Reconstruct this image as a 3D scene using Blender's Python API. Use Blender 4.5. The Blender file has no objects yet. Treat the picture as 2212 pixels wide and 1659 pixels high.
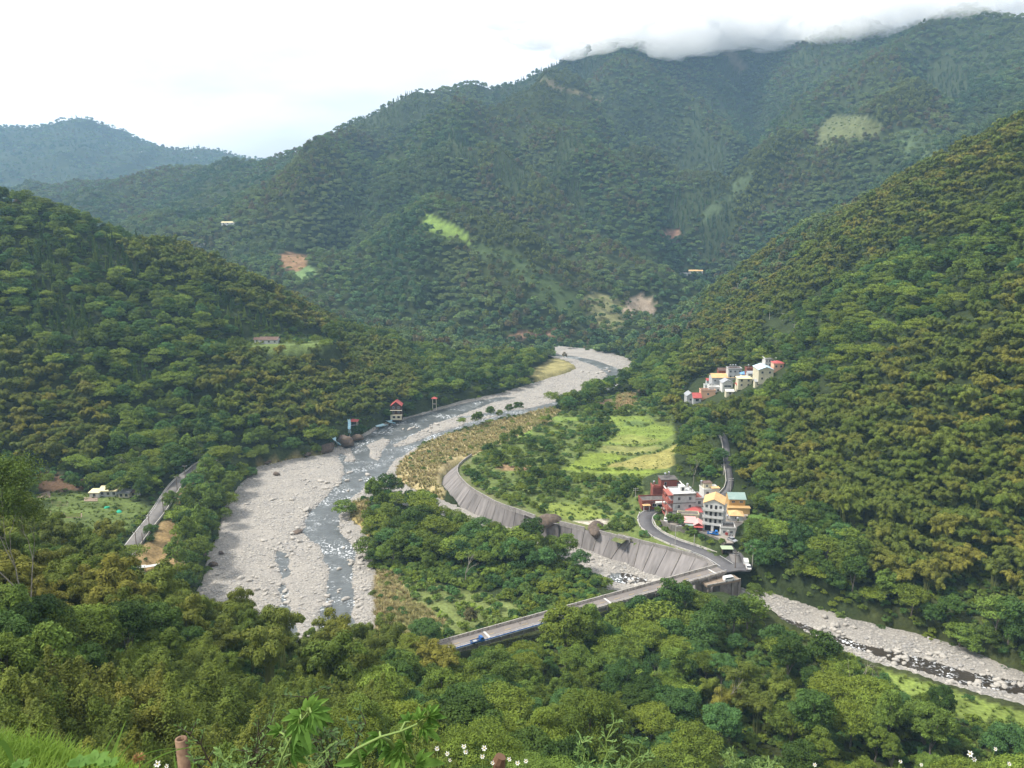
import bpy, math, random
import numpy as np
from mathutils import Vector, Matrix
random.seed(7)
rng = np.random.default_rng(11)
sc = bpy.context.scene
COL = sc.collection
R = math.radians

# ------------------------------------------------------------------ camera, sky, sun, exposure
CAM_H, PITCH, FPX = 140.0, 12.4, 1803.9        # FPX: focal length in pixels of a 2212 px wide view
cam_data = bpy.data.cameras.new('camera')
cam = bpy.data.objects.new('camera', cam_data)
COL.objects.link(cam)
cam.location = (0, 0, CAM_H)
cam.rotation_euler = (R(90 - PITCH), 0, 0)
cam_data.sensor_width = 36
cam_data.lens = FPX / 2212 * 36
cam_data.clip_start = 0.1
cam_data.clip_end = 30000
sc.camera = cam

SUN_EL, SUN_AZ = 52.0, -96.0                  # elevation; azimuth from +Y towards +X (negative = left)
world = bpy.data.worlds.new('World')
sc.world = world
world.use_nodes = True
wn, wl = world.node_tree.nodes, world.node_tree.links
wn.clear()
w_out = wn.new('ShaderNodeOutputWorld')
w_bg = wn.new('ShaderNodeBackground')
w_bg.inputs["Strength"].default_value = 0.13
w_sky = wn.new('ShaderNodeTexSky')
w_sky.sky_type = 'NISHITA'
w_sky.sun_disc = False
w_sky.sun_elevation = R(SUN_EL)
w_sky.sun_rotation = R(SUN_AZ)
# overcast: a bright cloud layer covers nearly all of the blue sky
w_tc = wn.new('ShaderNodeTexCoord')
w_map = wn.new('ShaderNodeMapping'); w_map.inputs['Scale'].default_value = (1.0, 1.0, 3.5)
w_map.inputs['Location'].default_value = (0.35, 0.2, 0.1)
w_n1 = wn.new('ShaderNodeTexNoise'); w_n1.inputs['Scale'].default_value = 1.7; w_n1.inputs['Detail'].default_value = 5
w_r1 = wn.new('ShaderNodeValToRGB')
w_r1.color_ramp.elements[0].position = 0.40; w_r1.color_ramp.elements[0].color = (7.0, 7.1, 7.4, 1)
w_r1.color_ramp.elements[1].position = 0.60; w_r1.color_ramp.elements[1].color = (11.6, 11.7, 11.8, 1)
w_mix = wn.new('ShaderNodeMixRGB'); w_mix.inputs['Fac'].default_value = 0.97
wl.new(w_tc.outputs['Generated'], w_map.inputs['Vector'])
wl.new(w_map.outputs['Vector'], w_n1.inputs['Vector'])
wl.new(w_n1.outputs['Fac'], w_r1.inputs['Fac'])
wl.new(w_sky.outputs['Color'], w_mix.inputs['Color1'])
wl.new(w_r1.outputs['Color'], w_mix.inputs['Color2'])
wl.new(w_mix.outputs['Color'], w_bg.inputs['Color'])
wl.new(w_bg.outputs['Background'], w_out.inputs['Surface'])

sun_data = bpy.data.lights.new('sun', 'SUN')
sun_data.energy = 4.9
sun_data.angle = R(9)
sun_data.color = (1.0, 0.95, 0.86)
sun = bpy.data.objects.new('sun', sun_data)
COL.objects.link(sun)
sd = Vector((math.sin(R(SUN_AZ)) * math.cos(R(SUN_EL)), math.cos(R(SUN_AZ)) * math.cos(R(SUN_EL)), math.sin(R(SUN_EL))))
sun.rotation_euler = sd.to_track_quat('Z', 'Y').to_euler()
sun.location = (0, 0, 900)

vs = sc.view_settings
sc.display_settings.display_device = 'sRGB'
vs.view_transform = 'Standard'; vs.look = 'None'; vs.exposure = 0.2; vs.gamma = 1.0; vs.use_curve_mapping = False
cy = sc.cycles
cy.max_bounces = 8; cy.diffuse_bounces = 3; cy.glossy_bounces = 2; cy.transmission_bounces = 2
cy.volume_bounces = 6; cy.transparent_max_bounces = 8
cy.use_denoising = True

# ------------------------------------------------------------------ projection helpers (photo seen 2212 px wide)
CP, SP = math.cos(R(PITCH)), math.sin(R(PITCH))
def ray(vx, vy):
    a, b = (vx - 1106) / FPX, (829.5 - vy) / FPX
    return a, CP + b * SP, -SP + b * CP
def at(vx, vy, z=0.0):
    dx, dy, dz = ray(vx, vy)
    t = (z - CAM_H) / dz
    return Vector((dx * t, dy * t, z))
def atY(vx, vy, Y, dz_=0.0):
    dx, dy, dz = ray(vx, vy)
    t = Y / dy
    return (dx * t, Y, CAM_H + dz * t + dz_)
def proj(x, y, z):
    zz = z - CAM_H
    d = np.maximum(y * CP - zz * SP, 0.01)
    u = y * SP + zz * CP
    return 1106 + FPX * x / d, 829.5 - FPX * u / d, d
def z1(x, y): return ((2350 + x / 2.766) / 1.7939, (1750 + y / 2.766) / 1.7939)
def z2(x, y): return ((1600 + x / 2.458) / 1.7939, (1700 + y / 2.458) / 1.7939)
def z4(x, y): return ((400 + x / 2.37) / 1.7939, (1700 + y / 2.37) / 1.7939)
def z5(x, y): return ((1150 + x / 3.403) / 1.7939, (1500 + y / 3.403) / 1.7939)
def z6(x, y): return ((2600 + x / 4.022) / 1.7939, (1350 + y / 4.022) / 1.7939)
def z7(x, y): return ((2500 + x / 4.147) / 1.7939, (1800 + y / 4.147) / 1.7939)
def zr(x, y): return ((1750 + x / 2.37) / 1.7939, (1250 + y / 2.37) / 1.7939)
def zf(x, y): return (x / 2.458 / 1.7939, (1750 + y / 2.458) / 1.7939)

# ------------------------------------------------------------------ numeric helpers
def hash2(i, j, s):
    v = np.sin(i * 127.1 + j * 311.7 + s * 74.7) * 43758.5453
    return v - np.floor(v)
def vnoise(x, y, s=0):
    i, j = np.floor(x), np.floor(y)
    fx, fy = x - i, y - j
    fx = fx * fx * (3 - 2 * fx); fy = fy * fy * (3 - 2 * fy)
    a, b = hash2(i, j, s), hash2(i + 1, j, s)
    c, d = hash2(i, j + 1, s), hash2(i + 1, j + 1, s)
    return (a + (b - a) * fx) * (1 - fy) + (c + (d - c) * fx) * fy
def fbm(x, y, octv=4, s=0):
    r, a, t = 0, 0.5, 0
    for k in range(octv):
        r = r + a * vnoise(x, y, s + k); t += a
        x, y, a = x * 2.03 + 13.1, y * 2.03 + 7.7, a * 0.5
    return r / t
def ridged(x, y, octv=4, s=0):
    r, a, t = 0, 0.5, 0
    for k in range(octv):
        r = r + a * (1 - np.abs(2 * vnoise(x, y, s + k) - 1)); t += a
        x, y, a = x * 2.1 + 3.1, y * 2.1 + 9.7, a * 0.45
    return r / t
def sstep(a, b, x):
    t = np.clip((x - a) / (b - a), 0, 1)
    return t * t * (3 - 2 * t)
def inpoly(px, py, poly):
    r = np.zeros(np.shape(px), bool)
    n = len(poly)
    for i in range(n):
        x0, y0 = poly[i][:2]; x1, y1 = poly[(i + 1) % n][:2]
        if y0 == y1: continue
        c = ((y0 > py) != (y1 > py)) & (px < (x1 - x0) * (py - y0) / (y1 - y0) + x0)
        r ^= c
    return r
def segdist(px, py, line, closed=False):
    """distance to a polyline and the interpolated third value"""
    best = np.full(np.shape(px), 1e9); val = np.zeros(np.shape(px))
    n = len(line)
    for i in range(n if closed else n - 1):
        a, b = line[i], line[(i + 1) % n]
        dx, dy = b[0] - a[0], b[1] - a[1]
        t = np.clip(((px - a[0]) * dx + (py - a[1]) * dy) / (dx * dx + dy * dy + 1e-9), 0, 1)
        d = np.hypot(px - a[0] - t * dx, py - a[1] - t * dy)
        m = d < best
        best = np.where(m, d, best)
        if len(a) > 2: val = np.where(m, a[2] + (b[2] - a[2]) * t, val)
    return best, val
def sdf(px, py, poly):
    """negative inside"""
    d, _ = segdist(px, py, poly, True)
    return np.where(inpoly(px, py, poly), -d, d)
def wpoly(pts, z=0.0): return [tuple(at(a, b, z)) for a, b in pts]
def smooth_line(pts, step):
    """Catmull-Rom resample of a list of Vectors"""
    P = [Vector(p) for p in pts]
    P = [P[0] * 2 - P[1]] + P + [P[-1] * 2 - P[-2]]
    out = []
    for i in range(1, len(P) - 2):
        p0, p1, p2, p3 = P[i - 1:i + 3]
        n = max(1, int((p2 - p1).length / step))
        for k in range(n):
            t = k / n
            out.append(0.5 * ((2 * p1) + (p2 - p0) * t + (2 * p0 - 5 * p1 + 4 * p2 - p3) * t * t + (3 * p1 - p0 - 3 * p2 + p3) * t ** 3))
    out.append(P[-2])
    return out

# ------------------------------------------------------------------ layout of the valley (points measured on the photograph, laid on the ground)
BED_MAIN = wpoly([(330, 1470), (425, 1290), (450, 1240), (460, 1195), (480, 1150), (490, 1095), (520, 1050), (560, 1010), (620, 998), (700, 985), (725, 965), (765, 950),
    (830, 915), (870, 905), (940, 885), (1000, 868), (1080, 852), (1160, 828), (1225, 808), (1250, 798), (1235, 785), (1200, 768), (1150, 757), (1190, 750), (1280, 759),
    (1350, 773), (1380, 795), (1372, 815), (1345, 840), (1250, 872), (1180, 892), (1120, 905), (1050, 918), (980, 938), (905, 968), (855, 1003), (838, 1050),
    (800, 1075), (748, 1092), (745, 1125), (792, 1170), (795, 1225), (802, 1290), (802, 1470)])
BED_TRIB = wpoly([(845, 1035), (900, 1068), (955, 1085), (1032, 1118), (1073, 1134), (1141, 1149), (1187, 1164), (1232, 1177), (1311, 1210), (1359, 1224), (1391, 1240),
    (1435, 1254), (1500, 1262), (1600, 1275), (1660, 1285), (1700, 1298), (1850, 1347), (2000, 1380), (2212, 1459), (2600, 1618), (2600, 1700), (2212, 1530), (2000, 1465),
    (1870, 1430), (1760, 1390), (1680, 1345), (1580, 1312), (1450, 1305), (1330, 1290), (1260, 1240), (1180, 1205), (1100, 1185), (1020, 1160), (930, 1115), (860, 1085), (800, 1078)])
WATERS = [wpoly(p, -0.3) for p in (
    [(765, 1470), (768, 1290), (765, 1230), (772, 1190), (738, 1150), (738, 1115), (765, 1075), (792, 1050), (830, 1032), (850, 1000), (900, 968), (960, 945), (1040, 925), (1120, 903),
     (1180, 890), (1260, 868), (1322, 843), (1345, 820), (1338, 797), (1290, 779), (1240, 769), (1150, 760), (1150, 765), (1240, 776), (1285, 790), (1312, 808), (1292, 832), (1240, 857),
     (1170, 875), (1100, 893), (1020, 910), (950, 926), (900, 943), (880, 947), (940, 915), (1000, 895), (1060, 872), (1120, 858), (1080, 857), (1000, 871), (930, 889), (880, 903), (830, 917), (790, 940), (745, 962),
     (728, 985), (742, 1010), (738, 1035), (700, 1075), (662, 1110), (652, 1150), (690, 1185), (706, 1230), (702, 1290), (690, 1330), (680, 1470)],
    [(592, 1185), (622, 1195), (630, 1240), (612, 1250), (598, 1225)], [(600, 1262), (618, 1262), (632, 1330), (655, 1400), (620, 1400), (608, 1330)],
    [(1150, 892), (1180, 880), (1060, 890), (960, 905), (1000, 903)],
    [z1(30, 1290), z1(200, 1300), z1(450, 1370), z1(500, 1410), z1(350, 1440), z1(150, 1410), z1(0, 1350)],
    [(1150, 1178), (1190, 1182), (1270, 1226), (1300, 1250), (1260, 1225), (1200, 1196)],
    [(1560, 1288), (1640, 1312), (1700, 1335), (1790, 1368), (1900, 1400), (2000, 1423), (2100, 1452), (2212, 1473), (2600, 1585), (2600, 1640), (2212, 1503), (2100, 1486), (2000, 1458), (1900, 1424), (1800, 1387),
     (1700, 1350), (1640, 1325), (1560, 1300)])]
BARS = [wpoly(p, -0.3) for p in (
    [z5(920, 770), z5(1130, 680), z5(1230, 690), z5(1215, 740), z5(1120, 840), z5(1110, 920), z5(1070, 970), z5(960, 930), z5(970, 850)],
    [z5(560, 840), z5(700, 810), z5(770, 940), z5(760, 980), z5(620, 980), z5(660, 920)],
    [z5(1270, 760), z5(1420, 700), z5(1640, 590), z5(1900, 500), z5(2200, 430), z5(2200, 500), z5(1800, 620), z5(1440, 770), z5(1280, 790)])]

# roads: centre lines with heights
ROAD_VILLAGE = [tuple(at(*z1(*p), z)) for p, z in (((1290, 1215), 9.0), ((1130, 1115), 9.1), ((960, 1048), 9.2), ((740, 975), 9.4), ((570, 900), 9.6), ((450, 810), 9.8), ((415, 730), 10.0),
    ((440, 665), 10.2), ((520, 625), 10.4), ((640, 598), 10.6))] 
ROAD_UP = [tuple(at(*z1(*p), z)) for p, z in (((1180, 520), 12.0), ((1250, 460), 12.2), ((1305, 400), 12.8), ((1325, 330), 14), ((1318, 250), 15.5), ((1305, 170), 17), ((1295, 80), 19), ((1290, 0), 21), ((1283, -70), 23), ((1265, -140), 25), ((1230, -200), 27))]
ROAD_LEFT = [tuple(at(*z4(*p), z)) for p, z in (((120, 1180), 9.5), ((215, 1045), 9.5), ((300, 930), 9.5), ((400, 800), 9.5), ((470, 715), 9.5), ((525, 640), 9.6), ((575, 560), 9.7), ((640, 460), 9.9),
    ((720, 370), 10.2), ((800, 310), 10.5), ((880, 245), 10.8), ((950, 205), 11.2), ((1050, 190), 11.5))]
LANE = [tuple(at(*z1(*p), z)) for p, z in (((1400, 1190), 9.0), ((1370, 1100), 9.6), ((1310, 1010), 10.8), ((1240, 935), 11.8), ((1150, 885), 12), ((1000, 840), 12))]
JUNCTION = [tuple(at(*z1(*p), 9.0)) for p in ((1170, 1250), (1270, 1140), (1370, 1075), (1440, 1080), (1500, 1160), (1570, 1230), (1540, 1275), (1430, 1270), (1290, 1290))]
PAD = [tuple(at(*z7(*p), 12)) for p in ((240, 700), (340, 720), (300, 860), (420, 960), (700, 1010), (1000, 1100), (1170, 1180), (1260, 1260), (1420, 1260), (1480, 1000), (1620, 900), (1680, 720),
    (1660, 560), (1300, 400), (1200, 330), (900, 280), (600, 250), (480, 120), (60, 140), (-180, 420), (-120, 680), (60, 720))]
BR_A, BR_B = at(850, 1428, 9.0), at(*z1(1230, 1262), 9.0)
# river wall
REV_TOP = [at(*p, 8.2) for p in (z2(560, 165), z2(480, 222), z2(432, 270), z2(425, 335), z2(470, 405), z2(560, 488), z2(680, 558), z2(820, 632), z2(1000, 692), z2(1200, 765), z2(1420, 815), z2(1640, 868),
    z2(1840, 915), z2(2100, 985), z1(100, 905), z1(300, 960), z1(600, 1035), z1(900, 1115), z1(1040, 1160), z1(1120, 1205), z1(1165, 1258))]
REV_BOT = [at(*p, 0.2) for p in (z2(420, 250), z2(350, 300), z2(280, 370), z2(265, 450), z2(290, 540), z2(370, 610), z2(500, 690), z2(640, 755), z2(820, 825), z2(1080, 890), z2(1280, 945), z2(1480, 1005),
    z2(1660, 1075), z2(1860, 1150), z2(2070, 1215), z1(240, 1230), z1(430, 1315), z1(600, 1370))] + [Vector((63, 286.5, .2)), Vector((68, 282, .2)), Vector((73, 278, .2))]

# ------------------------------------------------------------------ terrain height: scattered control heights + noise + stamps
CT = []
def c_img(vx, vy, Y, canopy=9.0): CT.append(atY(vx, vy, Y, -canopy))
def c_w(x, y, z): CT.append((x, y, z))
def c_at(vx, vy, z):
    p = at(vx, vy, z); CT.append((p.x, p.y, p.z))
for vx, vy, z in ((900, 1150, 3), (1000, 1250, 3), (850, 1330, 3), (1200, 1290, 4), (1000, 1340, 4), (900, 1390, 5), (820, 1180, 2.5), (1080, 1200, 2.5), (950, 980, 3), (880, 1045, 2.4), (1100, 930, 4),
        (1100, 985, 7.5), (1050, 1010, 7.5), (1200, 1000, 7.5), (1300, 1050, 8), (1350, 930, 8), (1400, 1000, 8.5), (1250, 1100, 8.3), (1400, 890, 8), (1180, 1060, 8), (1300, 870, 7.5), (1450, 950, 9), (1450, 900, 9),
        (380, 1180, 7), (440, 1120, 5), (440, 1060, 7), (300, 1100, 9.5), (200, 1100, 10), (50, 1090, 12), (120, 1060, 11), (530, 985, 6), (640, 965, 6), (360, 1270, 5), (400, 1200, 5), (1050, 770, 6), (1120, 800, 5), (960, 815, 8), (1000, 840, 5),
        (1150, 770, 5), (1200, 790, 3), (1330, 758, 7), (1420, 790, 10), (1420, 840, 9), (1640, 1180, 11), (1700, 1210, 12), (1640, 1250, 7), (1560, 1240, 8.8),
        (2300, 1440, 4), (1300, 1400, 4), (1500, 1420, 4), (1700, 1420, 4), (1900, 1500, 4), (2100, 1560, 5), (2250, 1580, 5), (1100, 1430, 5), (1300, 1500, 6), (1500, 1520, 6), (1700, 1560, 8), (1900, 1620, 9), (2100, 1680, 10), (2300, 1750, 10), (1500, 1600, 12)):
    c_at(vx, vy, z)
# left hill: columns base -> ridge
for vx, by, bz, ry, Y in ((-500, 1040, 14, 330, 560), (-250, 1040, 14, 370, 590), (0, 1045, 12, 412, 600), (150, 1040, 12, 452, 610), (300, 1005, 12, 516, 620), (400, 985, 13, 540, 620), (480, 972, 13, 556, 625), (560, 962, 9, 592, 630),
                           (640, 955, 8, 642, 640), (740, 925, 8, 702, 660), (840, 888, 8, 722, 690), (940, 858, 8, 738, 720)):
    b = at(vx, by, bz); r = atY(vx, ry, Y, -9)
    c_w(b.x, b.y, b.z); c_w(*r)
    for t, up in ((0.35, 3), (0.7, 3)):
        c_w(b.x + (r[0] - b.x) * t, b.y + (r[1] - b.y) * t, b.z + (r[2] - b.z) * t + up * min(1, (r[2] - b.z) / 60))
    k = (Y + 90) / Y
    c_w(r[0] * k, Y + 90, r[2] - 35 * min(1, r[2] / 80)); c_w(r[0] * (Y + 220) / Y, Y + 220, max(8, r[2] - 85))
# right hill
for vx, by, bz, ry, Y in ((2900, 1700, 3, 60, 420), (2500, 1530, 3, 150, 490), (2212, 1440, 4, 258, 560), (2100, 1400, 4, 303, 600), (1980, 1362, 4, 372, 660), (1860, 1338, 4, 442, 710), (1740, 1290, 8, 492, 770), (1680, 1130, 13, 542, 810),
                           (1625, 1010, 15, 577, 840), (1580, 950, 17, 600, 850), (1500, 905, 12, 645, 860), (1430, 850, 9, 690, 870)):
    b = at(vx, by, bz); r = atY(vx, ry, Y, -7)
    c_w(b.x, b.y, b.z); c_w(*r)
    for t, up in ((0.3, 2), (0.65, 3)):
        c_w(b.x + (r[0] - b.x) * t, b.y + (r[1] - b.y) * t, b.z + (r[2] - b.z) * t + up)
    c_w(r[0] * (Y + 90) / Y, Y + 90, r[2] - 25); c_w(r[0] * (Y + 200) / Y, Y + 200, max(20, r[2] - 50))
# main mountain: (column, [(row, distance)...]); last one is the skyline
for vx, rows in ((420, ((560, 1040), (500, 1250), (430, 1600), (388, 1950))), (600, ((565, 1030), (450, 1350), (390, 1520), (322, 1750))), (760, ((695, 885), (600, 980), (500, 1120), (400, 1300), (300, 1560), (247, 1720))),
        (830, ((715, 865), (560, 1020), (480, 1120), (330, 1520), (207, 1760))), (900, ((720, 860), (610, 930), (520, 1010), (462, 1075), (430, 1230), (350, 1440), (250, 1680), (178, 1830))),
        (1020, ((735, 850), (640, 905), (560, 965), (524, 1010), (480, 1190), (400, 1300), (300, 1440), (245, 1560), (215, 1760), (152, 1930))),
        (1140, ((742, 845), (670, 880), (600, 930), (565, 985), (500, 1150), (400, 1290), (290, 1440), (215, 1600), (190, 1750), (136, 2000))),
        (1250, ((748, 838), (700, 870), (625, 935), (560, 1050), (480, 1180), (380, 1330), (280, 1470), (180, 1650), (105, 2080))),
        (1350, ((752, 830), (700, 862), (640, 930), (560, 1080), (450, 1270), (350, 1480), (250, 1640), (150, 1880), (85, 2120))),
        (1440, ((700, 880), (620, 980), (560, 1060), (480, 1170), (400, 1320), (300, 1560), (200, 1800), (80, 2150))),
        (1520, ((600, 990), (540, 1080), (480, 1200), (400, 1420), (330, 1640), (250, 1860), (150, 2100), (62, 2300))),
        (1650, ((540, 1060), (480, 1180), (400, 1290), (320, 1430), (250, 1640), (150, 2000), (60, 2300))),
        (1760, ((470, 1120), (400, 1220), (320, 1330), (250, 1480), (180, 1680), (110, 1900), (58, 2150))),
        (1850, ((420, 1150), (330, 1260), (290, 1310), (245, 1380), (200, 1500), (130, 1700), (58, 1950))),
        (2050, ((310, 1100), (250, 1200), (200, 1310), (130, 1530), (62, 1800))), (2140, ((280, 1040), (200, 1230), (120, 1450), (46, 1740))), (2300, ((230, 980), (180, 1100), (100, 1350), (55, 1640))),
        (2700, ((180, 900), (100, 1150), (40, 1400)))):
    for vy, Y in rows: c_img(vx, vy, Y, 8)
    r = atY(vx, rows[-1][0], rows[-1][1], -8)
    c_w(r[0] * 1.12, r[1] * 1.12, r[2] - 60); c_w(r[0] * 1.3, r[1] * 1.3, r[2] - 190)
for vx, vy, Y in ((-300, 400, 1900), (60, 428, 1900), (140, 408, 1950), (230, 388, 2000), (320, 392, 1980), (500, 368, 1850), (100, 520, 1450), (250, 500, 1500), (-300, 520, 1400), (100, 600, 1000), (-300, 600, 1000), (350, 600, 900)):
    c_img(vx, vy, Y, 8)
for X, Y, z in ((-1600, 2500, 110), (-1100, 2450, 100), (-700, 2350, 130), (-300, 2500, 200), (-1900, 2900, 170), (-1200, 2900, 180), (-600, 2900, 170), (0, 3200, 250), (1500, 3200, 350), (2600, 2600, 350),
        (-4000, 4600, 300), (-1500, 4700, 300), (0, 4700, 250), (2500, 4700, 300), (5000, 4700, 300), (-4500, 2500, 300), (4500, 2500, 300), (-2500, 1200, 200), (2500, 1200, 300),
        (-5000, 6500, 150), (0, 6500, 150), (5000, 6500, 150)):
    c_w(X, Y, z)
for vx, vy in ((-400, 290), (-150, 270), (0, 279), (80, 282), (125, 264), (170, 264), (230, 287), (300, 301), (380, 315), (460, 327), (530, 341), (620, 372)):
    c_img(vx, vy, 3800, 8)
for vx, vy in ((-300, 350), (0, 350), (180, 330), (330, 360), (480, 372)):
    c_img(vx, vy, 3350, 8)
# the near slope the photographer stands on
for X, Y, z in ((0, 0, 138.3), (-6, 0, 138.4), (6, 0, 138.2), (0, -25, 146), (-60, -40, 160), (60, -40, 150), (0, 5, 132), (-6, 5.5, 131.5), (8, 5, 131.5), (0, 12, 124), (-12, 12, 125), (14, 12, 123), (0, 25, 111), (-22, 25, 113), (28, 25, 108),
        (0, 45, 96), (-35, 45, 100), (35, 45, 90), (-90, 45, 112), (90, 45, 85), (-25, 70, 80), (10, 70, 74), (50, 70, 62), (90, 75, 50), (-70, 75, 88), (-130, 80, 105), (150, 75, 60),
        (-85, 125, 72), (-45, 120, 62), (-20, 120, 55), (15, 110, 46), (60, 115, 27), (110, 120, 16), (160, 130, 12), (-140, 130, 86),
        (-105, 165, 62), (-62, 165, 48), (-38, 165, 38), (-10, 160, 30), (30, 155, 16), (75, 160, 8), (120, 160, 8), (180, 170, 8), (-170, 180, 72),
        (-130, 225, 38), (-90, 215, 28), (-60, 205, 18), (-35, 195, 17), (-180, 240, 50), (-115, 270, 14), (-85, 255, 7), (-60, 245, 3), (-160, 300, 18), (-250, 300, 45), (-300, 200, 90), (-300, 0, 170), (300, 0, 130),
        (300, 130, 60), (400, 250, 90), (-230, 340, 18), (-500, 300, 130)):
    c_w(X, Y, z)
CT = np.array(CT, float)
# drop near duplicates
keep = []
for i, p in enumerate(CT):
    if all((p[0] - CT[j][0]) ** 2 + (p[1] - CT[j][1]) ** 2 > 9 for j in keep): keep.append(i)
CT = CT[keep]
_S = 1000.0
def _phi(r): return r
_D = np.hypot(CT[:, None, 0] - CT[None, :, 0], CT[:, None, 1] - CT[None, :, 1]) / _S
_n = len(CT)
_A = np.zeros((_n + 3, _n + 3)); _A[:_n, :_n] = _phi(np.sqrt(_D ** 2 + 1e-6)) + np.eye(_n) * -1e-4
_A[:_n, _n] = 1; _A[:_n, _n + 1] = CT[:, 0] / _S; _A[:_n, _n + 2] = CT[:, 1] / _S
_A[_n:, :_n] = _A[:_n, _n:].T
_w = np.linalg.solve(_A, np.concatenate([CT[:, 2], np.zeros(3)]))
def rbf(x, y):
    sh = np.shape(x); x = np.ravel(x); y = np.ravel(y); out = np.empty(len(x))
    for k in range(0, len(x), 20000):
        xs, ys = x[k:k + 20000, None], y[k:k + 20000, None]
        d = np.sqrt(((xs - CT[None, :, 0]) / _S) ** 2 + ((ys - CT[None, :, 1]) / _S) ** 2 + 1e-6)
        out[k:k + 20000] = d @ _w[:_n] + _w[_n] + _w[_n + 1] * x[k:k + 20000] / _S + _w[_n + 2] * y[k:k + 20000] / _S
    return out.reshape(sh)
# spur crests (+) and gullies (-) of the mountain, traced on the photograph and found on the slope
def slope_hit(vx, vy, y0=700, y1=2600):
    ys = np.linspace(y0, y1, 700); dx, dy, dz = ray(vx, vy); k = np.argmax(rbf(ys * dx / dy, ys) > CAM_H + ys * dz / dy)
    return (ys[k] * dx / dy, ys[k])
SPURS = [(a, s, [slope_hit(*p) for p in L]) for a, s, L in (
    (42, 70, [(1175, 205), (1140, 225), (1108, 244), (1016, 292), (930, 335), (864, 365)]), (26, 50, [(1225, 190), (1278, 215), (1345, 280), (1412, 317)]), (34, 55, [(1345, 165), (1412, 201), (1504, 256), (1565, 317)]),
    (22, 40, [(1382, 390), (1473, 390), (1565, 457)]), (36, 60, [(2000, 110), (1961, 134), (1869, 213), (1778, 244), (1674, 305), (1595, 427)]), (20, 35, [(1687, 390), (1626, 427), (1583, 463)]), (24, 45, [(1980, 240), (1900, 330), (1820, 390)]),
    (20, 40, [(905, 455), (960, 485), (1022, 520), (1120, 560)]), (9, 40, [(1170, 585), (1220, 620)]), (24, 45, [(1040, 400), (1130, 440), (1230, 500), (1330, 580)]), (26, 50, [(760, 300), (700, 400), (640, 480)]), (18, 40, [(1180, 330), (1280, 400), (1350, 470)]),
    (-45, 60, [(864, 300), (1016, 250), (1108, 205), (1205, 130)]), (-52, 65, [(1600, 130), (1656, 213), (1660, 270), (1565, 341), (1583, 430), (1540, 520)]), (-34, 45, [(1254, 180), (1327, 250), (1382, 341)]),
    (-30, 40, [(880, 440), (980, 465), (1080, 505), (1180, 550)]), (-30, 45, [(1400, 250), (1460, 310), (1520, 370)]), (-22, 38, [(1440, 440), (1480, 500), (1500, 560)]), (-26, 45, [(830, 330), (780, 420), (720, 500)]), (-22, 40, [(1110, 370), (1210, 440), (1300, 520)]), (-26, 45, [(1990, 140), (2080, 200), (2140, 240)]))]
REV_POLY = [tuple(p) for p in REV_TOP] + [tuple(p) for p in reversed(REV_BOT)]
PLATEAU = [tuple(p) for p in REV_TOP] + [tuple(at(*p, 8.4)) for p in (z1(1160, 1262), z1(900, 1000), z1(560, 860), z1(380, 700), z1(330, 600), (1370, 1040), (1430, 1020), (1450, 960), (1440, 905), (1400, 870), (1345, 855), (1250, 885), (1180, 905), (1120, 930), (1050, 975))]
TERR_BENCH = [tuple(atY(545, 742, 545)), tuple(atY(600, 740, 547)), tuple(atY(690, 735, 560))]
FARM = [tuple(at(*zf(*p), 10)) for p in ((300, 440), (500, 380), (850, 400), (1300, 470), (1420, 520), (1350, 620), (1250, 720), (1100, 820), (700, 860), (400, 800), (300, 640))]
DRYFIELD = [tuple(at(*z4(*p), 6.5)) for p in ((250, 1090), (330, 1000), (450, 960), (560, 1000), (740, 990), (790, 1090), (800, 1180), (600, 1260), (320, 1250), (240, 1180))]
RIGHTCLEAR = [tuple(at(*z1(*p), 12.5)) for p in ((1500, 690), (1760, 700), (1890, 760), (1850, 900), (1650, 960), (1470, 860), (1440, 760))]
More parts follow.
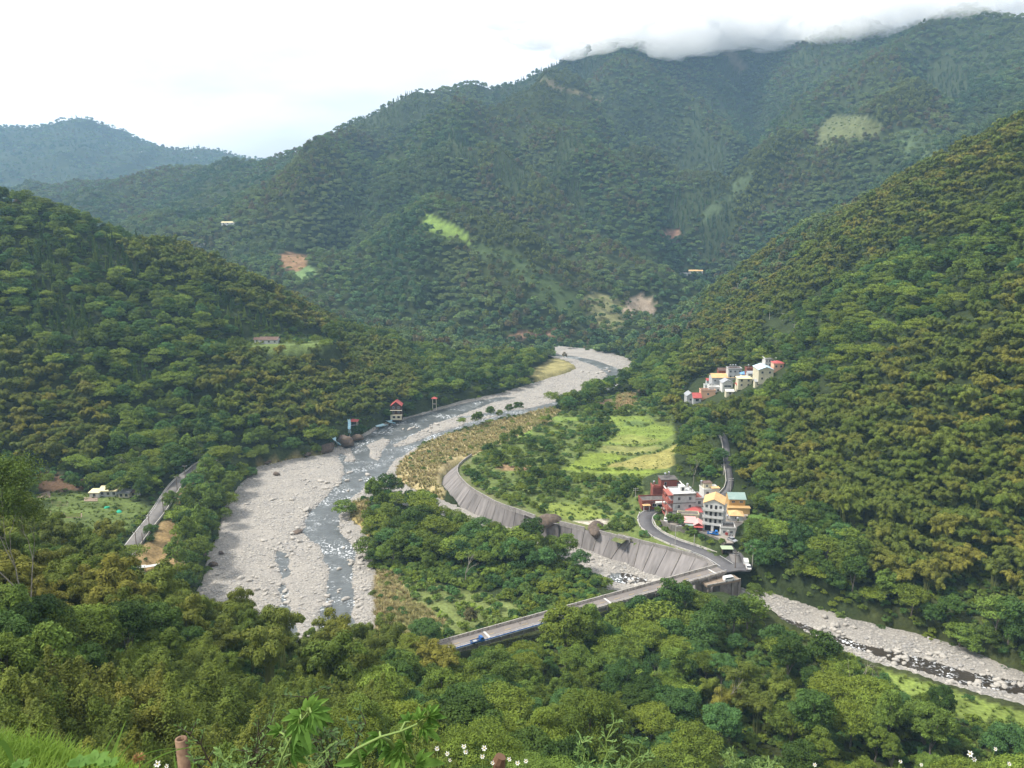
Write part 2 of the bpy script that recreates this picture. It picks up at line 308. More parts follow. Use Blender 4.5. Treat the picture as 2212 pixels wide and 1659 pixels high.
def height(x, y):
    z = rbf(x, y)
    far = sstep(800, 1300, y)
    hillm = sstep(14, 60, z) * sstep(60, 200, y)
    wx, wy = x + 60 * (fbm(x / 240, y / 240, 2, 40) - .5), y + 60 * (fbm(x / 240, y / 240, 2, 50) - .5)
    z = z + hillm * ((fbm(x / 70, y / 70, 4, 3) - 0.5) * (14 + 14 * far))
    z = z + hillm * (ridged(wx / 330, wy / 560, 3, 9) - 0.62) * (14 + 90 * far)
    for a, s, L in SPURS:
        d, _ = segdist(x, y, L); z = z + a * 1.7 * np.exp(-(d / s) ** 1.3) * sstep(700, 850, y)
    z = z + (1 - far) * (fbm(x / 18, y / 18, 2, 23) - 0.5) * 1.2
    # flat ground of the valley floor
    d = sdf(x, y, PLATEAU); m = 1 - sstep(-2, 10, d); z = z * (1 - m) + (8.3 + 0.0 * x) * m
    for poly, zz, f in ((FARM, 9.6, 12), (DRYFIELD, 6.4, 6), (RIGHTCLEAR, 12.4, 8), (PAD, 11.9, 3)):
        d = sdf(x, y, poly); m = 1 - sstep(0, f, d); z = z * (1 - m) + zz * m
    d, v = segdist(x, y, TERR_BENCH); m = 1 - sstep(9, 22, d); z = z * (1 - m) + (v - 1) * m
    for line, w, dz in ((ROAD_VILLAGE, 4.4, .14), (ROAD_UP, 4.6, .5), (ROAD_LEFT, 5.4, .5), (LANE, 3, .14)):
        d, v = segdist(x, y, line); m = 1 - sstep(w, w + 5, d); z = z * (1 - m) + (v - dz) * m
    d = sdf(x, y, JUNCTION); m = 1 - sstep(1, 4, d); z = z * (1 - m) + 8.88 * m
    d = sdf(x, y, REV_POLY); m = 1 - sstep(-1.5, 0.0, d); z = z * (1 - m) + np.minimum(z, -1.5) * m
    for poly in (BED_MAIN, BED_TRIB):
        d = sdf(x, y, poly) + 3 * (fbm(x / 9, y / 9, 3, 77) - .5)
        m = 1 - sstep(-1.0, 4.0, d); z = z * (1 - m) + (-3.0) * m
    return z

# ------------------------------------------------------------------ materials
MATS = {}
def mat(name, base, rough=0.85, noise=None, bump=None, spec=0.25, metallic=0.0):
    """noise: (scale, colour2, amount lo, hi) in metres; bump: (scale, strength, distance)"""
    if name in MATS: return MATS[name]
    m = bpy.data.materials.new(name); m.use_nodes = True
    nt = m.node_tree; b = nt.nodes['Principled BSDF']
    b.inputs['Roughness'].default_value = rough
    b.inputs['Specular IOR Level'].default_value = spec
    b.inputs['Metallic'].default_value = metallic
    b.inputs['Base Color'].default_value = (*base, 1)
    m.diffuse_color = (*base, 1)
    if noise or bump:
        g = nt.nodes.new('ShaderNodeNewGeometry')
    if noise:
        cur = None
        for k, (s, c2, lo, hi) in enumerate(noise if isinstance(noise, list) else [noise]):
            n = nt.nodes.new('ShaderNodeTexNoise'); n.inputs['Scale'].default_value = s; n.inputs['Detail'].default_value = 5
            n.inputs['Roughness'].default_value = 0.6
            nt.links.new(g.outputs['Position'], n.inputs['Vector'])
            mr = nt.nodes.new('ShaderNodeMapRange'); mr.inputs['From Min'].default_value = lo; mr.inputs['From Max'].default_value = hi
            nt.links.new(n.outputs['Fac'], mr.inputs['Value'])
            mx = nt.nodes.new('ShaderNodeMixRGB'); mx.inputs['Color2'].default_value = (*c2, 1)
            nt.links.new(mr.outputs['Result'], mx.inputs['Fac'])
            if cur: nt.links.new(cur, mx.inputs['Color1'])
            else: mx.inputs['Color1'].default_value = (*base, 1)
            cur = mx.outputs['Color']
        nt.links.new(cur, b.inputs['Base Color'])
    if bump:
        n = nt.nodes.new('ShaderNodeTexNoise'); n.inputs['Scale'].default_value = bump[0]; n.inputs['Detail'].default_value = 4
        nt.links.new(g.outputs['Position'], n.inputs['Vector'])
        bp = nt.nodes.new('ShaderNodeBump'); bp.inputs['Strength'].default_value = bump[1]; bp.inputs['Distance'].default_value = bump[2]
        nt.links.new(n.outputs['Fac'], bp.inputs['Height']); nt.links.new(bp.outputs['Normal'], b.inputs['Normal'])
    MATS[name] = m
    return m
def leafmat(name, c0, c1, c2, patch=0.02, patchcol=None, trans=0.14, rough=0.55):
    """foliage: per-plant random mix of three greens, leaf-scale variation, patches over the hillside"""
    m = bpy.data.materials.new(name); m.use_nodes = True
    nt = m.node_tree; nd, lk = nt.nodes, nt.links
    b = nd['Principled BSDF']; b.inputs['Roughness'].default_value = rough; b.inputs['Specular IOR Level'].default_value = 0.08
    oi = nd.new('ShaderNodeObjectInfo')
    cr = nd.new('ShaderNodeValToRGB'); e = cr.color_ramp.elements
    e[0].position = 0.1; e[0].color = (*c0, 1); e[1].position = 0.9; e[1].color = (*c2, 1)
    k = cr.color_ramp.elements.new(0.5); k.color = (*c1, 1)
    lk.new(oi.outputs['Random'], cr.inputs['Fac'])
    g = nd.new('ShaderNodeNewGeometry')
    n = nd.new('ShaderNodeTexNoise'); n.inputs['Scale'].default_value = 0.45; n.inputs['Detail'].default_value = 3
    lk.new(g.outputs['Position'], n.inputs['Vector'])
    mr = nd.new('ShaderNodeMapRange'); mr.inputs['From Min'].default_value = 0.3; mr.inputs['From Max'].default_value = 0.7
    mr.inputs['To Min'].default_value = 0.58; mr.inputs['To Max'].default_value = 1.45
    lk.new(n.outputs['Fac'], mr.inputs['Value'])
    mul = nd.new('ShaderNodeMixRGB'); mul.blend_type = 'MULTIPLY'; mul.inputs['Fac'].default_value = 1
    lk.new(cr.outputs['Color'], mul.inputs['Color1']); lk.new(mr.outputs['Result'], mul.inputs['Color2'])
    out = mul.outputs['Color']
    if patchcol:
        n2 = nd.new('ShaderNodeTexNoise'); n2.inputs['Scale'].default_value = patch; n2.inputs['Detail'].default_value = 3
        lk.new(g.outputs['Position'], n2.inputs['Vector'])
        m2 = nd.new('ShaderNodeMapRange'); m2.inputs['From Min'].default_value = 0.45; m2.inputs['From Max'].default_value = 0.62
        m2.inputs['To Max'].default_value = 0.75
        lk.new(n2.outputs['Fac'], m2.inputs['Value'])
        mx = nd.new('ShaderNodeMixRGB'); mx.inputs['Color2'].default_value = (*patchcol, 1)
        lk.new(m2.outputs['Result'], mx.inputs['Fac']); lk.new(out, mx.inputs['Color1']); out = mx.outputs['Color']
    lk.new(out, b.inputs['Base Color'])
    if trans > 0:
        tr = nd.new('ShaderNodeBsdfTranslucent'); lk.new(out, tr.inputs['Color'])
        ms = nd.new('ShaderNodeMixShader'); ms.inputs['Fac'].default_value = trans
        lk.new(b.outputs['BSDF'], ms.inputs[1]); lk.new(tr.outputs['BSDF'], ms.inputs[2])
        lk.new(ms.outputs['Shader'], nd['Material Output'].inputs['Surface'])
    m.diffuse_color = (*c1, 1)
    MATS[name] = m
    return m

def G3(a, k=1.0): return tuple(v * k for v in a)
def greens(name, base, k=.28, patch=.03, pc=None, **kw): return leafmat(name, G3(base, 1 - k), base, G3(base, 1 + k), patch, pc or G3((base[0] * 1.15, base[1], base[2] * .8), 1.05), **kw)
LEAF = {'mid': greens('leaf_mid_green', (.105, .158, .028)), 'deep': greens('leaf_deep_green', (.055, .102, .022)), 'yellow': greens('leaf_yellow_green', (.140, .195, .030)),
    'blue': greens('leaf_blue_green', (.066, .135, .038)), 'brown': greens('leaf_brownish', (.19, .14, .055))}
LEAFM = {'mid': greens('mountain_mid_green', (.12, .18, .055), .28, .005, (.18, .22, .08)), 'deep': greens('mountain_deep_green', (.06, .115, .044), .28, .005, (.12, .165, .06)),
    'yellow': greens('mountain_yellow_green', (.135, .165, .040), .25, .006, (.11, .14, .045)), 'blue': greens('mountain_blue_green', (.085, .155, .065), .28, .005, (.14, .185, .07)), 'brown': greens('mountain_brownish', (.14, .115, .055), .2, .006, (.10, .12, .045))}
BAMB = {'olive': leafmat('bamboo_olive', (.105, .13, .024), (.15, .155, .026), (.20, .188, .032), .016, (.105, .148, .026)), 'green': leafmat('bamboo_green', (.09, .132, .022), (.12, .162, .026), (.16, .195, .032), .03, (.105, .14, .024))}
LEAFSHRUB = leafmat('leaf_shrub', (.08, .135, .032), (.12, .18, .038), (.165, .22, .05), .06, (.10, .16, .035))
M_BARK = mat('bark', (.16, .13, .10), .95, (1.5, (.28, .25, .21), .4, .65))
M_PALEBARK = mat('pale_bark', (.30, .27, .22), .9, (2.0, (.16, .14, .11), .45, .7))
M_CULM = mat('bamboo_culm', (.17, .19, .06), .6)
M_STRAW = leafmat('dry_grass', (.37, .30, .14), (.44, .36, .19), (.32, .30, .12), .05, (.28, .27, .10), .15)
M_GRASS = leafmat('fresh_grass', (.12, .17, .03), (.14, .19, .035), (.17, .21, .045), .1, (.13, .18, .035), .25)

# ------------------------------------------------------------------ mesh helpers
def fmesh(name, V, F, m=None, smooth=False):
    """V (n,3) array, F (m,k) array of one polygon size"""
    me = bpy.data.meshes.new(name)
    V = np.asarray(V, np.float32); F = np.asarray(F, np.int32)
    k = F.shape[1]
    me.vertices.add(len(V)); me.vertices.foreach_set('co', V.ravel())
    me.loops.add(F.size); me.loops.foreach_set('vertex_index', F.ravel())
    me.polygons.add(len(F))
    me.polygons.foreach_set('loop_start', np.arange(0, F.size, k, dtype=np.int32))
    me.polygons.foreach_set('loop_total', np.full(len(F), k, np.int32))
    if smooth: me.polygons.foreach_set('use_smooth', np.ones(len(F), bool))
    me.update(calc_edges=True); me.validate()
    if m: me.materials.append(m)
    return me
def link(name, me, parent=None, loc=None, rot=None, **props):
    o = bpy.data.objects.new(name, me); COL.objects.link(o)
    if parent: o.parent = parent
    if loc is not None: o.location = loc
    if rot is not None: o.rotation_euler = rot
    for k, v in props.items(): o[k] = v
    return o
def thing(name, label, cat, loc=(0, 0, 0), rz=0.0, group=None):
    o = bpy.data.objects.new(name, None); COL.objects.link(o)
    o.location = loc; o.rotation_euler = (0, 0, rz); o.empty_display_size = 0.5
    o['label'] = label; o['category'] = cat
    if group: o['group'] = group
    return o
class MB:
    def __init__(s): s.v = []; s.f = []
    def add(s, V, F):
        n = len(s.v); s.v += [tuple(p) for p in V]; s.f += [tuple(i + n for i in f) for f in F]
    def box(s, x0, x1, y0, y1, z0, z1):
        s.add([(x0, y0, z0), (x1, y0, z0), (x1, y1, z0), (x0, y1, z0), (x0, y0, z1), (x1, y0, z1), (x1, y1, z1), (x0, y1, z1)],
              [(0, 3, 2, 1), (4, 5, 6, 7), (0, 1, 5, 4), (1, 2, 6, 5), (2, 3, 7, 6), (3, 0, 4, 7)])
        return s
    def tube(s, pts, rad, n=8, cap=True):
        pts = [Vector(p) for p in pts]
        if not hasattr(rad, '__len__'): rad = [rad] * len(pts)
        base = len(s.v); prev = None
        for i, p in enumerate(pts):
            t = (pts[min(i + 1, len(pts) - 1)] - pts[max(i - 1, 0)]).normalized()
            a = prev if prev is not None else (Vector((1, 0, 0)) if abs(t.x) < .9 else Vector((0, 1, 0)))
            a = (a - t * a.dot(t)).normalized(); prev = a
            b = t.cross(a)
            for k in range(n):
                w = 2 * math.pi * k / n
                s.v.append(tuple(p + (a * math.cos(w) + b * math.sin(w)) * rad[i]))
        for i in range(len(pts) - 1):
            for k in range(n):
                q = base + i * n + k; r = base + i * n + (k + 1) % n
                s.f.append((q, r, r + n, q + n))
        if cap:
            s.f.append(tuple(base + k for k in reversed(range(n))))
            s.f.append(tuple(base + (len(pts) - 1) * n + k for k in range(n)))
        return s
    def prism(s, outline, z0, z1):
        n = len(outline)
        s.add([(p[0], p[1], z0) for p in outline] + [(p[0], p[1], z1) for p in outline],
              [tuple(reversed(range(n))), tuple(range(n, 2 * n))] + [(i, (i + 1) % n, n + (i + 1) % n, n + i) for i in range(n)])
        return s
    def mesh(s, name, m=None, smooth=False):
        me = bpy.data.meshes.new(name); me.from_pydata(s.v, [], s.f)
        if m: me.materials.append(m)
        if smooth:
            for p in me.polygons: p.use_smooth = True
        me.update(); return me
    def obj(s, name, m=None, parent=None, smooth=False, loc=None, **props):
        return link(name, s.mesh(name, m, smooth), parent, loc, **props)
def ribbon(name, pts, w, m, dz=0.0, skirt=1.2, off=0.0, parent=None, **props):
    """a slab along a smooth centre line; off shifts it sideways"""
    P = smooth_line(pts, 2.5); V = []
    for i, p in enumerate(P):
        t = P[min(i + 1, len(P) - 1)] - P[max(i - 1, 0)]; t.z = 0; t.normalize()
        nrm = Vector((-t.y, t.x, 0))
        a, b = p + nrm * (off + w / 2), p + nrm * (off - w / 2)
        for q, h in ((a, -skirt), (a, dz), (b, dz), (b, -skirt)): V.append((q.x, q.y, p.z + h))
    F = [(4 * i + k, 4 * i + k + 1, 4 * i + k + 5, 4 * i + k + 4) for i in range(len(P) - 1) for k in range(3)]
    return link(name, fmesh(name, V, F, m), parent, **props)
def flat_poly(name, pts, m, z, **props):
    mb = MB(); n = len(pts)
    mb.add([(p[0], p[1], z) for p in pts] + [(p[0], p[1], z - 0.5) for p in pts], [tuple(range(n))] + [(i, n + i, n + (i + 1) % n, (i + 1) % n) for i in range(n)])
    return mb.obj(name, m, **props)
def gridmesh(name, X, Y, Z, m, keepmask=None, smooth=True):
    nr, nc = X.shape
    V = np.stack([X.ravel(), Y.ravel(), Z.ravel()], 1)
    i = np.arange(nr * nc).reshape(nr, nc)
    F = np.stack([i[:-1, :-1], i[:-1, 1:], i[1:, 1:], i[1:, :-1]], -1).reshape(-1, 4)
    if keepmask is not None:
        k = keepmask
        F = F[(k[:-1, :-1] | k[:-1, 1:] | k[1:, 1:] | k[1:, :-1]).ravel()]
        used = np.unique(F); mp = np.full(len(V), -1); mp[used] = np.arange(len(used)); V = V[used]; F = mp[F]
    return fmesh(name, V, F, m, smooth), (used if keepmask is not None else None)

# ------------------------------------------------------------------ clearings on the slopes, outlined where they lie on the photograph and fixed to the terrain
CLEAR = [  # (name, polygon, Ymin, Ymax, colour, kind of cover)
    ('tan_clearing', [(1757, 318), (1765, 275), (1800, 252), (1850, 247), (1890, 258), (1915, 285), (1870, 298), (1800, 312)], 1000, 2500, (.105, .118, .05), 'bare'),
    ('green_clearing', [(905, 452), (960, 478), (1022, 518), (1010, 528), (960, 518), (925, 502)], 900, 1300, (.15, .22, .05), 'grass'),
    ('spur_meadow', [(1022, 522), (1100, 540), (1180, 590), (1240, 640), (1270, 700), (1235, 700), (1160, 640), (1080, 570), (1020, 545)], 850, 1300, (.05, .075, .028), 'thin'),
    ('brown_clearing', [(598, 556), (615, 545), (670, 548), (662, 575), (640, 590), (610, 580)], 900, 1500, (.21, .13, .07), 'bare'),
    ('pale_field', [(620, 588), (672, 572), (690, 590), (650, 612)], 850, 1500, (.12, .18, .07), 'grass'),
    ('landslide', [(1345, 672), (1360, 645), (1385, 635), (1418, 660), (1412, 680), (1385, 690), (1355, 688)], 830, 1300, (.38, .30, .22), 'bare'),
    ('slip_meadow', [(1262, 640), (1290, 625), (1345, 655), (1360, 690), (1330, 715), (1290, 712)], 830, 1300, (.17, .17, .08), 'thin'),
    ('upper_scar', [(1420, 500), (1462, 495), (1475, 515), (1440, 520)], 900, 1400, (.22, .13, .09), 'bare'),
    ('red_bank', [(1085, 722), (1200, 715), (1240, 728), (1100, 732)], 800, 900, (.24, .15, .10), 'thin'),
    ('ridge_meadow', [(1540, 470), (1600, 420), (1640, 370), (1620, 368), (1560, 425), (1500, 480)], 1100, 1700, (.06, .085, .04), 'thin'),
    ('summit_scree', [(1540, 95), (1575, 90), (1620, 150), (1600, 155)], 1700, 2500, (.10, .09, .06), 'thin'),
    ('light_slope', [(1930, 290), (2000, 270), (2050, 300), (2010, 350), (1940, 345)], 900, 2000, (.07, .10, .045), 'thin'),
    ('track_scar', [(1160, 175), (1180, 172), (1300, 215), (1295, 222)], 1300, 2200, (.14, .12, .07), 'thin'),
    ('house_terrace', [(520, 745), (560, 722), (690, 728), (720, 745), (640, 768), (540, 762)], 500, 620, (.12, .16, .05), 'thin'),
    ('terrace_field', [(410, 735), (500, 740), (560, 760), (480, 775), (420, 760)], 450, 640, (.06, .12, .035), 'thin'),
    ('brown_bank', [zf(150, 210), zf(480, 190), zf(860, 290), zf(840, 360), zf(620, 380), zf(340, 380), zf(180, 340)], 300, 480, (.12, .075, .045), 'thin'),
    ('red_slip', [zf(1260, 90), zf(1330, 110), zf(1400, 220), zf(1340, 240)], 300, 480, (.30, .16, .09), 'bare'),
    ('farm_ground', [zf(*p) for p in ((300, 440), (500, 380), (850, 400), (1300, 470), (1420, 520), (1350, 620), (1250, 720), (1100, 820), (700, 860), (400, 800), (300, 640))], 280, 420, (.105, .14, .042), 'grass'),
    ('dry_plot', [z4(*p) for p in ((230, 1100), (330, 1000), (450, 950), (500, 760), (640, 740), (700, 900), (760, 1000), (800, 1180), (760, 1260), (600, 1290), (320, 1270), (240, 1180))], 240, 360, (.27, .19, .09), 'bare'),
    ('road_verge', [z4(*p) for p in ((620, 560), (700, 480), (850, 320), (880, 340), (800, 480), (740, 560), (690, 600))], 300, 460, (.20, .15, .07), 'thin'),
    ('grassy_slope', [z1(*p) for p in ((1500, 690), (1560, 660), (1760, 690), (1900, 740), (1880, 880), (1700, 960), (1480, 860), (1440, 760))], 230, 420, (.11, .19, .04), 'grass'),
    ('drygrass_main', [(1190, 880), (1120, 900), (1050, 914), (985, 934), (905, 964), (850, 1000), (835, 1056), (900, 1072), (958, 1085), (950, 1035), (985, 1000), (1035, 975), (1110, 945), (1185, 912), (1215, 890)], 250, 700, (.34, .28, .145), 'straw'),
    ('drygrass_left', [(560, 1008), (620, 990), (700, 985), (690, 1000), (640, 1010), (580, 1030)], 300, 560, (.24, .20, .09), 'straw'),
    ('drygrass_isle', [(745, 1090), (790, 1080), (800, 1110), (790, 1180), (745, 1125)], 250, 500, (.28, .22, .09), 'straw'),
    ('drygrass_bank', [(798, 1235), (850, 1240), (890, 1290), (960, 1350), (900, 1420), (800, 1420)], 200, 330, (.19, .22, .08), 'straw'),
    ('grass_isle', [(850, 1235), (960, 1262), (1060, 1290), (1160, 1310), (1080, 1345), (960, 1385), (880, 1290)], 200, 330, (.14, .17, .055), 'thin'),
    ('drygrass_bend', [(1150, 800), (1205, 770), (1235, 785), (1250, 800), (1190, 826), (1150, 832)], 500, 900, (.26, .23, .10), 'straw'),
    ('drygrass_toe', [z2(1100, 890), z2(1300, 940), z2(1600, 1030), z2(1560, 1060), z2(1400, 1040), z2(1200, 980)], 240, 420, (.26, .20, .09), 'straw'),
    ('field_far', [zr(920, 870), zr(1160, 865), zr(1180, 890), zr(1000, 915), zr(930, 900)], 400, 600, (.15, .21, .045), 'crop'),
    ('field_left', [zr(590, 1010), zr(650, 975), zr(750, 970), zr(740, 1040), zr(560, 1060)], 400, 600, (.17, .25, .05), 'crop'),
    ('field_strip', [zr(1560, 905), zr(1700, 890), zr(1860, 925), zr(1740, 960), zr(1600, 950)], 380, 620, (.115, .165, .05), 'thin'),
    ('field_olive', [zr(1500, 1040), zr(1700, 1030), zr(1900, 1060), zr(1880, 1100), zr(1680, 1120), zr(1480, 1095)], 380, 620, (.20, .23, .06), 'crop'),
    ('field_big', [zr(1440, 855), zr(1620, 850), zr(1820, 860), zr(1840, 900), zr(1900, 940), zr(2030, 940), zr(2040, 1020), zr(1900, 1110), zr(1700, 1135), zr(1480, 1105), zr(1400, 1110), zr(1480, 1060), zr(1560, 970), zr(1450, 900)], 380, 620, (.165, .22, .045), 'crop'),
    ('field_tan', [zr(1380, 1320), zr(1480, 1290), zr(1860, 1200), zr(2060, 1110), zr(2030, 1240), zr(2010, 1340), zr(1800, 1345)], 340, 480, (.27, .25, .08), 'crop'),
    ('field_low', [zr(1010, 1360), zr(1060, 1310), zr(1260, 1200), zr(1500, 1195), zr(1620, 1230), zr(1400, 1320), zr(1640, 1350), zr(1900, 1350), zr(1900, 1395), zr(1500, 1400), zr(1200, 1390)], 340, 480, (.17, .22, .04), 'crop'),
    ('field_mid', [zr(1400, 1120), zr(1700, 1140), zr(1900, 1140), zr(1860, 1190), zr(1600, 1215), zr(1380, 1190)], 360, 520, (.20, .21, .07), 'thin'),
    ('field_bare', [zr(1260, 755), zr(1360, 705), zr(1480, 705), zr(1440, 760)], 420, 640, (.13, .09, .055), 'crop'),
    ('straw_patch', [zr(1490, 700), zr(1520, 660), zr(1600, 640), zr(1700, 670), zr(1690, 740), zr(1620, 790), zr(1500, 800)], 400, 660, (.34, .20, .11), 'straw'),
    ('bare_top', [zr(1700, 640), zr(1720, 612), zr(1910, 600), zr(1890, 645)], 460, 700, (.33, .23, .13), 'crop'),
    ('field_edge', [zr(1380, 680), zr(1500, 655), zr(1500, 690), zr(1400, 705)], 420, 660, (.17, .25, .05), 'crop'),
    ('path_meadow', [z2(1220, 600), z2(1500, 620), z2(1900, 720), z2(1960, 750), z2(1700, 775), z2(1500, 760), z2(1290, 720)], 300, 420, (.18, .22, .05), 'grass'),
    ('pale_track', [z2(1440, 775), z2(1700, 780), z2(1900, 765), z2(1890, 835), z2(1700, 840), z2(1560, 800)], 300, 420, (.45, .40, .33), 'bare'),
    ('soil_patches', [zr(380, 1350), zr(420, 1290), zr(520, 1300), zr(740, 1310), zr(700, 1350), zr(480, 1360)], 340, 440, (.30, .20, .11), 'thin'),
    ('verge_right', [z1(440, 930), z1(700, 1000), z1(900, 1080), z1(860, 1100), z1(600, 1010), z1(440, 960)], 250, 400, (.14, .17, .05), 'thin'),
    ('right_bank_grass', [(1890, 1440), (2000, 1475), (2212, 1540), (2300, 1580), (2212, 1590), (2050, 1540), (1930, 1490)], 170, 300, (.17, .22, .05), 'grass'),
]
def clearing_at(x, y, z, names=None):
    """index of the clearing at each point (-1: none)"""
    vx, vy, d = proj(x, y, z)
    vx = vx + 17 * (fbm(x / (.02 * y + 4), y / (.02 * y + 4), 3, 61) - .5); vy = vy + 8 * (fbm(x / (.02 * y + 4), y / (.02 * y + 4), 3, 62) - .5)
    out = np.full(np.shape(x), -1)
    for i, c in enumerate(CLEAR):
        if c[0] == 'farm_ground' or c[5] in ('straw', 'crop') or True:
            m = (y > c[2]) & (y < c[3])
            if m.any():
                k = inpoly(vx, vy, c[1]) & m
                out = np.where(k & (out < 0), i, out)
    return out

# ------------------------------------------------------------------ the ground sheet
def geo(a, b, f):
    out = [a]
    while out[-1] < b: out.append(out[-1] + f(out[-1]))
    return np.array(out)
rows = geo(-120, 5300, lambda y: max(1.6, 0.0042 * (y + 230)) if y > 60 else (1.0 if y > -10 and y < 30 else 2.2))
cols = np.linspace(-1.25, 1.25, 560)
GX = cols[None, :] * (rows[:, None] + 170); GY = np.repeat(rows[:, None], len(cols), 1)
GZ = height(GX, GY)
def terrain_material():
    m = bpy.data.materials.new('terrain_undergrowth'); m.use_nodes = True
    nt = m.node_tree; nd, lk = nt.nodes, nt.links; b = nd['Principled BSDF']
    b.inputs['Roughness'].default_value = 0.95; b.inputs['Specular IOR Level'].default_value = 0.1
    at_ = nd.new('ShaderNodeAttribute'); at_.attribute_name = 'cover'
    g = nd.new('ShaderNodeNewGeometry')
    cur = at_.outputs['Color']
    for s, lo, hi in ((0.12, .72, 1.3), (0.9, .7, 1.3)):
        n = nd.new('ShaderNodeTexNoise'); n.inputs['Scale'].default_value = s; n.inputs['Detail'].default_value = 6
        lk.new(g.outputs['Position'], n.inputs['Vector'])
        mr = nd.new('ShaderNodeMapRange'); mr.inputs['From Min'].default_value = .3; mr.inputs['From Max'].default_value = .7
        mr.inputs['To Min'].default_value = lo; mr.inputs['To Max'].default_value = hi
        lk.new(n.outputs['Fac'], mr.inputs['Value'])
        mu = nd.new('ShaderNodeMixRGB'); mu.blend_type = 'MULTIPLY'; mu.inputs['Fac'].default_value = 1
        lk.new(cur, mu.inputs['Color1']); lk.new(mr.outputs['Result'], mu.inputs['Color2']); cur = mu.outputs['Color']
    lk.new(cur, b.inputs['Base Color'])
    n = nd.new('ShaderNodeTexNoise'); n.inputs['Scale'].default_value = 1.2; n.inputs['Detail'].default_value = 5
    lk.new(g.outputs['Position'], n.inputs['Vector'])
    bp = nd.new('ShaderNodeBump'); bp.inputs['Strength'].default_value = .6; bp.inputs['Distance'].default_value = .5
    lk.new(n.outputs['Fac'], bp.inputs['Height']); lk.new(bp.outputs['Normal'], b.inputs['Normal'])
    return m
gme, _ = gridmesh('ground', GX, GY, GZ, terrain_material())
gx, gy, gz = GX.ravel(), GY.ravel(), GZ.ravel()
ci = clearing_at(gx, gy, gz)
gc = np.zeros((len(gx), 4), np.float32); gc[:, 3] = 1
gc[:, :3] = (.035, .048, .018)
gc[gy < 260, :3] = (.05, .06, .02)
pl = sdf(gx, gy, PLATEAU) < 4
gc[pl, :3] = (.12, .155, .045)
for i, c in enumerate(CLEAR): gc[ci == i, :3] = c[4]
ca = gme.color_attributes.new('cover', 'FLOAT_COLOR', 'POINT'); ca.data.foreach_set('color', gc.ravel())
link('ground', gme, kind='structure')

# ------------------------------------------------------------------ riverbed and water
def bed_height(x, y):
    n = fbm(x / 7, y / 7, 3, 31) - .5
    z = 0.15 + n * 0.5 + (fbm(x / 2.2, y / 2.2, 2, 35) - .5) * .35
    carve = np.zeros(np.shape(x))
    wob = 2.4 * (fbm(x / 5, y / 5, 3, 33) - .5)
    for w in WATERS:
        d = sdf(x, y, w) + wob
        carve = np.maximum(carve, 1 - sstep(-2.2, 1.2, d))
    for bpoly in BARS:
        d = sdf(x, y, bpoly) + wob * .6
        carve = carve * sstep(-.8, 1.2, d)
    z = z * (1 - carve) - 1.0 * carve
    edge = np.minimum(sdf(x, y, BED_MAIN), sdf(x, y, BED_TRIB))
    z = z + 0.5 * sstep(-9, 2, edge)
    return z, carve, edge
bx = np.array([p[0] for p in BED_MAIN + BED_TRIB]); by = np.array([p[1] for p in BED_MAIN + BED_TRIB])
BXR = np.arange(max(bx.min(), -150) - 8, min(bx.max(), 230) + 8, 1.0); BYR = geo(by.min() - 8, by.max() + 8, lambda y: 1.0 if y < 480 else 1.8)
BX, BY = np.meshgrid(BXR, BYR)
bz, bcarve, bedge = bed_height(BX, BY)
M_BED = mat('river_gravel', (.285, .262, .232), .95, [(0.08, (.21, .197, .182), .4, .65), (1.4, (.41, .38, .34), .45, .7), (3.5, (.13, .125, .115), .56, .72)], (2.5, .8, .25))
bme, _ = gridmesh('riverbed', BX, BY, bz, M_BED, bedge < 6)
link('riverbed', bme, kind='structure')
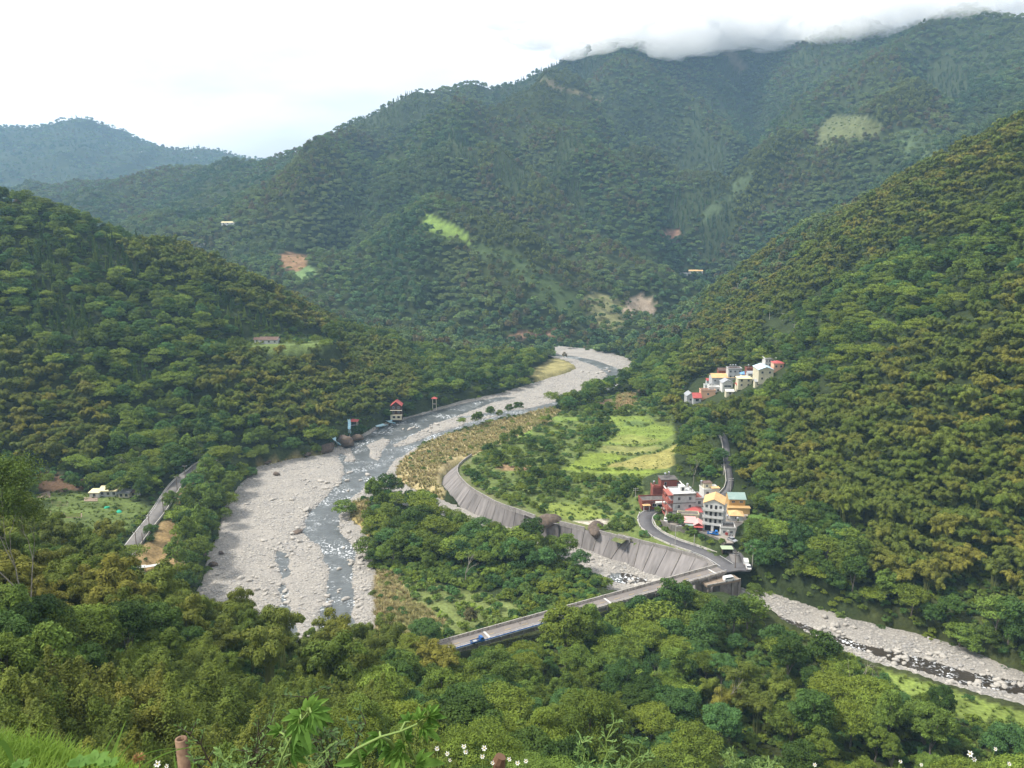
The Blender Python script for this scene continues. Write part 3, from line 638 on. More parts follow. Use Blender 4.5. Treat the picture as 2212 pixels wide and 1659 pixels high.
def water_material(name, c, foam=True, foamlo=.6):
    m = bpy.data.materials.new(name); m.use_nodes = True
    nt = m.node_tree; nd, lk = nt.nodes, nt.links; b = nd['Principled BSDF']
    b.inputs['Roughness'].default_value = .3; b.inputs['Specular IOR Level'].default_value = .3
    g = nd.new('ShaderNodeNewGeometry')
    def noise(s, d, stretch=None):
        n = nd.new('ShaderNodeTexNoise'); n.inputs['Scale'].default_value = s; n.inputs['Detail'].default_value = d
        lk.new(g.outputs['Position'], n.inputs['Vector']); return n
    n1 = noise(.22, 4)
    cr = nd.new('ShaderNodeValToRGB'); e = cr.color_ramp.elements
    e[0].position = .38; e[0].color = (c[0] * .7, c[1] * .7, c[2] * .7, 1); e[1].position = .64; e[1].color = (*c, 1)
    lk.new(n1.outputs['Fac'], cr.inputs['Fac'])
    col = cr.outputs['Color']
    if foam:
        n2 = noise(.07, 3); n3 = noise(1.1, 6)
        mu = nd.new('ShaderNodeMath'); mu.operation = 'MULTIPLY'
        a = nd.new('ShaderNodeMapRange'); a.inputs['From Min'].default_value = .46; a.inputs['From Max'].default_value = .62; lk.new(n2.outputs['Fac'], a.inputs['Value'])
        c2 = nd.new('ShaderNodeMapRange'); c2.inputs['From Min'].default_value = foamlo - .05; c2.inputs['From Max'].default_value = foamlo + .03; lk.new(n3.outputs['Fac'], c2.inputs['Value'])
        lk.new(a.outputs['Result'], mu.inputs[0]); lk.new(c2.outputs['Result'], mu.inputs[1])
        mx = nd.new('ShaderNodeMixRGB'); mx.inputs['Color2'].default_value = (.8, .82, .84, 1)
        lk.new(mu.outputs[0], mx.inputs['Fac']); lk.new(col, mx.inputs['Color1']); col = mx.outputs['Color']
        lk.new(mu.outputs[0], b.inputs['Roughness'])
        r = nd.new('ShaderNodeMapRange'); r.inputs['To Min'].default_value = .3; r.inputs['To Max'].default_value = .9
        lk.new(mu.outputs[0], r.inputs['Value']); lk.new(r.outputs['Result'], b.inputs['Roughness'])
    lk.new(col, b.inputs['Base Color'])
    n4 = noise(.9, 5)
    bp = nd.new('ShaderNodeBump'); bp.inputs['Strength'].default_value = .5; bp.inputs['Distance'].default_value = .3
    lk.new(n4.outputs['Fac'], bp.inputs['Height']); lk.new(bp.outputs['Normal'], b.inputs['Normal'])
    return m
WX, WY = BX[::2, ::2], BY[::2, ::2]
wme, _ = gridmesh('river_water', WX, WY, np.full(WX.shape, -0.32), water_material('river_water', (.105, .115, .115)), bedge[::2, ::2] < 3)
link('river_water', wme, kind='structure')
_e2 = sdf(WX, WY, BED_TRIB)
wme, _ = gridmesh('stream_water', WX, WY, np.full(WX.shape, -0.30), water_material('stream_water', (.045, .036, .026)), (_e2 < 3) & (WX > 42))
link('stream_water', wme, kind='structure')
def grid_z(x, y):
    ri = np.interp(y, rows, np.arange(len(rows))); r0 = np.clip(ri.astype(int), 0, len(rows) - 2); fr = ri - r0
    def row(r):
        c = x / (rows[r] + 170); cf = (c - cols[0]) / (cols[1] - cols[0]); c0 = np.clip(cf.astype(int), 0, len(cols) - 2); f = np.clip(cf - c0, 0, 1)
        return GZ[r, c0] * (1 - f) + GZ[r, c0 + 1] * f
    return row(r0) * (1 - fr) + row(r0 + 1) * fr
def rock_mesh(name, seed, m, sub=2, rough=.28, flat=.7):
    import bmesh
    from mathutils import noise as mn
    bm = bmesh.new(); bmesh.ops.create_icosphere(bm, subdivisions=sub, radius=1)
    rg = random.Random(seed); o = Vector((rg.uniform(0, 90), rg.uniform(0, 90), rg.uniform(0, 90))); sx, sy = rg.uniform(.8, 1.25), rg.uniform(.75, 1.1)
    planes = [(Vector((rg.gauss(0, 1), rg.gauss(0, 1), rg.gauss(.3, 1))).normalized(), rg.uniform(.62, .88)) for _ in range(6)]
    for v in bm.verts:
        p = v.co.copy()
        for n, d in planes:
            e = p.dot(n)
            if e > d: p -= n * (e - d) * .85
        p *= 1 + rough * mn.noise(p * 1.3 + o) + .1 * mn.noise(p * 3.7 + o)
        v.co = Vector((p.x * sx, p.y * sy, p.z * flat))
    me = bpy.data.meshes.new(name); bm.to_mesh(me); bm.free(); me.materials.append(m)
    for p in me.polygons: p.use_smooth = sub > 2
    return me

M_STONE = [mat('stone_pale', (.43, .40, .355), .9, (1.2, (.29, .27, .245), .4, .7)), mat('stone_grey', (.25, .238, .225), .9, (1.2, (.36, .34, .315), .4, .7)), mat('stone_dark', (.095, .072, .058), .9, (.8, (.17, .13, .10), .4, .7))]
ROCKS = [rock_mesh('boulder', 420 + i, M_STONE[0], 3) for i in range(5)]
ROCKS_D = [rock_mesh('boulder', 430 + i, M_STONE[2], 3) for i in range(4)]


# ------------------------------------------------------------------ roads, river wall, bridge
M_ASPH = mat('asphalt', (.105, .10, .105), .9, [(.25, (.14, .135, .135), .4, .65), (2.0, (.08, .078, .08), .5, .7)])
M_ASPH2 = mat('old_asphalt', (.16, .15, .145), .9, [(.3, (.20, .185, .17), .4, .65), (2.5, (.12, .115, .11), .5, .7)])
M_DECK = mat('bridge_asphalt', (.19, .168, .155), .9, [(.3, (.23, .20, .18), .4, .65), (2.5, (.18, .16, .145), .5, .7)])
M_LINE = mat('white_paint', (.62, .61, .58), .7, (1.5, (.42, .40, .38), .45, .7))
M_YLINE = mat('yellow_paint', (.50, .36, .10), .7)
M_CURB = mat('pale_concrete', (.52, .49, .44), .85, (.8, (.33, .31, .28), .42, .68))
M_CONC = mat('weathered_concrete', (.30, .275, .26), .9, [(.35, (.20, .185, .175), .4, .66), (1.6, (.40, .37, .34), .5, .72)])
M_DARKC = mat('stained_concrete', (.17, .15, .135), .9, (.5, (.26, .24, .22), .42, .68))
def panel_material():
    m = bpy.data.materials.new('river_wall_concrete'); m.use_nodes = True
    nt = m.node_tree; nd, lk = nt.nodes, nt.links; b = nd['Principled BSDF']; b.inputs['Roughness'].default_value = .9; b.inputs['Specular IOR Level'].default_value = .2
    tc = nd.new('ShaderNodeTexCoord'); mp = nd.new('ShaderNodeMapping'); mp.inputs['Scale'].default_value = (.7, .12, .12)
    lk.new(tc.outputs['Object'], mp.inputs['Vector'])
    oi = nd.new('ShaderNodeObjectInfo'); va = nd.new('ShaderNodeVectorMath'); va.operation = 'ADD'
    lk.new(mp.outputs['Vector'], va.inputs[0]); lk.new(oi.outputs['Location'], va.inputs[1])
    n = nd.new('ShaderNodeTexNoise'); n.inputs['Scale'].default_value = 1.0; n.inputs['Detail'].default_value = 5; lk.new(va.outputs[0], n.inputs['Vector'])
    cr = nd.new('ShaderNodeValToRGB'); e = cr.color_ramp.elements; e[0].position = .33; e[0].color = (.15, .138, .132, 1); e[1].position = .75; e[1].color = (.26, .238, .228, 1)
    k = cr.color_ramp.elements.new(.5); k.color = (.20, .184, .178, 1)
    lk.new(n.outputs['Fac'], cr.inputs['Fac'])
    mr = nd.new('ShaderNodeMapRange'); mr.inputs['To Min'].default_value = .82; mr.inputs['To Max'].default_value = 1.2; lk.new(oi.outputs['Random'], mr.inputs['Value'])
    mu = nd.new('ShaderNodeMixRGB'); mu.blend_type = 'MULTIPLY'; mu.inputs['Fac'].default_value = 1
    lk.new(cr.outputs['Color'], mu.inputs['Color1']); lk.new(mr.outputs['Result'], mu.inputs['Color2']); lk.new(mu.outputs['Color'], b.inputs['Base Color'])
    return m
M_PANEL = panel_material()
ribbon('village_road', ROAD_VILLAGE, 6.2, M_ASPH, kind='structure')
ribbon('hillside_road', ROAD_UP, 3.0, M_ASPH, kind='structure')
ribbon('riverside_road', ROAD_LEFT, 6.0, M_ASPH2, kind='structure')
ribbon('lane', LANE, 3.6, M_ASPH2, dz=-.02, kind='structure')
flat_poly('road_junction', JUNCTION, M_ASPH, 8.985, kind='structure')
for i, (line, offs) in enumerate(((ROAD_VILLAGE, (-2.85, 2.85)), (ROAD_LEFT, (-2.75, 2.75)))):
    for off in offs: ribbon('edge_line', line, .22, M_LINE, dz=.006, skirt=0.0, off=off, kind='structure')
def low_wall(name, label, line, off, h, w, m, seg=6.0, cat='wall', group=None):
    P = smooth_line(line, seg); c = P[len(P) // 2]
    t = thing(name, label, cat, (c.x, c.y, c.z), 0, group)
    for i in range(len(P) - 1):
        a, b = P[i], P[i + 1]; d = b - a; L = math.hypot(d.x, d.y); d2 = Vector((d.x, d.y, 0)).normalized(); n = Vector((-d2.y, d2.x, 0)); a2 = a + n * off
        b2 = b + n * off; L = (Vector((b2.x, b2.y, 0)) - Vector((a2.x, a2.y, 0))).length
        mb = MB().box(0.03, L - .03, -w / 2, w / 2, -.6, h + .001 * (i % 2))
        o = mb.obj('wall_segment', m, t); o.location = (a2.x - c.x, a2.y - c.y, a2.z - c.z); o.rotation_euler = (0, -math.atan2(b.z - a.z, L), math.atan2(d.y, d.x))
    return t
low_wall('roadside_wall', 'low pale concrete wall along the inner edge of the curved village road', ROAD_VILLAGE[1:8], -3.25, .55, .25, M_CURB)
low_wall('roadside_wall', 'low pale concrete wall along the outer edge of the curved village road', ROAD_VILLAGE[2:8], 3.3, .45, .25, M_CURB)
low_wall('roadside_wall', 'pale concrete wall beside the narrow road climbing the right hillside', ROAD_UP, 1.8, .8, .25, M_CURB)
low_wall('roadside_wall', 'pale concrete edge wall along the river side of the left bank road', ROAD_LEFT, -3.2, .6, .25, M_CURB)
low_wall('roadside_wall', 'pale concrete edge wall along the hill side of the left bank road', ROAD_LEFT[4:], 3.2, .35, .25, M_CURB)

# --- river wall: sloping slabs with a parapet
def resample(P, n):
    P = [Vector(p) for p in P]; d = [0]
    for a, b in zip(P, P[1:]): d.append(d[-1] + (b - a).length)
    out = []
    for k in range(n + 1):
        s = d[-1] * k / n; i = max(j for j in range(len(P) - 1) if d[j] <= s + 1e-6)
        f = (s - d[i]) / (d[i + 1] - d[i] + 1e-9); out.append(P[i].lerp(P[i + 1], min(f, 1)))
    return out
NP = 34
ST = smooth_line(REV_TOP, 2.0); SB = smooth_line(REV_BOT, 2.0)
# pair each top point with the toe, in proportion
TP = resample(ST, NP)
BF = resample(SB, 400); prm = np.array([min(range(401), key=lambda j: (BF[j] - p).length) for p in TP], float); prm = np.maximum.accumulate(prm); prm[0], prm[-1] = 0, 400
for _ in range(6): prm[1:-1] = (prm[:-2] + 2 * prm[1:-1] + prm[2:]) / 4
BT = [BF[int(round(q))] for q in prm]
rc = TP[NP // 2]
rw = thing('river_wall', 'long curved sloping concrete river wall with stained grey slabs and parapet on top', 'river wall', rc)
for i in range(NP):
    a, b, c, d = TP[i], TP[i + 1], BT[i + 1], BT[i]
    o_ = (a + b) / 2
    xa = (b - a).normalized(); ya = ((c + d) / 2 - o_).normalized(); za = xa.cross(ya).normalized(); ya = za.cross(xa)
    if za.z < 0: pass
    M = Matrix((xa, ya, za)).transposed().to_4x4(); M.translation = o_ - rc
    Mi = M.inverted(); g_ = .10
    def L_(p): return Mi @ (p - rc)
    A, B, C_, D_ = L_(a.lerp(b, g_ / 6)), L_(b.lerp(a, g_ / 6)), L_(c.lerp(d, g_ / 6)), L_(d.lerp(c, g_ / 6))
    up = Vector((0, 0, 1)) if za.z > 0 else Vector((0, 0, -1))
    lift = up * (.02 * ((i * 7) % 3))
    thk = -up * .8
    V = [p + lift for p in (A, B, C_, D_)] + [p + thk for p in (A, B, C_, D_)]
    mb = MB(); mb.add(V, [(0, 1, 2, 3), (0, 4, 5, 1), (1, 5, 6, 2), (2, 6, 7, 3), (3, 7, 4, 0)])
    o = mb.obj('slab', M_PANEL, rw); o.matrix_local = M
for i in range(NP):
    a, b = TP[i], TP[i + 1]
    if min(((a + b) / 2 - at(*q, 7)).length for q in (z2(1300, 812), z2(1740, 895))) < 4.2: continue
    d = b - a; L = math.hypot(d.x, d.y)
    o = MB().box(.04, L - .04, -.22, .22, -.8, 1.25 + .03 * (i % 2)).obj('parapet', M_CONC, rw)
    o.location = a - rc; o.rotation_euler = (0, 0, math.atan2(d.y, d.x))
# ribs between some slabs
for i in (22, 24, 28, 29, 31):
    a, b = TP[i], BT[i]; o = MB().tube([a - rc + Vector((0, 0, .1)), b - rc + Vector((0, 0, .15))], .28, 4).obj('rib', M_DARKC, rw)
inner = resample(ST, 80); off_in = []
for i, p in enumerate(inner):
    t = inner[min(i + 1, 80)] - inner[max(i - 1, 0)]; n = Vector((-t.y, t.x, 0)).normalized(); off_in.append(p + n * 2.2)
M_BERM = mat('grassy_berm', (.10, .13, .04), .95, [(.3, (.16, .16, .06), .4, .65), (1.5, (.26, .23, .18), .55, .7)])
V = []; 
for i, p in enumerate(inner):
    t = inner[min(i + 1, 80)] - inner[max(i - 1, 0)]; n = Vector((-t.y, t.x, 0)).normalized()
    V += [tuple(p + n * .1 + Vector((0, 0, .1))), tuple(p + n * 5 + Vector((0, 0, .18)))]
link('berm', fmesh('berm', V, [(2 * i, 2 * i + 2, 2 * i + 3, 2 * i + 1) for i in range(80)], M_BERM), kind='structure')
link('berm', fmesh('toe', [tuple(p + Vector((0, 0, .05))) for p in BT] + [tuple(p + (p - q).normalized() * 2.2 * Vector((1, 1, 0)) + Vector((0, 0, -.1))) for p, q in zip(BT, TP)], [(i, i + 1, i + 2 + NP, i + 1 + NP) for i in range(NP)], M_CURB), kind='structure').name = 'wall_footing'

# --- the bridge
bd = BR_B - BR_A; BL = bd.length; brz = math.atan2(bd.y, bd.x)
br = thing('road_bridge', 'long narrow concrete road bridge with weathered parapet and blue pipe running to the road junction', 'bridge', BR_A, brz)
MB().box(0, BL, -2.8, 2.8, -.4, 0).obj('deck', M_CONC, br)
MB().box(0, BL, -2.45, 2.45, 0.004, .05).obj('road_surface', M_DECK, br)
for yy_ in (-1.7, 1.7): MB().box(0, BL, yy_ - .35, yy_ + .35, -1.9, -.45).obj('girder', M_CONC, br)
M_PAR = mat('weathered_parapet', (.50, .46, .41), .9, [(.9, (.15, .11, .09), .5, .62), (3, (.36, .32, .28), .45, .65)])
nseg = int(BL / 5)
for s_, (m_, hh) in ((1, (M_PAR, .95)), (-1, (M_PAR, .5))):
    me = MB().box(.06, BL / nseg - .06, -.14, .14, 0, hh).mesh('parapet', m_)
    pm = MB().box(-.14, .14, -.2, .2, 0, hh + .1).mesh('parapet_post', M_CONC)
    for k in range(nseg):
        o = link('parapet', me, br, (k * BL / nseg, s_ * 2.62, 0)); link('parapet_post', pm, br, (k * BL / nseg, s_ * 2.62, 0))
MB().box(0, BL, 2.5, 2.74, .96, 1.03).obj('coping', M_CURB, br)
M_BLUE = mat('blue_pipe', (.05, .13, .34), .45, spec=.5); M_WPIPE = mat('pale_pipe', (.60, .62, .62), .45)
MB().tube([(0, -3.0, .45), (BL * .45, -3.0, .45)], .16, 8).obj('pipe', M_BLUE, br); MB().tube([(0, -3.0, .10), (BL * .45, -3.0, .10)], .12, 8).obj('pipe', M_WPIPE, br)
MB().tube([(0, -2.62, .95), (BL, -2.62, .95)], .05, 6).obj('handrail', M_WPIPE, br)
bm_ = MB().box(-.15, .15, -.3, .3, -1.4, -.1).mesh('bracket', M_DARKC)
for k in range(int(BL / 4)): link('bracket', bm_, br, (k * 4 + 2, -2.95, 0))
for k in (.22, .47, .72, .92):
    p = BL * k; pr = MB().box(p - .7, p + .7, -2.5, 2.5, -2.9, -1.9); pr.box(p - .6, p + .6, -1.6, 1.6, -12, -2.9); pr.obj('pier', M_DARKC, br)
for k in (.24, .60, .965): MB().box(BL * k, BL * k + .7, -2.4, 2.4, .052, .06).obj('expansion_joint', M_LINE, br)
dm = MB().box(0, 2.2, -.06, .06, .052, .058).mesh('lane_dash', M_YLINE)
for k in range(int(BL / 6)): link('lane_dash', dm, br, (k * 6 + 1, 0, 0))
# old bridge stub / parking platform downstream
pa, pb = at(*z1(1080, 1440), 7.5), at(*z1(1440, 1370), 7.5); d = pb - pa
st = thing('old_bridge_stub', 'old concrete bridge end used as parking ledge with dark piers over the side stream', 'bridge', pa, math.atan2(d.y, d.x))
MB().box(0, d.length, 0, 5.0, -.7, 0).obj('deck', mat('dusty_concrete', (.30, .23, .17), .9, (.5, (.2, .16, .12), .4, .65)), st)
for k in (.1, .45, .8, 1.0): MB().box(d.length * k - .5, d.length * k + .5, .4, 4.6, -8, -.7).obj('pier', M_DARKC, st)
MB().box(0, d.length, -.12, .12, 0, .45).obj('parapet', M_PAR, st)
MB().box(d.length * .42, d.length * 1.03, .8, 4.8, -7.5, -.72).obj('abutment', M_DARKC, st)

# ------------------------------------------------------------------ houses
M_WHITE = mat('white_render', (.66, .65, .62), .8, (.7, (.50, .49, .47), .45, .72))
M_GREYW = mat('grey_render', (.52, .52, .52), .85, [(.6, (.38, .38, .385), .42, .68)])
M_BRICK = mat('red_brick', (.27, .085, .06), .85, (.9, (.20, .065, .05), .4, .66))
M_REDP = mat('red_paint', (.38, .12, .09), .75, (.9, (.30, .10, .08), .4, .66))
M_ORROOF = mat('orange_sheet_roof', (.66, .43, .19), .6, (.6, (.52, .34, .17), .4, .66))
M_YROOF = mat('pale_yellow_roof', (.80, .70, .42), .6, (.6, (.70, .60, .36), .4, .66))
M_GREENROOF = mat('grey_green_roof', (.22, .31, .28), .55, (.5, (.28, .36, .33), .4, .66))
M_REDROOF = mat('red_sheet_roof', (.45, .10, .09), .6, (.6, (.36, .08, .075), .4, .66))
M_PINKROOF = mat('pink_sheet_roof', (.68, .33, .32), .6, (.6, (.60, .38, .34), .4, .66))
M_DARKROOF = mat('dark_flat_roof', (.10, .09, .085), .95, (.5, (.17, .15, .14), .42, .68))
M_BROWNROOF = mat('brown_tiled_roof', (.12, .075, .06), .9, (.8, (.17, .12, .10), .42, .68))
M_OCHRE = mat('ochre_render', (.48, .32, .14), .85, (.7, (.46, .28, .11), .42, .68))
M_CREAM = mat('cream_render', (.62, .57, .42), .85, (.7, (.5, .46, .34), .42, .68))
M_PEACH = mat('peach_render', (.68, .42, .28), .85)
M_GLASS = mat('window_glass', (.03, .035, .045), .15, spec=.6)
M_FRAME = mat('window_frame', (.45, .45, .46), .6)
M_DOOR = mat('dark_opening', (.025, .022, .022), .8)
M_STEEL = mat('stainless_tank', (.62, .63, .65), .25, metallic=.9)
M_BLUEROOF = mat('blue_sheet_roof', (.16, .34, .62), .55); M_GREYROOF = mat('grey_sheet_roof', (.36, .37, .39), .6, (.6, (.28, .29, .30), .4, .66))
M_GRN = mat('green_paint', (.10, .36, .16), .7); M_TERRA = mat('dusty_yard', (.36, .31, .26), .95, (.6, (.27, .24, .21), .42, .68))
M_TIMBER = mat('dark_timber', (.07, .045, .035), .85); M_TARP = mat('blue_tarp', (.12, .3, .55), .6)
_wc = {}
def win(t, x, z, w, h, y=0.0, face='front', door=False):
    """window or door: frame with a recessed pane as its child; face: front (-y), left (-x), right (+x)"""
    key = (round(w, 2), round(h, 2), door)
    if key not in _wc:
        f = MB(); e = .09
        for b in ((-w / 2 - e, w / 2 + e, -.07, .02, h / 2, h / 2 + e), (-w / 2 - e, w / 2 + e, -.10, .02, -h / 2 - e, -h / 2), (-w / 2 - e, -w / 2, -.07, .02, -h / 2, h / 2), (w / 2, w / 2 + e, -.07, .02, -h / 2, h / 2)): f.box(*b)
        if not door: f.box(-.035, .035, -.06, .02, -h / 2, h / 2)
        _wc[key] = (f.mesh('window', M_FRAME), MB().box(-w / 2, w / 2, -.02, .03, -h / 2, h / 2).mesh('pane', M_DOOR if door else M_GLASS))
    fm_, pm_ = _wc[key]
    o = link('door' if door else 'window', fm_, t)
    if face == 'front': o.location = (x, y, z)
    elif face == 'left': o.location = (y, x, z); o.rotation_euler = (0, 0, -math.pi / 2)
    else: o.location = (y, x, z); o.rotation_euler = (0, 0, math.pi / 2)
    link('pane', pm_, o)
def site(bl, br_, z):
    a, b = at(*bl, z), at(*br_, z); d = b - a
    return a, d.length, math.atan2(d.y, d.x)
def gable(mb, W, Dp, z, rise, ov=.4, along='x', thick=.15):
    """ridge along x or y"""
    if along == 'x':
        for s in (0, 1):
            y0, y1 = (-ov, Dp / 2) if s == 0 else (Dp + ov, Dp / 2); za = z - rise * ov / (Dp / 2)
            V = [(-ov, y0, za), (W + ov, y0, za), (W + ov, y1, z + rise), (-ov, y1, z + rise)]
            mb.add(V + [(a, b, c + thick) for a, b, c in V], [(3, 2, 1, 0), (4, 5, 6, 7), (0, 1, 5, 4), (1, 2, 6, 5), (2, 3, 7, 6), (3, 0, 4, 7)])
    else:
        for s in (0, 1):
            x0, x1 = (-ov, W / 2) if s == 0 else (W + ov, W / 2); za = z - rise * ov / (W / 2)
            V = [(x0, -ov, za), (x1, -ov, z + rise), (x1, Dp + ov, z + rise), (x0, Dp + ov, za)]
            mb.add(V + [(a, b, c + thick) for a, b, c in V], [(0, 1, 2, 3), (7, 6, 5, 4), (0, 4, 5, 1), (1, 5, 6, 2), (2, 6, 7, 3), (3, 7, 4, 0)])
    return mb
def gable_end(mb, W, Dp, z, rise, along):
    if along == 'x': mb.add([(.01, 0, z), (.01, Dp, z), (.01, Dp / 2, z + rise), (W - .01, 0, z), (W - .01, Dp, z), (W - .01, Dp / 2, z + rise)], [(0, 2, 1), (3, 4, 5), (0, 3, 5, 2), (1, 2, 5, 4), (0, 1, 4, 3)])
    else: mb.add([(0, .01, z), (W, .01, z), (W / 2, .01, z + rise), (0, Dp - .01, z), (W, Dp - .01, z), (W / 2, Dp - .01, z + rise)], [(0, 1, 2), (3, 5, 4), (0, 2, 5, 3), (1, 4, 5, 2), (0, 3, 4, 1)])
def house(name, label, bl, br_, z, depth, h, wall, roof='flat', rmat=None, rise=1.2, floors=1, ncol=2, ww=1.1, wh=1.2, band=None, tanks=0, W=None, sidewin=0, sidef='left', cat='house', along='x', ground=True, rz=None):
    a, W0, r_ = site(bl, br_, z); W = W or W0; r_ = r_ if rz is None else rz
    t = thing(name, label, cat, a, r_)
    wm = MB().box(0, W, 0, depth, -1.5, h)
    if roof == 'gable': gable_end(wm, W, depth, h, rise, along)
    wm.obj('wall', wall, t)
    if roof == 'flat':
        mb = MB().box(-.15, W + .15, -.15, depth + .15, h, h + .18); mb.obj('roof', rmat or M_DARKROOF, t)
        p = MB(); e = .15
        p.box(-e, W + e, -e, .05, h + .181, h + .75).box(-e, W + e, depth - .05, depth + e, h + .181, h + .75).box(-e, .05, .05, depth - .05, h + .181, h + .74).box(W - .05, W + e, .05, depth - .05, h + .181, h + .74)
        p.obj('roof_parapet', wall, t)
    elif roof == 'gable': gable(MB(), W, depth, h + .03, rise, .45, along).obj('roof', rmat, t)
    elif roof == 'shed':
        MB().box(-.4, W + .4, -.5, depth + .3, 0, .14).obj('roof', rmat, t, loc=(0, 0, h + .02)).rotation_euler = (R(6), 0, 0)
    elif roof == 'hip':
        mb = MB(); o_ = .5; hx = min(W, depth) / 2
        mb.add([(-o_, -o_, h), (W + o_, -o_, h), (W + o_, depth + o_, h), (-o_, depth + o_, h), (hx, depth / 2, h + rise), (W - hx, depth / 2, h + rise)] if W >= depth else
               [(-o_, -o_, h), (W + o_, -o_, h), (W + o_, depth + o_, h), (-o_, depth + o_, h), (W / 2, hx, h + rise), (W / 2, depth - hx, h + rise)],
               [(0, 1, 5, 4), (1, 2, 5), (2, 3, 4, 5), (3, 0, 4), (3, 2, 1, 0)] if W >= depth else [(0, 1, 4), (1, 2, 5, 4), (2, 3, 5), (3, 0, 4, 5), (3, 2, 1, 0)])
        mb.obj('roof', rmat, t)
    fh = h / floors
    for f in range(floors):
        for c in range(ncol):
            win(t, W * (c + .5) / ncol, fh * f + fh * .55, ww, wh)
        for c in range(sidewin):
            win(t, depth * (c + .5) / sidewin, fh * f + fh * .55, .8, 1.0, y=0.0 if sidef == 'left' else W, face=sidef)
        if band and f: MB().box(-.12, W + .12, -.14, 0, fh * f - .15, fh * f + .12).obj('floor_band', band, t)
    for k in range(tanks):
        tank(t, W * .25 + k * 1.7, depth * .7, h + .2)
    return t, W, depth, h
def tank(t, x, y, z):
    mb = MB().tube([(x, y, z + .7), (x, y, z + 2.0), (x, y, z + 2.25)], [.55, .55, .15], 10)
    for q in ((-.35, -.35), (.35, -.35), (.35, .35), (-.35, .35)): mb.tube([(x + q[0], y + q[1], z), (x + q[0], y + q[1], z + .75)], .05, 4)
    mb.obj('water_tank', M_STEEL, t)
def balcony(t, x0, x1, z, d, m, y=0.0, rail=.85):
    mb = MB().box(x0, x1, y - d, y - .001, z - .15, z).box(x0, x1, y - d, y - d + .1, z, z + rail).box(x0, x0 + .1, y - d + .1, y - .001, z, z + rail).box(x1 - .1, x1, y - d + .1, y - .001, z, z + rail)
    mb.obj('balcony', m, t)

YARD = [at(*z7(*p), 12) for p in ((240, 700), (340, 720), (300, 860), (420, 960), (700, 1010), (1000, 1100), (1170, 1180), (1260, 1260), (1420, 1260), (1480, 1000), (1640, 900), (1660, 740), (1300, 560), (1000, 560), (800, 640), (400, 600))]
flat_poly('village_yard', YARD, M_TERRA, 12.0, kind='structure')
# 1 red brick house with roof terrace
t, W, Dp, h = house('terrace_house', 'red brick house with white edged roof terrace and brick roof room', z7(330, 618), z7(640, 610), 12, 10, 5.6, M_BRICK, rmat=M_DARKROOF, floors=2, ncol=2, sidewin=3)
MB().box(-.3, W + .3, -.3, .25, h + .755, h + .87).box(-.3, .25, .25, Dp, h + .755, h + .87).box(W - .25, W + .3, .25, Dp, h + .755, h + .87).obj('coping', M_WHITE, t)
MB().box(-1.2, W * .68, 4.2, 9.6, h + .185, h + 3.4).obj('roof_room', M_BRICK, t); MB().box(-1.5, W * .72, 3.9, 9.9, h + 3.4, h + 3.62).obj('roof_room_slab', M_DARKROOF, t)
win(t, .7, h + 1.7, .9, 1.3, y=4.2, door=True); tank(t, 1.2, 7, h + 3.6); tank(t, 3.2, 8.5, h + 3.6)
MB().box(-4.5, -.2, 5, 9.5, -1.5, h - .4).obj('side_wing', M_BRICK, t); MB().box(-4.6, -.2, 4.9, 5.1, h - .4, h + .5).box(-4.6, -4.4, 5.1, 9.5, h - .4, h + .5).obj('wing_parapet', M_REDP, t); tank(t, -3.4, 8.2, h - .4)
# front shop
t, W, Dp, h = house('roadside_shop', 'low dark flat roofed shop with white posts and brick front beside the road bend', z7(-50, 722), z7(345, 706), 10.6, 6.5, 3.3, M_BRICK, rmat=M_DARKROOF, floors=1, ncol=3, ww=1.6, wh=1.4)
MB().box(W * .52, W * 1.0, -1.8, -.16, 2.7, 3.5).obj('sign_fascia', M_WHITE, t); MB().box(-.2, W * .3, -2.2, -.16, 2.35, 2.45).obj('awning', M_ORROOF, t)
for k in (0.02, .24, .55, .78): MB().box(W * k, W * k + .22, -1.75, -1.5, -1, 2.69 if k > .5 else 2.34).obj('post', M_WHITE, t)
win(t, W * .72, 1.1, 2.0, 2.1, y=-.01, door=True)
# 2 grey-white three storey house
t, W, Dp, h = house('apartment_house', 'pale grey three storey house with dark floor bands and red balconies on its left side', z7(445, 872), z7(795, 858), 10.8, 8.5, 10.2, M_GREYW, rmat=M_WHITE, floors=3, ncol=2, ww=1.0, wh=1.25, band=M_DARKROOF, tanks=0)
MB().box(-.25, W + .25, -.3, -.16, h - .1, h + .72).obj('fascia', M_DARKC, t)
for f in range(3):
    z_ = f * 3.4 + (.1 if f else .0)
    MB().box(-2.4, -.16, .2, 8.2, z_ + 3.15, z_ + 3.4).box(-2.4, -2.28, .2, 8.2, z_ + (0 if f else .2), z_ + 1.0).box(-2.28, -.16, .2, .32, z_ + (0 if f else .2), z_ + 1.0).obj('balcony', M_REDP, t)
    for yy_ in (.3, 4, 7.9): MB().box(-2.35, -2.1, yy_, yy_ + .25, z_ + 1.001, z_ + 3.149).obj('balcony_post', M_REDP, t)
    win(t, 2.5, z_ + 1.6, 1.2, 1.4, y=0, face='left'); win(t, 6, z_ + 1.6, 1.2, 1.4, y=0, face='left')
MB().box(W * .42, W * .66, 4, 7, h + .19, h + 2.4).obj('stair_head', M_WHITE, t); win(t, W * .54, h + 1.2, .9, 1.4, y=4, door=True); tank(t, W * .78, 5, h + 1.2); tank(t, W * .85, 3, h + .2)
# 3 grey two storey house between
t, W, Dp, h = house('annex_house', 'narrow grey two storey house with red brick roof parapet between the two white houses', z7(797, 800), z7(925, 795), 11.6, 7, 6.6, M_GREYW, rmat=M_BRICK, floors=2, ncol=1, ww=1.1, wh=1.3, band=M_DARKROOF)
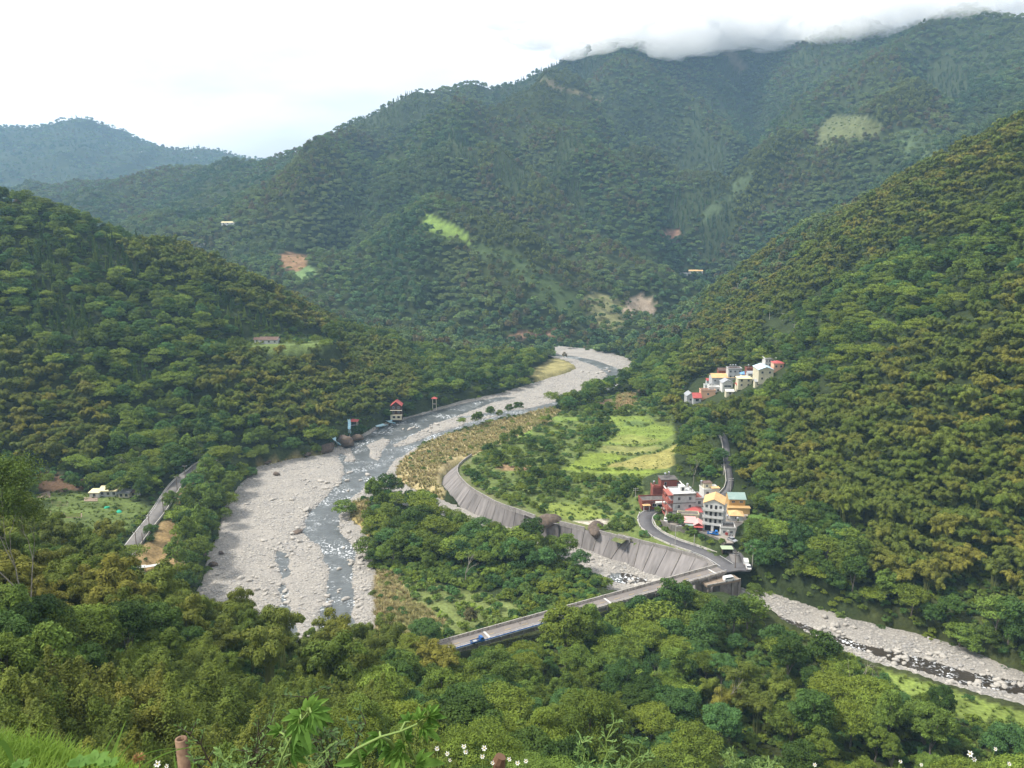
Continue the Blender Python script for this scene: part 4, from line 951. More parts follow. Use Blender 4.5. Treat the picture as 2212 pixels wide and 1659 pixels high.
# 4 small white tower house
t, W, Dp, h = house('tower_house', 'small white two storey house with orange canopy and water tank behind the balcony house', z7(935, 612), z7(1180, 600), 12.2, 5.5, 5.4, M_WHITE, rmat=M_WHITE, floors=2, ncol=2, ww=1.1, wh=1.3)
MB().box(W * .1, W * .62, 2, 5, h + .19, h + 2.6).obj('stair_head', M_CREAM, t); MB().box(W * .05, W * .66, 1.7, 5.3, h + 2.6, h + 2.75).obj('stair_roof', M_BROWNROOF, t); win(t, W * .3, h + 1.4, .8, .9, y=2)
MB().box(W * .5, W * 1.03, -.8, 1.9, h + 1.0, h + 1.15).obj('canopy', M_ORROOF, t); tank(t, .2, 4, h + 1.2)
# 5 white four storey balcony house
t, W, Dp, h = house('balcony_house', 'white four storey house with long balconies and pale orange gable roof', z7(925, 1052), z7(1238, 1088), 12, 8.5, 11.6, M_WHITE, roof='gable', rmat=M_ORROOF, rise=1.7, floors=4, ncol=1, ww=.05, wh=.05, along='y')
for o in list(bpy.data.objects):
    if o.parent == t and o.name.startswith('window'):
        for c_ in list(o.children): bpy.data.objects.remove(c_)
        bpy.data.objects.remove(o)
for f in (1, 2, 3):
    balcony(t, -.35, W + .1, f * 2.9 + .1, 1.3, M_WHITE)
    MB().box(W - .0, W + .9, .3, Dp, f * 2.9 - .05, f * 2.9 + .1).box(W + .8, W + .9, .3, Dp, f * 2.9 + .1, f * 2.9 + .95).obj('side_balcony', M_WHITE, t)
    for c_, dr in ((.14, 0), (.37, 1), (.62, 1), (.85, 0)): win(t, W * c_, f * 2.9 + (1.15 if dr else 1.5), .85, 2.0 if dr else 1.1, door=bool(dr))
    for c_ in (2.2, 5.8): win(t, c_, f * 2.9 + 1.5, 1.0, 1.2, y=W, face='right')
for c_ in (.25, .72): win(t, W * c_, 1.25, W * .30, 2.4, door=True)
MB().box(W * .44, W * .54, -1.2, -.9, -1, 2.9).obj('pillar', M_WHITE, t)
# 6 ochre house with grey green roof
t, W, Dp, h = house('ochre_house', 'ochre two storey house with grey green shed roof at the foot of the hillside road', z7(1345, 742), z7(1600, 748), 12.3, 8, 5.2, M_OCHRE, roof='gable', rmat=M_GREENROOF, rise=1.5, floors=2, ncol=2, ww=1.2, wh=.7)
MB().box(-1.2, W + 1.8, -3, -.02, 2.2, 2.4).box(-1.0, W + 1.5, -2.8, -.02, -1.5, 2.2).obj('front_wing', M_OCHRE, t)
# 7 orange roofed low house
t, W, Dp, h = house('orange_roof_house', 'small low house under a bright orange hipped roof beside the ochre house', z7(1360, 905), z7(1570, 915), 12, 5, 2.4, M_GREYW, roof='hip', rmat=M_ORROOF, rise=1.5, floors=1, ncol=1, ww=1.1, wh=.9); tank(t, -.9, 1.0, 0)
tank(t, W * .55, -1.4, 0)
# 8 low flat roofed house
t, W, Dp, h = house('flat_roof_house', 'low white house with weathered flat concrete roof and a red disc by the wall', z7(1210, 1140), z7(1440, 1150), 12, 5.5, 2.9, M_WHITE, rmat=M_DARKROOF, floors=1, ncol=2, ww=.9, wh=.9)
MB().tube([(W * .42, -.35, .9), (W * .42, -.15, .9)], .6, 14).obj('round_board', M_REDROOF, t)
MB().box(W * .45, W * .56, -.5, -.1, 1.9, 2.3).obj('air_conditioner', M_WHITE, t)
# 9 low pink and red roofs
house('red_roof_shed', 'low shed under a dull red hipped roof left of the white balcony house', z7(665, 852), z7(905, 858), 12, 6.0, 2.6, M_GREYW, roof='hip', rmat=M_REDROOF, rise=1.3, ncol=2)
house('flat_shed', 'low shed with a long dark flat roof in front of the red hipped roof', z7(530, 905), z7(860, 915), 12, 3.5, 2.4, M_CREAM, rmat=M_DARKROOF, ncol=2)
t, W, Dp, h = house('pink_roof_shed', 'open shop shed with faded pink sheet roof left of the white balcony house', z7(640, 1025), z7(800, 1035), 12, 5.0, 2.5, M_CREAM, roof='shed', rmat=M_PINKROOF, ncol=1)
MB().box(0, W, -2.2, -.1, 2.05, 2.15).obj('awning', M_GREENROOF, t); MB().box(.2, 1.6, -.8, -.2, 0, 1.2).obj('blue_crate', M_TARP, t)
t, W, Dp, h = house('red_awning_stall', 'small stall with red and white sheet roof against the white balcony house', z7(790, 1060), z7(915, 1068), 12, 4.6, 2.4, M_BRICK, roof='gable', rmat=M_PINKROOF, rise=.9, ncol=1, along='y'); MB().box(-.3, W + .3, -1.8, -.1, 1.95, 2.05).obj('awning', M_REDROOF, t)
# bus shelter
a, W, r_ = site(z7(1240, 1440), z7(1395, 1442), 9.2)
t = thing('bus_shelter', 'small dark bus shelter with pale green flat roof beside the road', 'bus shelter', a, r_)
MB().box(-.5, W + .3, -1.0, 2.4, 2.3, 2.45).obj('roof', mat('pale_green_roof', (.38, .46, .30), .6), t); MB().box(0, W, 1.6, 1.8, 0, 2.3).box(0, .15, -.2, 1.6, 0, 2.3).box(W - .15, W, -.2, 1.6, 0, 2.3).obj('wall', M_TIMBER, t); MB().box(.3, W - .3, 1.0, 1.5, 0, .45).obj('bench', M_TIMBER, t)
# retaining bank wall of the yard
rw_ = [at(*z7(*p), 12) for p in ((240, 905), (430, 985), (700, 1035), (960, 1110), (1180, 1200), (1280, 1285))]
t = thing('retaining_wall', 'dark stained retaining wall holding the village yard above the road', 'wall', rw_[2])
for a, b in zip(rw_, rw_[1:]):
    d = b - a; o = MB().box(.02, d.length - .02, -.25, .25, -3.2, .5).obj('wall_segment', M_DARKC, t); o.location = a - rw_[2]; o.rotation_euler = (0, 0, math.atan2(d.y, d.x))
# round tank on the slope
p = at(*((2500 + 860 / 1.507) / 1.7939, (900 + 1650 / 1.507) / 1.7939), 16)
t = thing('water_cistern', 'round grey concrete cistern with a small white cap on the grassy slope', 'cistern', p)
MB().tube([(0, 0, -2), (0, 0, 3.2)], 2.3, 18).obj('tank_wall', M_CONC, t); MB().tube([(0, 0, 3.2), (0, 0, 3.6)], [2.4, 2.4], 18).obj('lid', M_CURB, t); MB().tube([(.9, 0, 3.6), (.9, 0, 5)], .35, 8).obj('vent', M_WHITE, t)

# ------------------------------------------------------------------ the far village, river resort, farms
def ground_hit(vx, vy, y0=120, y1=4500, lift=0.0):
    ys = np.geomspace(y0, y1, 1400); dx, dy, dz = ray(vx, vy); xs = ys * dx / dy; zs = CAM_H + ys * dz / dy
    g_ = grid_z(xs, ys) + lift; k = np.argmax(g_ > zs)
    return (vx, vy), float(g_[k]), float(ys[k])
def fh(name, label, q0, q1, depth, h, wall, fn=z6, **kw):
    vx0, vy0 = fn(*q0); vx1, vy1 = fn(*q1)
    _, z, Y = ground_hit((vx0 + vx1) / 2, (vy0 + vy1) / 2)
    return house(name, label, (vx0, vy0), (vx1, vy1), z, depth, h, wall, rz=0.0 if 'rz' not in kw else kw.pop('rz'), **kw)
fh('long_house', 'long house with pale orange sheet roof in the upper village', (640, 560), (1000, 560), 9, 4.4, M_GREYW, roof='gable', rmat=M_ORROOF, rise=1.8, floors=1, ncol=4, ww=1.0, wh=1.1)
fh('cream_house', 'large cream house with light blue roof at the right of the upper village', (1360, 520), (1600, 530), 12, 7.2, M_CREAM, roof='gable', rmat=mat('light_blue_roof', (.46, .60, .68), .6), rise=1.6, floors=2, ncol=2, along='y')
fh('white_gable_house', 'white gable fronted house with a green panel in the upper village', (800, 650), (960, 650), 7, 4.6, M_WHITE, roof='gable', rmat=M_GREYROOF, rise=1.8, floors=1, ncol=1, ww=4.2, wh=.9, along='y')
fh('rear_house', 'grey flat roofed house with water tanks behind the long orange roof', (890, 480), (1100, 480), 6, 6.5, M_GREYW, rmat=M_BROWNROOF, floors=2, ncol=3, tanks=3)
fh('brown_roof_house', 'low house with a dark red roof behind the long house', (740, 470), (900, 470), 5, 5.4, M_BRICK, roof='gable', rmat=M_BROWNROOF, rise=1.2, ncol=2)
fh('cream_roof_house', 'small house with pale yellow roof between the long house and the cream house', (1045, 610), (1240, 600), 6, 5.6, M_CREAM, roof='hip', rmat=M_YROOF, rise=1.2, ncol=2, floors=2)
fh('blue_roof_shed', 'small shed with a bright blue hipped roof in the upper village', (1100, 470), (1190, 470), 4, 2.8, M_GREYW, roof='hip', rmat=M_BLUEROOF, rise=1.4, ncol=1)
fh('grey_roof_shed', 'shed with a grey sheet roof beside the blue roofed shed', (1200, 470), (1340, 470), 5, 3.2, M_GREYW, roof='gable', rmat=M_GREYROOF, rise=1.0, ncol=1)
fh('dark_red_house', 'house with dark red roof and white roof box behind the grey shed', (1180, 430), (1340, 420), 5, 4.4, M_BRICK, rmat=M_BROWNROOF, ncol=2, tanks=1)
fh('hill_top_house', 'white two storey house highest in the upper village', (1465, 290), (1650, 310), 7, 4.8, M_WHITE, floors=2, ncol=4, ww=.7)
fh('red_porch_house', 'small pinkish house with red hipped roof at the right end of the upper village', (1600, 340), (1760, 350), 6, 4.2, M_PEACH, roof='hip', rmat=M_REDROOF, rise=1.2, ncol=2)
fh('peach_hall', 'peach coloured hall with brown flat roof in the lower part of the upper village', (465, 770), (675, 760), 5, 4.4, M_PEACH, rmat=M_BROWNROOF, ncol=1)
fh('red_roof_house', 'house with a steep red roof front beside the peach hall', (345, 850), (470, 850), 6, 3.4, M_GREYW, roof='gable', rmat=M_REDROOF, rise=2.4, ncol=1, ww=1.8, wh=1.6)
fh('grey_gable_house', 'old grey gabled house at the lower left end of the upper village', (245, 870), (345, 890), 8, 5.4, M_GREYW, roof='gable', rmat=M_GREYROOF, rise=1.6, ncol=1, along='y')
fh('white_box_house', 'small white flat roofed house between the peach hall and the white gable', (590, 700), (760, 700), 5, 3.6, M_WHITE, floors=1, ncol=3, tanks=2, rmat=M_WHITE)
fh('slim_white_house', 'slim white house with green roof edge left of the white box house', (525, 690), (590, 690), 4, 4.4, M_WHITE, ncol=1, rmat=M_GREENROOF)
fh('red_shed', 'small shed with faded red roof left of the long house', (560, 560), (640, 550), 4, 2.6, M_GREYW, roof='gable', rmat=M_REDROOF, rise=1.0, ncol=1)
for i, (q0, q1, rm, lb) in enumerate((((1310, 590), (1400, 600), M_GREYROOF, 'small grey roofed hut below the cream house'), ((1020, 640), (1110, 640), M_REDROOF, 'small hut with reddish roof right of the white gable house'), ((860, 740), (960, 760), M_WHITE, 'low white shed below the white gable house'))):
    fh('hut', lb, q0, q1, 4, 2.8, M_CREAM, roof='gable', rmat=rm, rise=.9, ncol=1)
def fv(name, label, v0, v1, depth, h, wall, **kw): return fh(name, label, v0, v1, depth, h, wall, fn=lambda a, b: (a, b), **kw)
fv('ridge_farmhouse', 'lonely farmhouse with pale orange roof on the far slope above the road', (1488, 590), (1518, 590), 7, 3.0, M_WHITE, roof='gable', rmat=M_ORROOF, rise=1.4, ncol=3)
fv('ridge_shed', 'small grey shed left of the lonely farmhouse', (1470, 594), (1486, 594), 5, 2.4, M_GREYW, roof='shed', rmat=M_GREYROOF, ncol=1)
fv('valley_barn', 'long low barn with pale roof far up the side valley', (478, 485), (506, 485), 8, 2.8, M_WHITE, roof='gable', rmat=M_YROOF, rise=1.0, ncol=3)
fv('valley_house', 'small white house with reddish roof far up the side valley', (424, 531), (440, 531), 7, 3.0, M_WHITE, roof='gable', rmat=M_PINKROOF, rise=1.2, ncol=2)
fv('hillside_farmhouse', 'old farmhouse with dark tiled roof on the left hillside terrace', (562, 743), (600, 743), 6, 2.8, M_GREYW, roof='gable', rmat=M_BROWNROOF, rise=1.5, ncol=3)
fv('hillside_annex', 'small dark roofed annex left of the hillside farmhouse', (549, 741), (561, 741), 4, 2.4, M_WHITE, roof='gable', rmat=M_BROWNROOF, rise=1.0, ncol=1)
far_h = [(372, 292), (462, 306), (452, 308), (215, 322), (228, 328), (60, 318), (345, 346), (465, 346), (600, 352), (20, 326), (850, 372)]
for i, (a, b) in enumerate(((228, 316), (232, 320), (258, 310), (345, 347), (342, 345), (208, 325), (30, 318), (300, 330), (420, 343))):
    try: fv('mountain_house', 'tiny pale house on the far blue mountain at the left', (a, b), (a + 5, b), 9, 5, M_WHITE, ncol=1, ww=2, wh=1.5)
    except Exception as e: print('mh', e)
for o in bpy.data.objects:
    if o.name.startswith('mountain_house'): o['group'] = 'tiny houses on the far mountain'
# left bank farm
t, W, Dp, h = fh('farmhouse', 'farmhouse with long pale yellow roof on the left bank farm', (950, 430), (1120, 425), 7, 2.8, M_GREYW, fn=zf, roof='gable', rmat=M_YROOF, rise=1.2, ncol=3)
fh('farm_shed', 'small shed with pale yellow roof left of the farmhouse', (855, 440), (945, 440), 4, 2.4, M_WHITE, fn=zf, roof='shed', rmat=M_YROOF, ncol=1)
fh('farm_lean_to', 'low grey roofed lean-to right of the farmhouse', (1130, 440), (1230, 440), 4, 2.2, M_CREAM, fn=zf, roof='shed', rmat=M_GREYROOF, ncol=2)
fh('farm_store', 'small brown roofed store at the right end of the farm buildings', (1240, 430), (1310, 425), 3.5, 2.0, M_GREYW, fn=zf, roof='gable', rmat=M_BROWNROOF, rise=.8, ncol=1)
for k, (a, b) in enumerate(((275, 430), (1020, 535), (1130, 575))):
    p = at(*zf(a, b), 9.7); m_ = mat('green_net', (.02, .34, .20), .7)
    t = thing('netting_bundle', ('green netting heap at the far left of the farm', 'green netting heap in the middle of the farm lawn', 'small green netting heap on the right of the farm lawn')[k], 'netting', p)
    link('cover', rock_mesh('netting', 500 + k, m_, 2, .4, .8), t).scale = (1.5 - .2 * k, 1.1, 1.1)
t_bed = [((490, 470), (650, 520)), ((480, 570), (600, 625)), ((610, 590), (780, 630)), ((430, 650), (540, 710)), ((800, 440), (930, 475)), ((340, 380), (480, 440))]
for k, (a, b) in enumerate(t_bed):
    c = [at(*zf(*q), 9.6) for q in ((a[0], a[1]), (b[0], a[1]), (b[0], b[1]), (a[0], b[1]))]
    m_ = M_TERRA if k in (3,) else mat('vegetable_bed', (.11, .17, .05), .95, (1.2, (.22, .16, .11), .42, .6)) if k < 2 else mat('tilled_soil', (.24, .17, .13), .95, (1, (.30, .24, .18), .4, .65))
    flat_poly('garden_bed', c, m_, 9.75 + .01 * k, kind='structure')
    if k in (0, 1, 2):
        for r_ in range(4):
            f = (r_ + .5) / 4; a_, b_ = c[0].lerp(c[3], f), c[1].lerp(c[2], f)
            MB().tube([a_ + Vector((.5, 0, .2)), b_ + Vector((-.5, 0, .2))], .28, 5).obj('crop_row', LEAF['mid'], None, kind='stuff')
# canopy frames on the dry plot
def canopy(name, label, p0, p1, depth, m, fn=z4, z=6.6, h=2.2):
    a, W, r_ = site(fn(*p0), fn(*p1), z); t = thing(name, label, 'shelter', a, r_)
    MB().box(-.3, W + .3, -.2, depth, h, h + .1).obj('roof', m, t)
    for x_ in (0, W): 
        for y_ in (0, depth - .2): MB().box(x_ - .07, x_ + .07, y_ - .07 + .1, y_ + .17, -.3, h - .001).obj('post', M_CURB, t)
canopy('shelter', 'low shelter with narrow white roof at the edge of the brown plot', (390, 1235), (575, 1205), 1.6, M_WHITE)
canopy('shelter', 'small white roofed shelter left of the brown plot shelter', (315, 1240), (378, 1235), 2.2, M_WHITE)
for k, (a, b) in enumerate(((395, 1262), (435, 1275), (455, 1258))):
    t = thing('storage_box', ('blue crate below the white shelters', 'white crate below the white shelters', 'pale tarp covered heap below the white shelters')[k], 'crate', at(*z4(a, b), 6.5))
    MB().box(-.9, .9, -.6, .6, 0, .8).box(-.95, .95, -.65, .65, .8, .9).obj('body', (M_TARP, M_WHITE, M_GREYROOF)[k], t)
pole_m = mat('bamboo_pole', (.45, .42, .28), .8)
for k, (a, b) in enumerate(((495, 1290), (525, 1320), (555, 1340), (598, 1215))):
    MB().tube([(0, 0, -.5), (0.1, 0, 3.6)], .09, 6).obj('pole', pole_m, None, loc=at(*z4(a, b), 6.3), label='thin pale pole standing by the brown plot', category='pole', group='thin poles by the brown plot')

# --- river resort
def rh(*a, **k): return fh(*a, fn=z5, **k)
t, W, Dp, h = rh('river_house', 'tall dark timber house with red gable roof and pale base on the river bank', (1245, 418), (1370, 400), 7, 8.6, M_TIMBER, roof='gable', rmat=M_REDROOF, rise=2.6, floors=3, ncol=2, ww=1.1, wh=1.4, along='y')
MB().box(-.3, W + .3, -1.2, -.16, -.5, 2.6).obj('pale_base', M_CREAM, t); win(t, W * .3, 1.4, 1.6, 1.3, y=-1.2, door=True); win(t, W * .75, 1.4, 1.6, 1.3, y=-1.2, door=True)
MB().box(-.5, W + .6, -1.5, -.12, 2.6, 2.8).box(-.5, W + .6, -1.0, -.12, 5.6, 5.75).obj('gallery', M_CREAM, t)
def pavilion(label, q0, q1, h, rise, n=4):
    vx, vy = z5(*q0); vx1, _ = z5(*q1); _, z, Y = ground_hit((vx + vx1) / 2, vy); a, W, r_ = site((vx, vy), (vx1, vy), z); D_ = W * .8
    t = thing('pavilion', label, 'pavilion', a, 0)
    for x_ in (.3, W - .3):
        for y_ in (.3, D_ - .3): MB().box(x_ - .13, x_ + .13, y_ - .13, y_ + .13, -1, h).obj('post', M_CREAM, t)
    mb = MB(); mb.add([(-.5, -.5, h), (W + .5, -.5, h), (W + .5, D_ + .5, h), (-.5, D_ + .5, h), (W / 2, D_ / 2, h + rise)], [(0, 1, 4), (1, 2, 4), (2, 3, 4), (3, 0, 4), (3, 2, 1, 0)]); mb.obj('roof', M_REDROOF, t)
    MB().box(0, W, 0, D_, h * .45, h * .45 + .2).obj('floor', M_CONC, t)
pavilion('red roofed open pavilion above the big brown river boulder', (685, 560), (800, 560), 5.0, 1.2)
pavilion('small red roofed lookout on a tall concrete tower by the river', (1785, 290), (1845, 290), 7.2, 1.2)
M_SLIDE = mat('light_blue_slide', (.30, .55, .66), .5, (1, (.55, .68, .72), .42, .62))
def slide(label, pts, w=1.4, cat='water slide'):
    P = []
    for a, b, dz in pts:
        vx, vy = z5(a, b); _, z, Y = ground_hit(vx, vy); p = at(vx, vy, max(z, .2)); P.append(p + Vector((0, -dz * .1, dz)))
    P = smooth_line(P, 1.2); c = P[0]; t = thing('water_slide', label, cat, c); V = []
    for i, p in enumerate(P):
        tt = P[min(i + 1, len(P) - 1)] - P[max(i - 1, 0)]; n = Vector((-tt.y, tt.x, 0)).normalized() * w / 2; q = p - c
        V += [q + n + Vector((0, 0, .5)), q + n * .7, q - n * .7, q - n + Vector((0, 0, .5)), q - n * 1.15 + Vector((0, 0, .45)), q - n * .8 + Vector((0, 0, -.25)), q + n * .8 + Vector((0, 0, -.25)), q + n * 1.15 + Vector((0, 0, .45))]
    F = [(8 * i + k, 8 * i + (k + 1) % 8, 8 * i + 8 + (k + 1) % 8, 8 * i + 8 + k) for i in range(len(P) - 1) for k in range(8)]
    link('trough', fmesh('trough', [tuple(v) for v in V], F, M_SLIDE), t)
    for p in P[::4]: MB().tube([p - c + Vector((0, 0, -.2)), p - c + Vector((0, 0, -4))], .12, 5).obj('support', M_CREAM, t)
slide('curving light blue water slide under the trees left of the river boulder', [(215, 550, 3), (290, 570, 3), (370, 590, 3), (395, 610, 2.5), (370, 640, 2), (320, 675, 1.5)])
slide('straight light blue slide dropping from the red pavilion', [(690, 500, 3.5), (700, 550, 3), (695, 600, 2), (700, 640, 1.5)], 1.6)
slide('wide light blue slide end beside the big brown boulder', [(490, 700, 1.5), (520, 740, 1.0), (560, 775, .6)], 3.2)
slide('blue and white boat ramp on the bank near the tall timber house', [(1070, 545, 1.2), (1110, 530, 1), (1170, 510, .8)], 3.4, 'boat ramp')
slide('second blue and white ramp just below the tall timber house', [(1210, 465, 1.2), (1240, 480, 1), (1280, 490, .8)], 3.2, 'boat ramp')
vx, vy = z5(285, 545); _, z, Y = ground_hit(vx, vy); p = at(vx, vy, z)
t = thing('stair_tower', 'white concrete stair platform at the top of the curving slide', 'platform', p)
MB().box(-.4, .4, -.4, .4, -1, 4.2).obj('column', M_WHITE, t); MB().box(-6.5, 3, -.9, 1.2, 4.2, 4.45).obj('platform', M_CURB, t); MB().box(2.2, 2.7, -.4, .8, -1, 4.2).obj('column', M_WHITE, t)

# ------------------------------------------------------------------ vehicles
M_CWHITE = mat('white_car_paint', (.72, .72, .70), .3, spec=.5); M_CBLUE = mat('blue_car_paint', (.02, .10, .32), .3, spec=.5); M_CDARK = mat('dark_car_paint', (.03, .035, .05), .3, spec=.5); M_CSIL = mat('silver_car_paint', (.45, .46, .48), .3, metallic=.5)
M_TYRE = mat('tyre', (.02, .02, .02), .9); M_RIM = mat('rim', (.4, .4, .42), .4, metallic=.8); M_LAMP = mat('lamp_glass', (.7, .7, .65), .2); M_TAIL = mat('tail_lamp', (.35, .02, .02), .3)
def side_prism(prof, w, name, m, t, bev=.0):
    n = len(prof); V = [(x, -w / 2, z) for x, z in prof] + [(x, w / 2, z) for x, z in prof]
    mb = MB(); mb.add(V, [tuple(range(n)), tuple(reversed(range(n, 2 * n)))] + [(i, n + i, n + (i + 1) % n, (i + 1) % n) for i in range(n)]); return mb.obj(name, m, t)
def wheels(t, xs, w, r=.3):
    me = MB().tube([(0, -.1, 0), (0, .1, 0)], r, 14).mesh('tyre', M_TYRE); mr_ = MB().tube([(0, -.115, 0), (0, .115, 0)], r * .55, 10).mesh('rim', M_RIM)
    for x in xs:
        for s_ in (-1, 1):
            o = link('wheel', me, t, (x, s_ * (w / 2 - .08), r)); link('rim', mr_, o)
def car(label, p, rz, m, van=False):
    t = thing('van' if van else 'parked_car', label, 'van' if van else 'car', p, rz); w = 1.7
    if van: body = [(-2.1, .35), (2.1, .35), (2.15, .8), (1.85, 1.05), (1.45, 1.8), (-2.0, 1.85), (-2.15, .8)]
    else: body = [(-2.15, .35), (2.15, .35), (2.2, .7), (1.9, .85), (1.0, .95), (-1.6, 1.0), (-2.15, .9)]
    side_prism(body, w, 'body', m, t)
    if not van:
        side_prism([(1.0, .951), (.45, 1.42), (-1.1, 1.45), (-1.75, 1.001)], w - .28, 'cabin_glass', M_GLASS, t); side_prism([(.42, 1.425), (.3, 1.5), (-1.0, 1.52), (-1.12, 1.455)], w - .3, 'roof', m, t)
    else:
        for s_ in (-1, 1): MB().box(-1.8, 1.2, s_ * .853 - .01, s_ * .853 + .01, 1.15, 1.6).obj('side_window', M_GLASS, t)
        side_prism([(1.80, 1.10), (1.83, 1.10), (1.5, 1.72), (1.46, 1.72)], w - .25, 'windscreen', M_GLASS, t)
    wheels(t, (-1.35, 1.35), w)
    for s_ in (-1, 1):
        MB().box(2.12, 2.22, s_ * .6 - .18, s_ * .6 + .18, .6, .75).obj('headlight', M_LAMP, t); MB().box(-2.2, -2.12, s_ * .65 - .12, s_ * .65 + .12, .65, .85).obj('tail_light', M_TAIL, t)
def truck(label, p, rz, m):
    t = thing('pickup_truck', label, 'truck', p, rz)
    side_prism([(.85, .4), (2.15, .4), (2.2, .95), (2.0, 1.2), (1.75, 1.85), (.85, 1.88)], 1.6, 'cab', m, t); side_prism([(2.03, 1.2), (2.06, 1.2), (1.8, 1.75), (1.77, 1.75)], 1.4, 'windscreen', M_GLASS, t)
    for s_ in (-1, 1): MB().box(1.05, 1.75, s_ * .803 - .01, s_ * .803 + .01, 1.2, 1.65).obj('side_window', M_GLASS, t)
    MB().box(-2.1, .8, -.8, .8, .55, .68).obj('load_bed', M_CDARK, t)
    MB().box(-2.1, .8, -.82, -.76, .68, 1.05).box(-2.1, .8, .76, .82, .68, 1.05).box(-2.12, -2.06, -.76, .76, .68, 1.05).box(.74, .8, -.76, .76, .68, 1.5).obj('drop_side', m, t)
    MB().box(-1.4, -.2, -.5, .5, .68, .98).obj('load_cover', M_GREYROOF, t)
    wheels(t, (-1.3, 1.45), 1.6, .28)
pt = BR_A.lerp(BR_B, 0); q = at(*((1600 + 690 / 2.765) / 1.7939, (2000 + 1358 / 2.765) / 1.7939), 9.05)
truck('small blue pickup truck with pale load driving over the bridge', (q.x, q.y, 9.06), brz, M_CBLUE)
truck('bright blue pickup truck parked before the white balcony house', at(*z7(1085, 1130), 12.0), R(-12), mat('bright_blue_paint', (.02, .18, .55), .3, spec=.5))
car('white car parked at the left edge of the village yard', at(*z7(338, 905), 12.0), R(75), M_CWHITE)
car('white van parked at the road junction', at(*z7(1618, 1600), 9.0), R(80), M_CWHITE, van=True)
car('white car parked behind the white van at the junction', at(*z7(1655, 1668), 9.0), R(82), M_CWHITE)
car('white van with blue side parked on the old bridge ledge', at(*z1(1310, 1385), 7.52), R(20), M_CWHITE, van=True)
car('dark van parked under the grey apartment house', at(*z7(480, 890), 12.0), R(0), M_CDARK, van=True)
car('silver car standing on the lane beside the flat roofed house', at(*z7(1395, 1230), 11.9), R(-60), M_CSIL)
car('grey car driving at the near end of the left bank road', at(*z4(190, 1062), 9.52), R(55), M_CSIL)
for k, (a, b) in enumerate(((1360, 1165), (1400, 1180))):
    t = thing('motor_scooter', ('dark motor scooter by the flat roofed house', 'second dark motor scooter beside the lane')[k], 'scooter', at(*z7(a, b), 12.0), R(70))
    side_prism([(-.8, .35), (.5, .3), (.75, .9), (.6, .95), (.35, .45), (-.1, .45), (-.3, .8), (-.9, .8)], .3, 'body', M_CDARK, t)
    me = MB().tube([(0, -.05, 0), (0, .05, 0)], .24, 10).mesh('wheel', M_TYRE); link('wheel', me, t, (-.6, 0, .24)); link('wheel', me, t, (.7, 0, .24)); MB().tube([(.6, -.3, 1.0), (.6, .3, 1.0)], .03, 5).obj('handlebar', M_RIM, t)

# ------------------------------------------------------------------ poles
M_POLE = mat('concrete_pole', (.42, .40, .36), .85, (1, (.30, .28, .25), .45, .7)); M_POLEW = mat('brown_pole', (.16, .12, .09), .9)
def pole(label, base, h, m=None, arms=2, rz=0.0, lamp=False):
    t = thing('street_lamp' if lamp else 'utility_pole', label, 'street lamp' if lamp else 'utility pole', base, rz); m = m or M_POLE
    MB().tube([(0, 0, -1), (0, 0, h)], [.19, .12], 8).obj('pole', m, t)
    if lamp:
        MB().tube([(0, 0, h - .4), (.8, 0, h + .1), (1.6, 0, h + .15)], .05, 6).obj('arm', M_RIM, t); MB().tube([(1.3, 0, h + .13), (2.2, 0, h + .10)], [.16, .1], 8).obj('lamp_head', M_WHITE, t)
    for k in range(arms):
        z = h - .35 - k * .9
        MB().box(-1.1, 1.1, -.06, .06, z - .06, z + .06).obj('crossarm', M_CURB, t)
        for x in (-.95, 0, .95): MB().tube([(x, 0, z + .06), (x, 0, z + .34)], .06, 6).obj('insulator', M_WHITE, t)
def pp(fn, bx_, by_, ty_, z, label, **k):
    b = at(*fn(bx_, by_), z); vx, vy = fn(bx_, ty_); dx, dy, dz = ray(vx, vy); h = CAM_H + b.y / dy * dz - z
    pole(label, b, h, **k); return b, h
PO = []
pp(z7, 482, 1285, 985, 9.3, 'thick tall concrete lamp post between the bridge road and the village yard', lamp=True, arms=0)
PO.append(pp(z7, 1372, 425, 215, 12.6, 'concrete utility pole beside the hillside road behind the village'))
PO.append(pp(z7, 1258, 140, 0, 16, 'utility pole at the bend of the hillside road', arms=2))
pp(z7, 1722, 1610, 1300, 9.2, 'utility pole right of the junction in front of the trees')
pp(z7, 1445, 1660, 1395, 9.0, 'dark utility pole at the junction corner near the bridge', m=M_POLEW)
pp(z7, 785, 1305, 1130, 9.2, 'thin short pole on the bank below the yard', arms=0)
pp(z7, 88, 722, 510, 10.3, 'pale post in front of the roadside shop', arms=0)
pp(z1, 310, 530, 390, 10.0, 'utility pole at the left edge of the village beside the green scrub')
pp(zr, 1690, 1640, 1520, 9.5, 'second pole close to the left village edge', arms=1) if False else None
LP = []
for k, (a, y0, y1, w) in enumerate(((429, 865, 700, 'third'), (555, 685, 525, 'fourth'), (682, 490, 345, 'fifth'), (757, 390, 245, 'sixth'), (825, 335, 245, 'seventh'), (310, 1030, 855, 'nearest'), (363, 955, 862, 'second'))):
    LP.append(pp(z4, a, y0, y1, 9.5, f'{w} brown utility pole from the near end of the left bank road', m=M_POLEW, arms=0 if k in (4, 6) else 1))
for k, (a, y0, y1) in enumerate(((1592, 642, 612), (1662, 690, 660), (1715, 715, 700), (1690, 690, 676))):
    vx, vy = a, y0; _, z, Y = ground_hit(vx, vy); b = at(vx, vy, z); dx, dy, dz = ray(a, y1); pole(('leftmost', 'second', 'rightmost', 'third')[k] + ' distant pole along the road on the right hillside', b, CAM_H + b.y / dy * dz - z, arms=1)
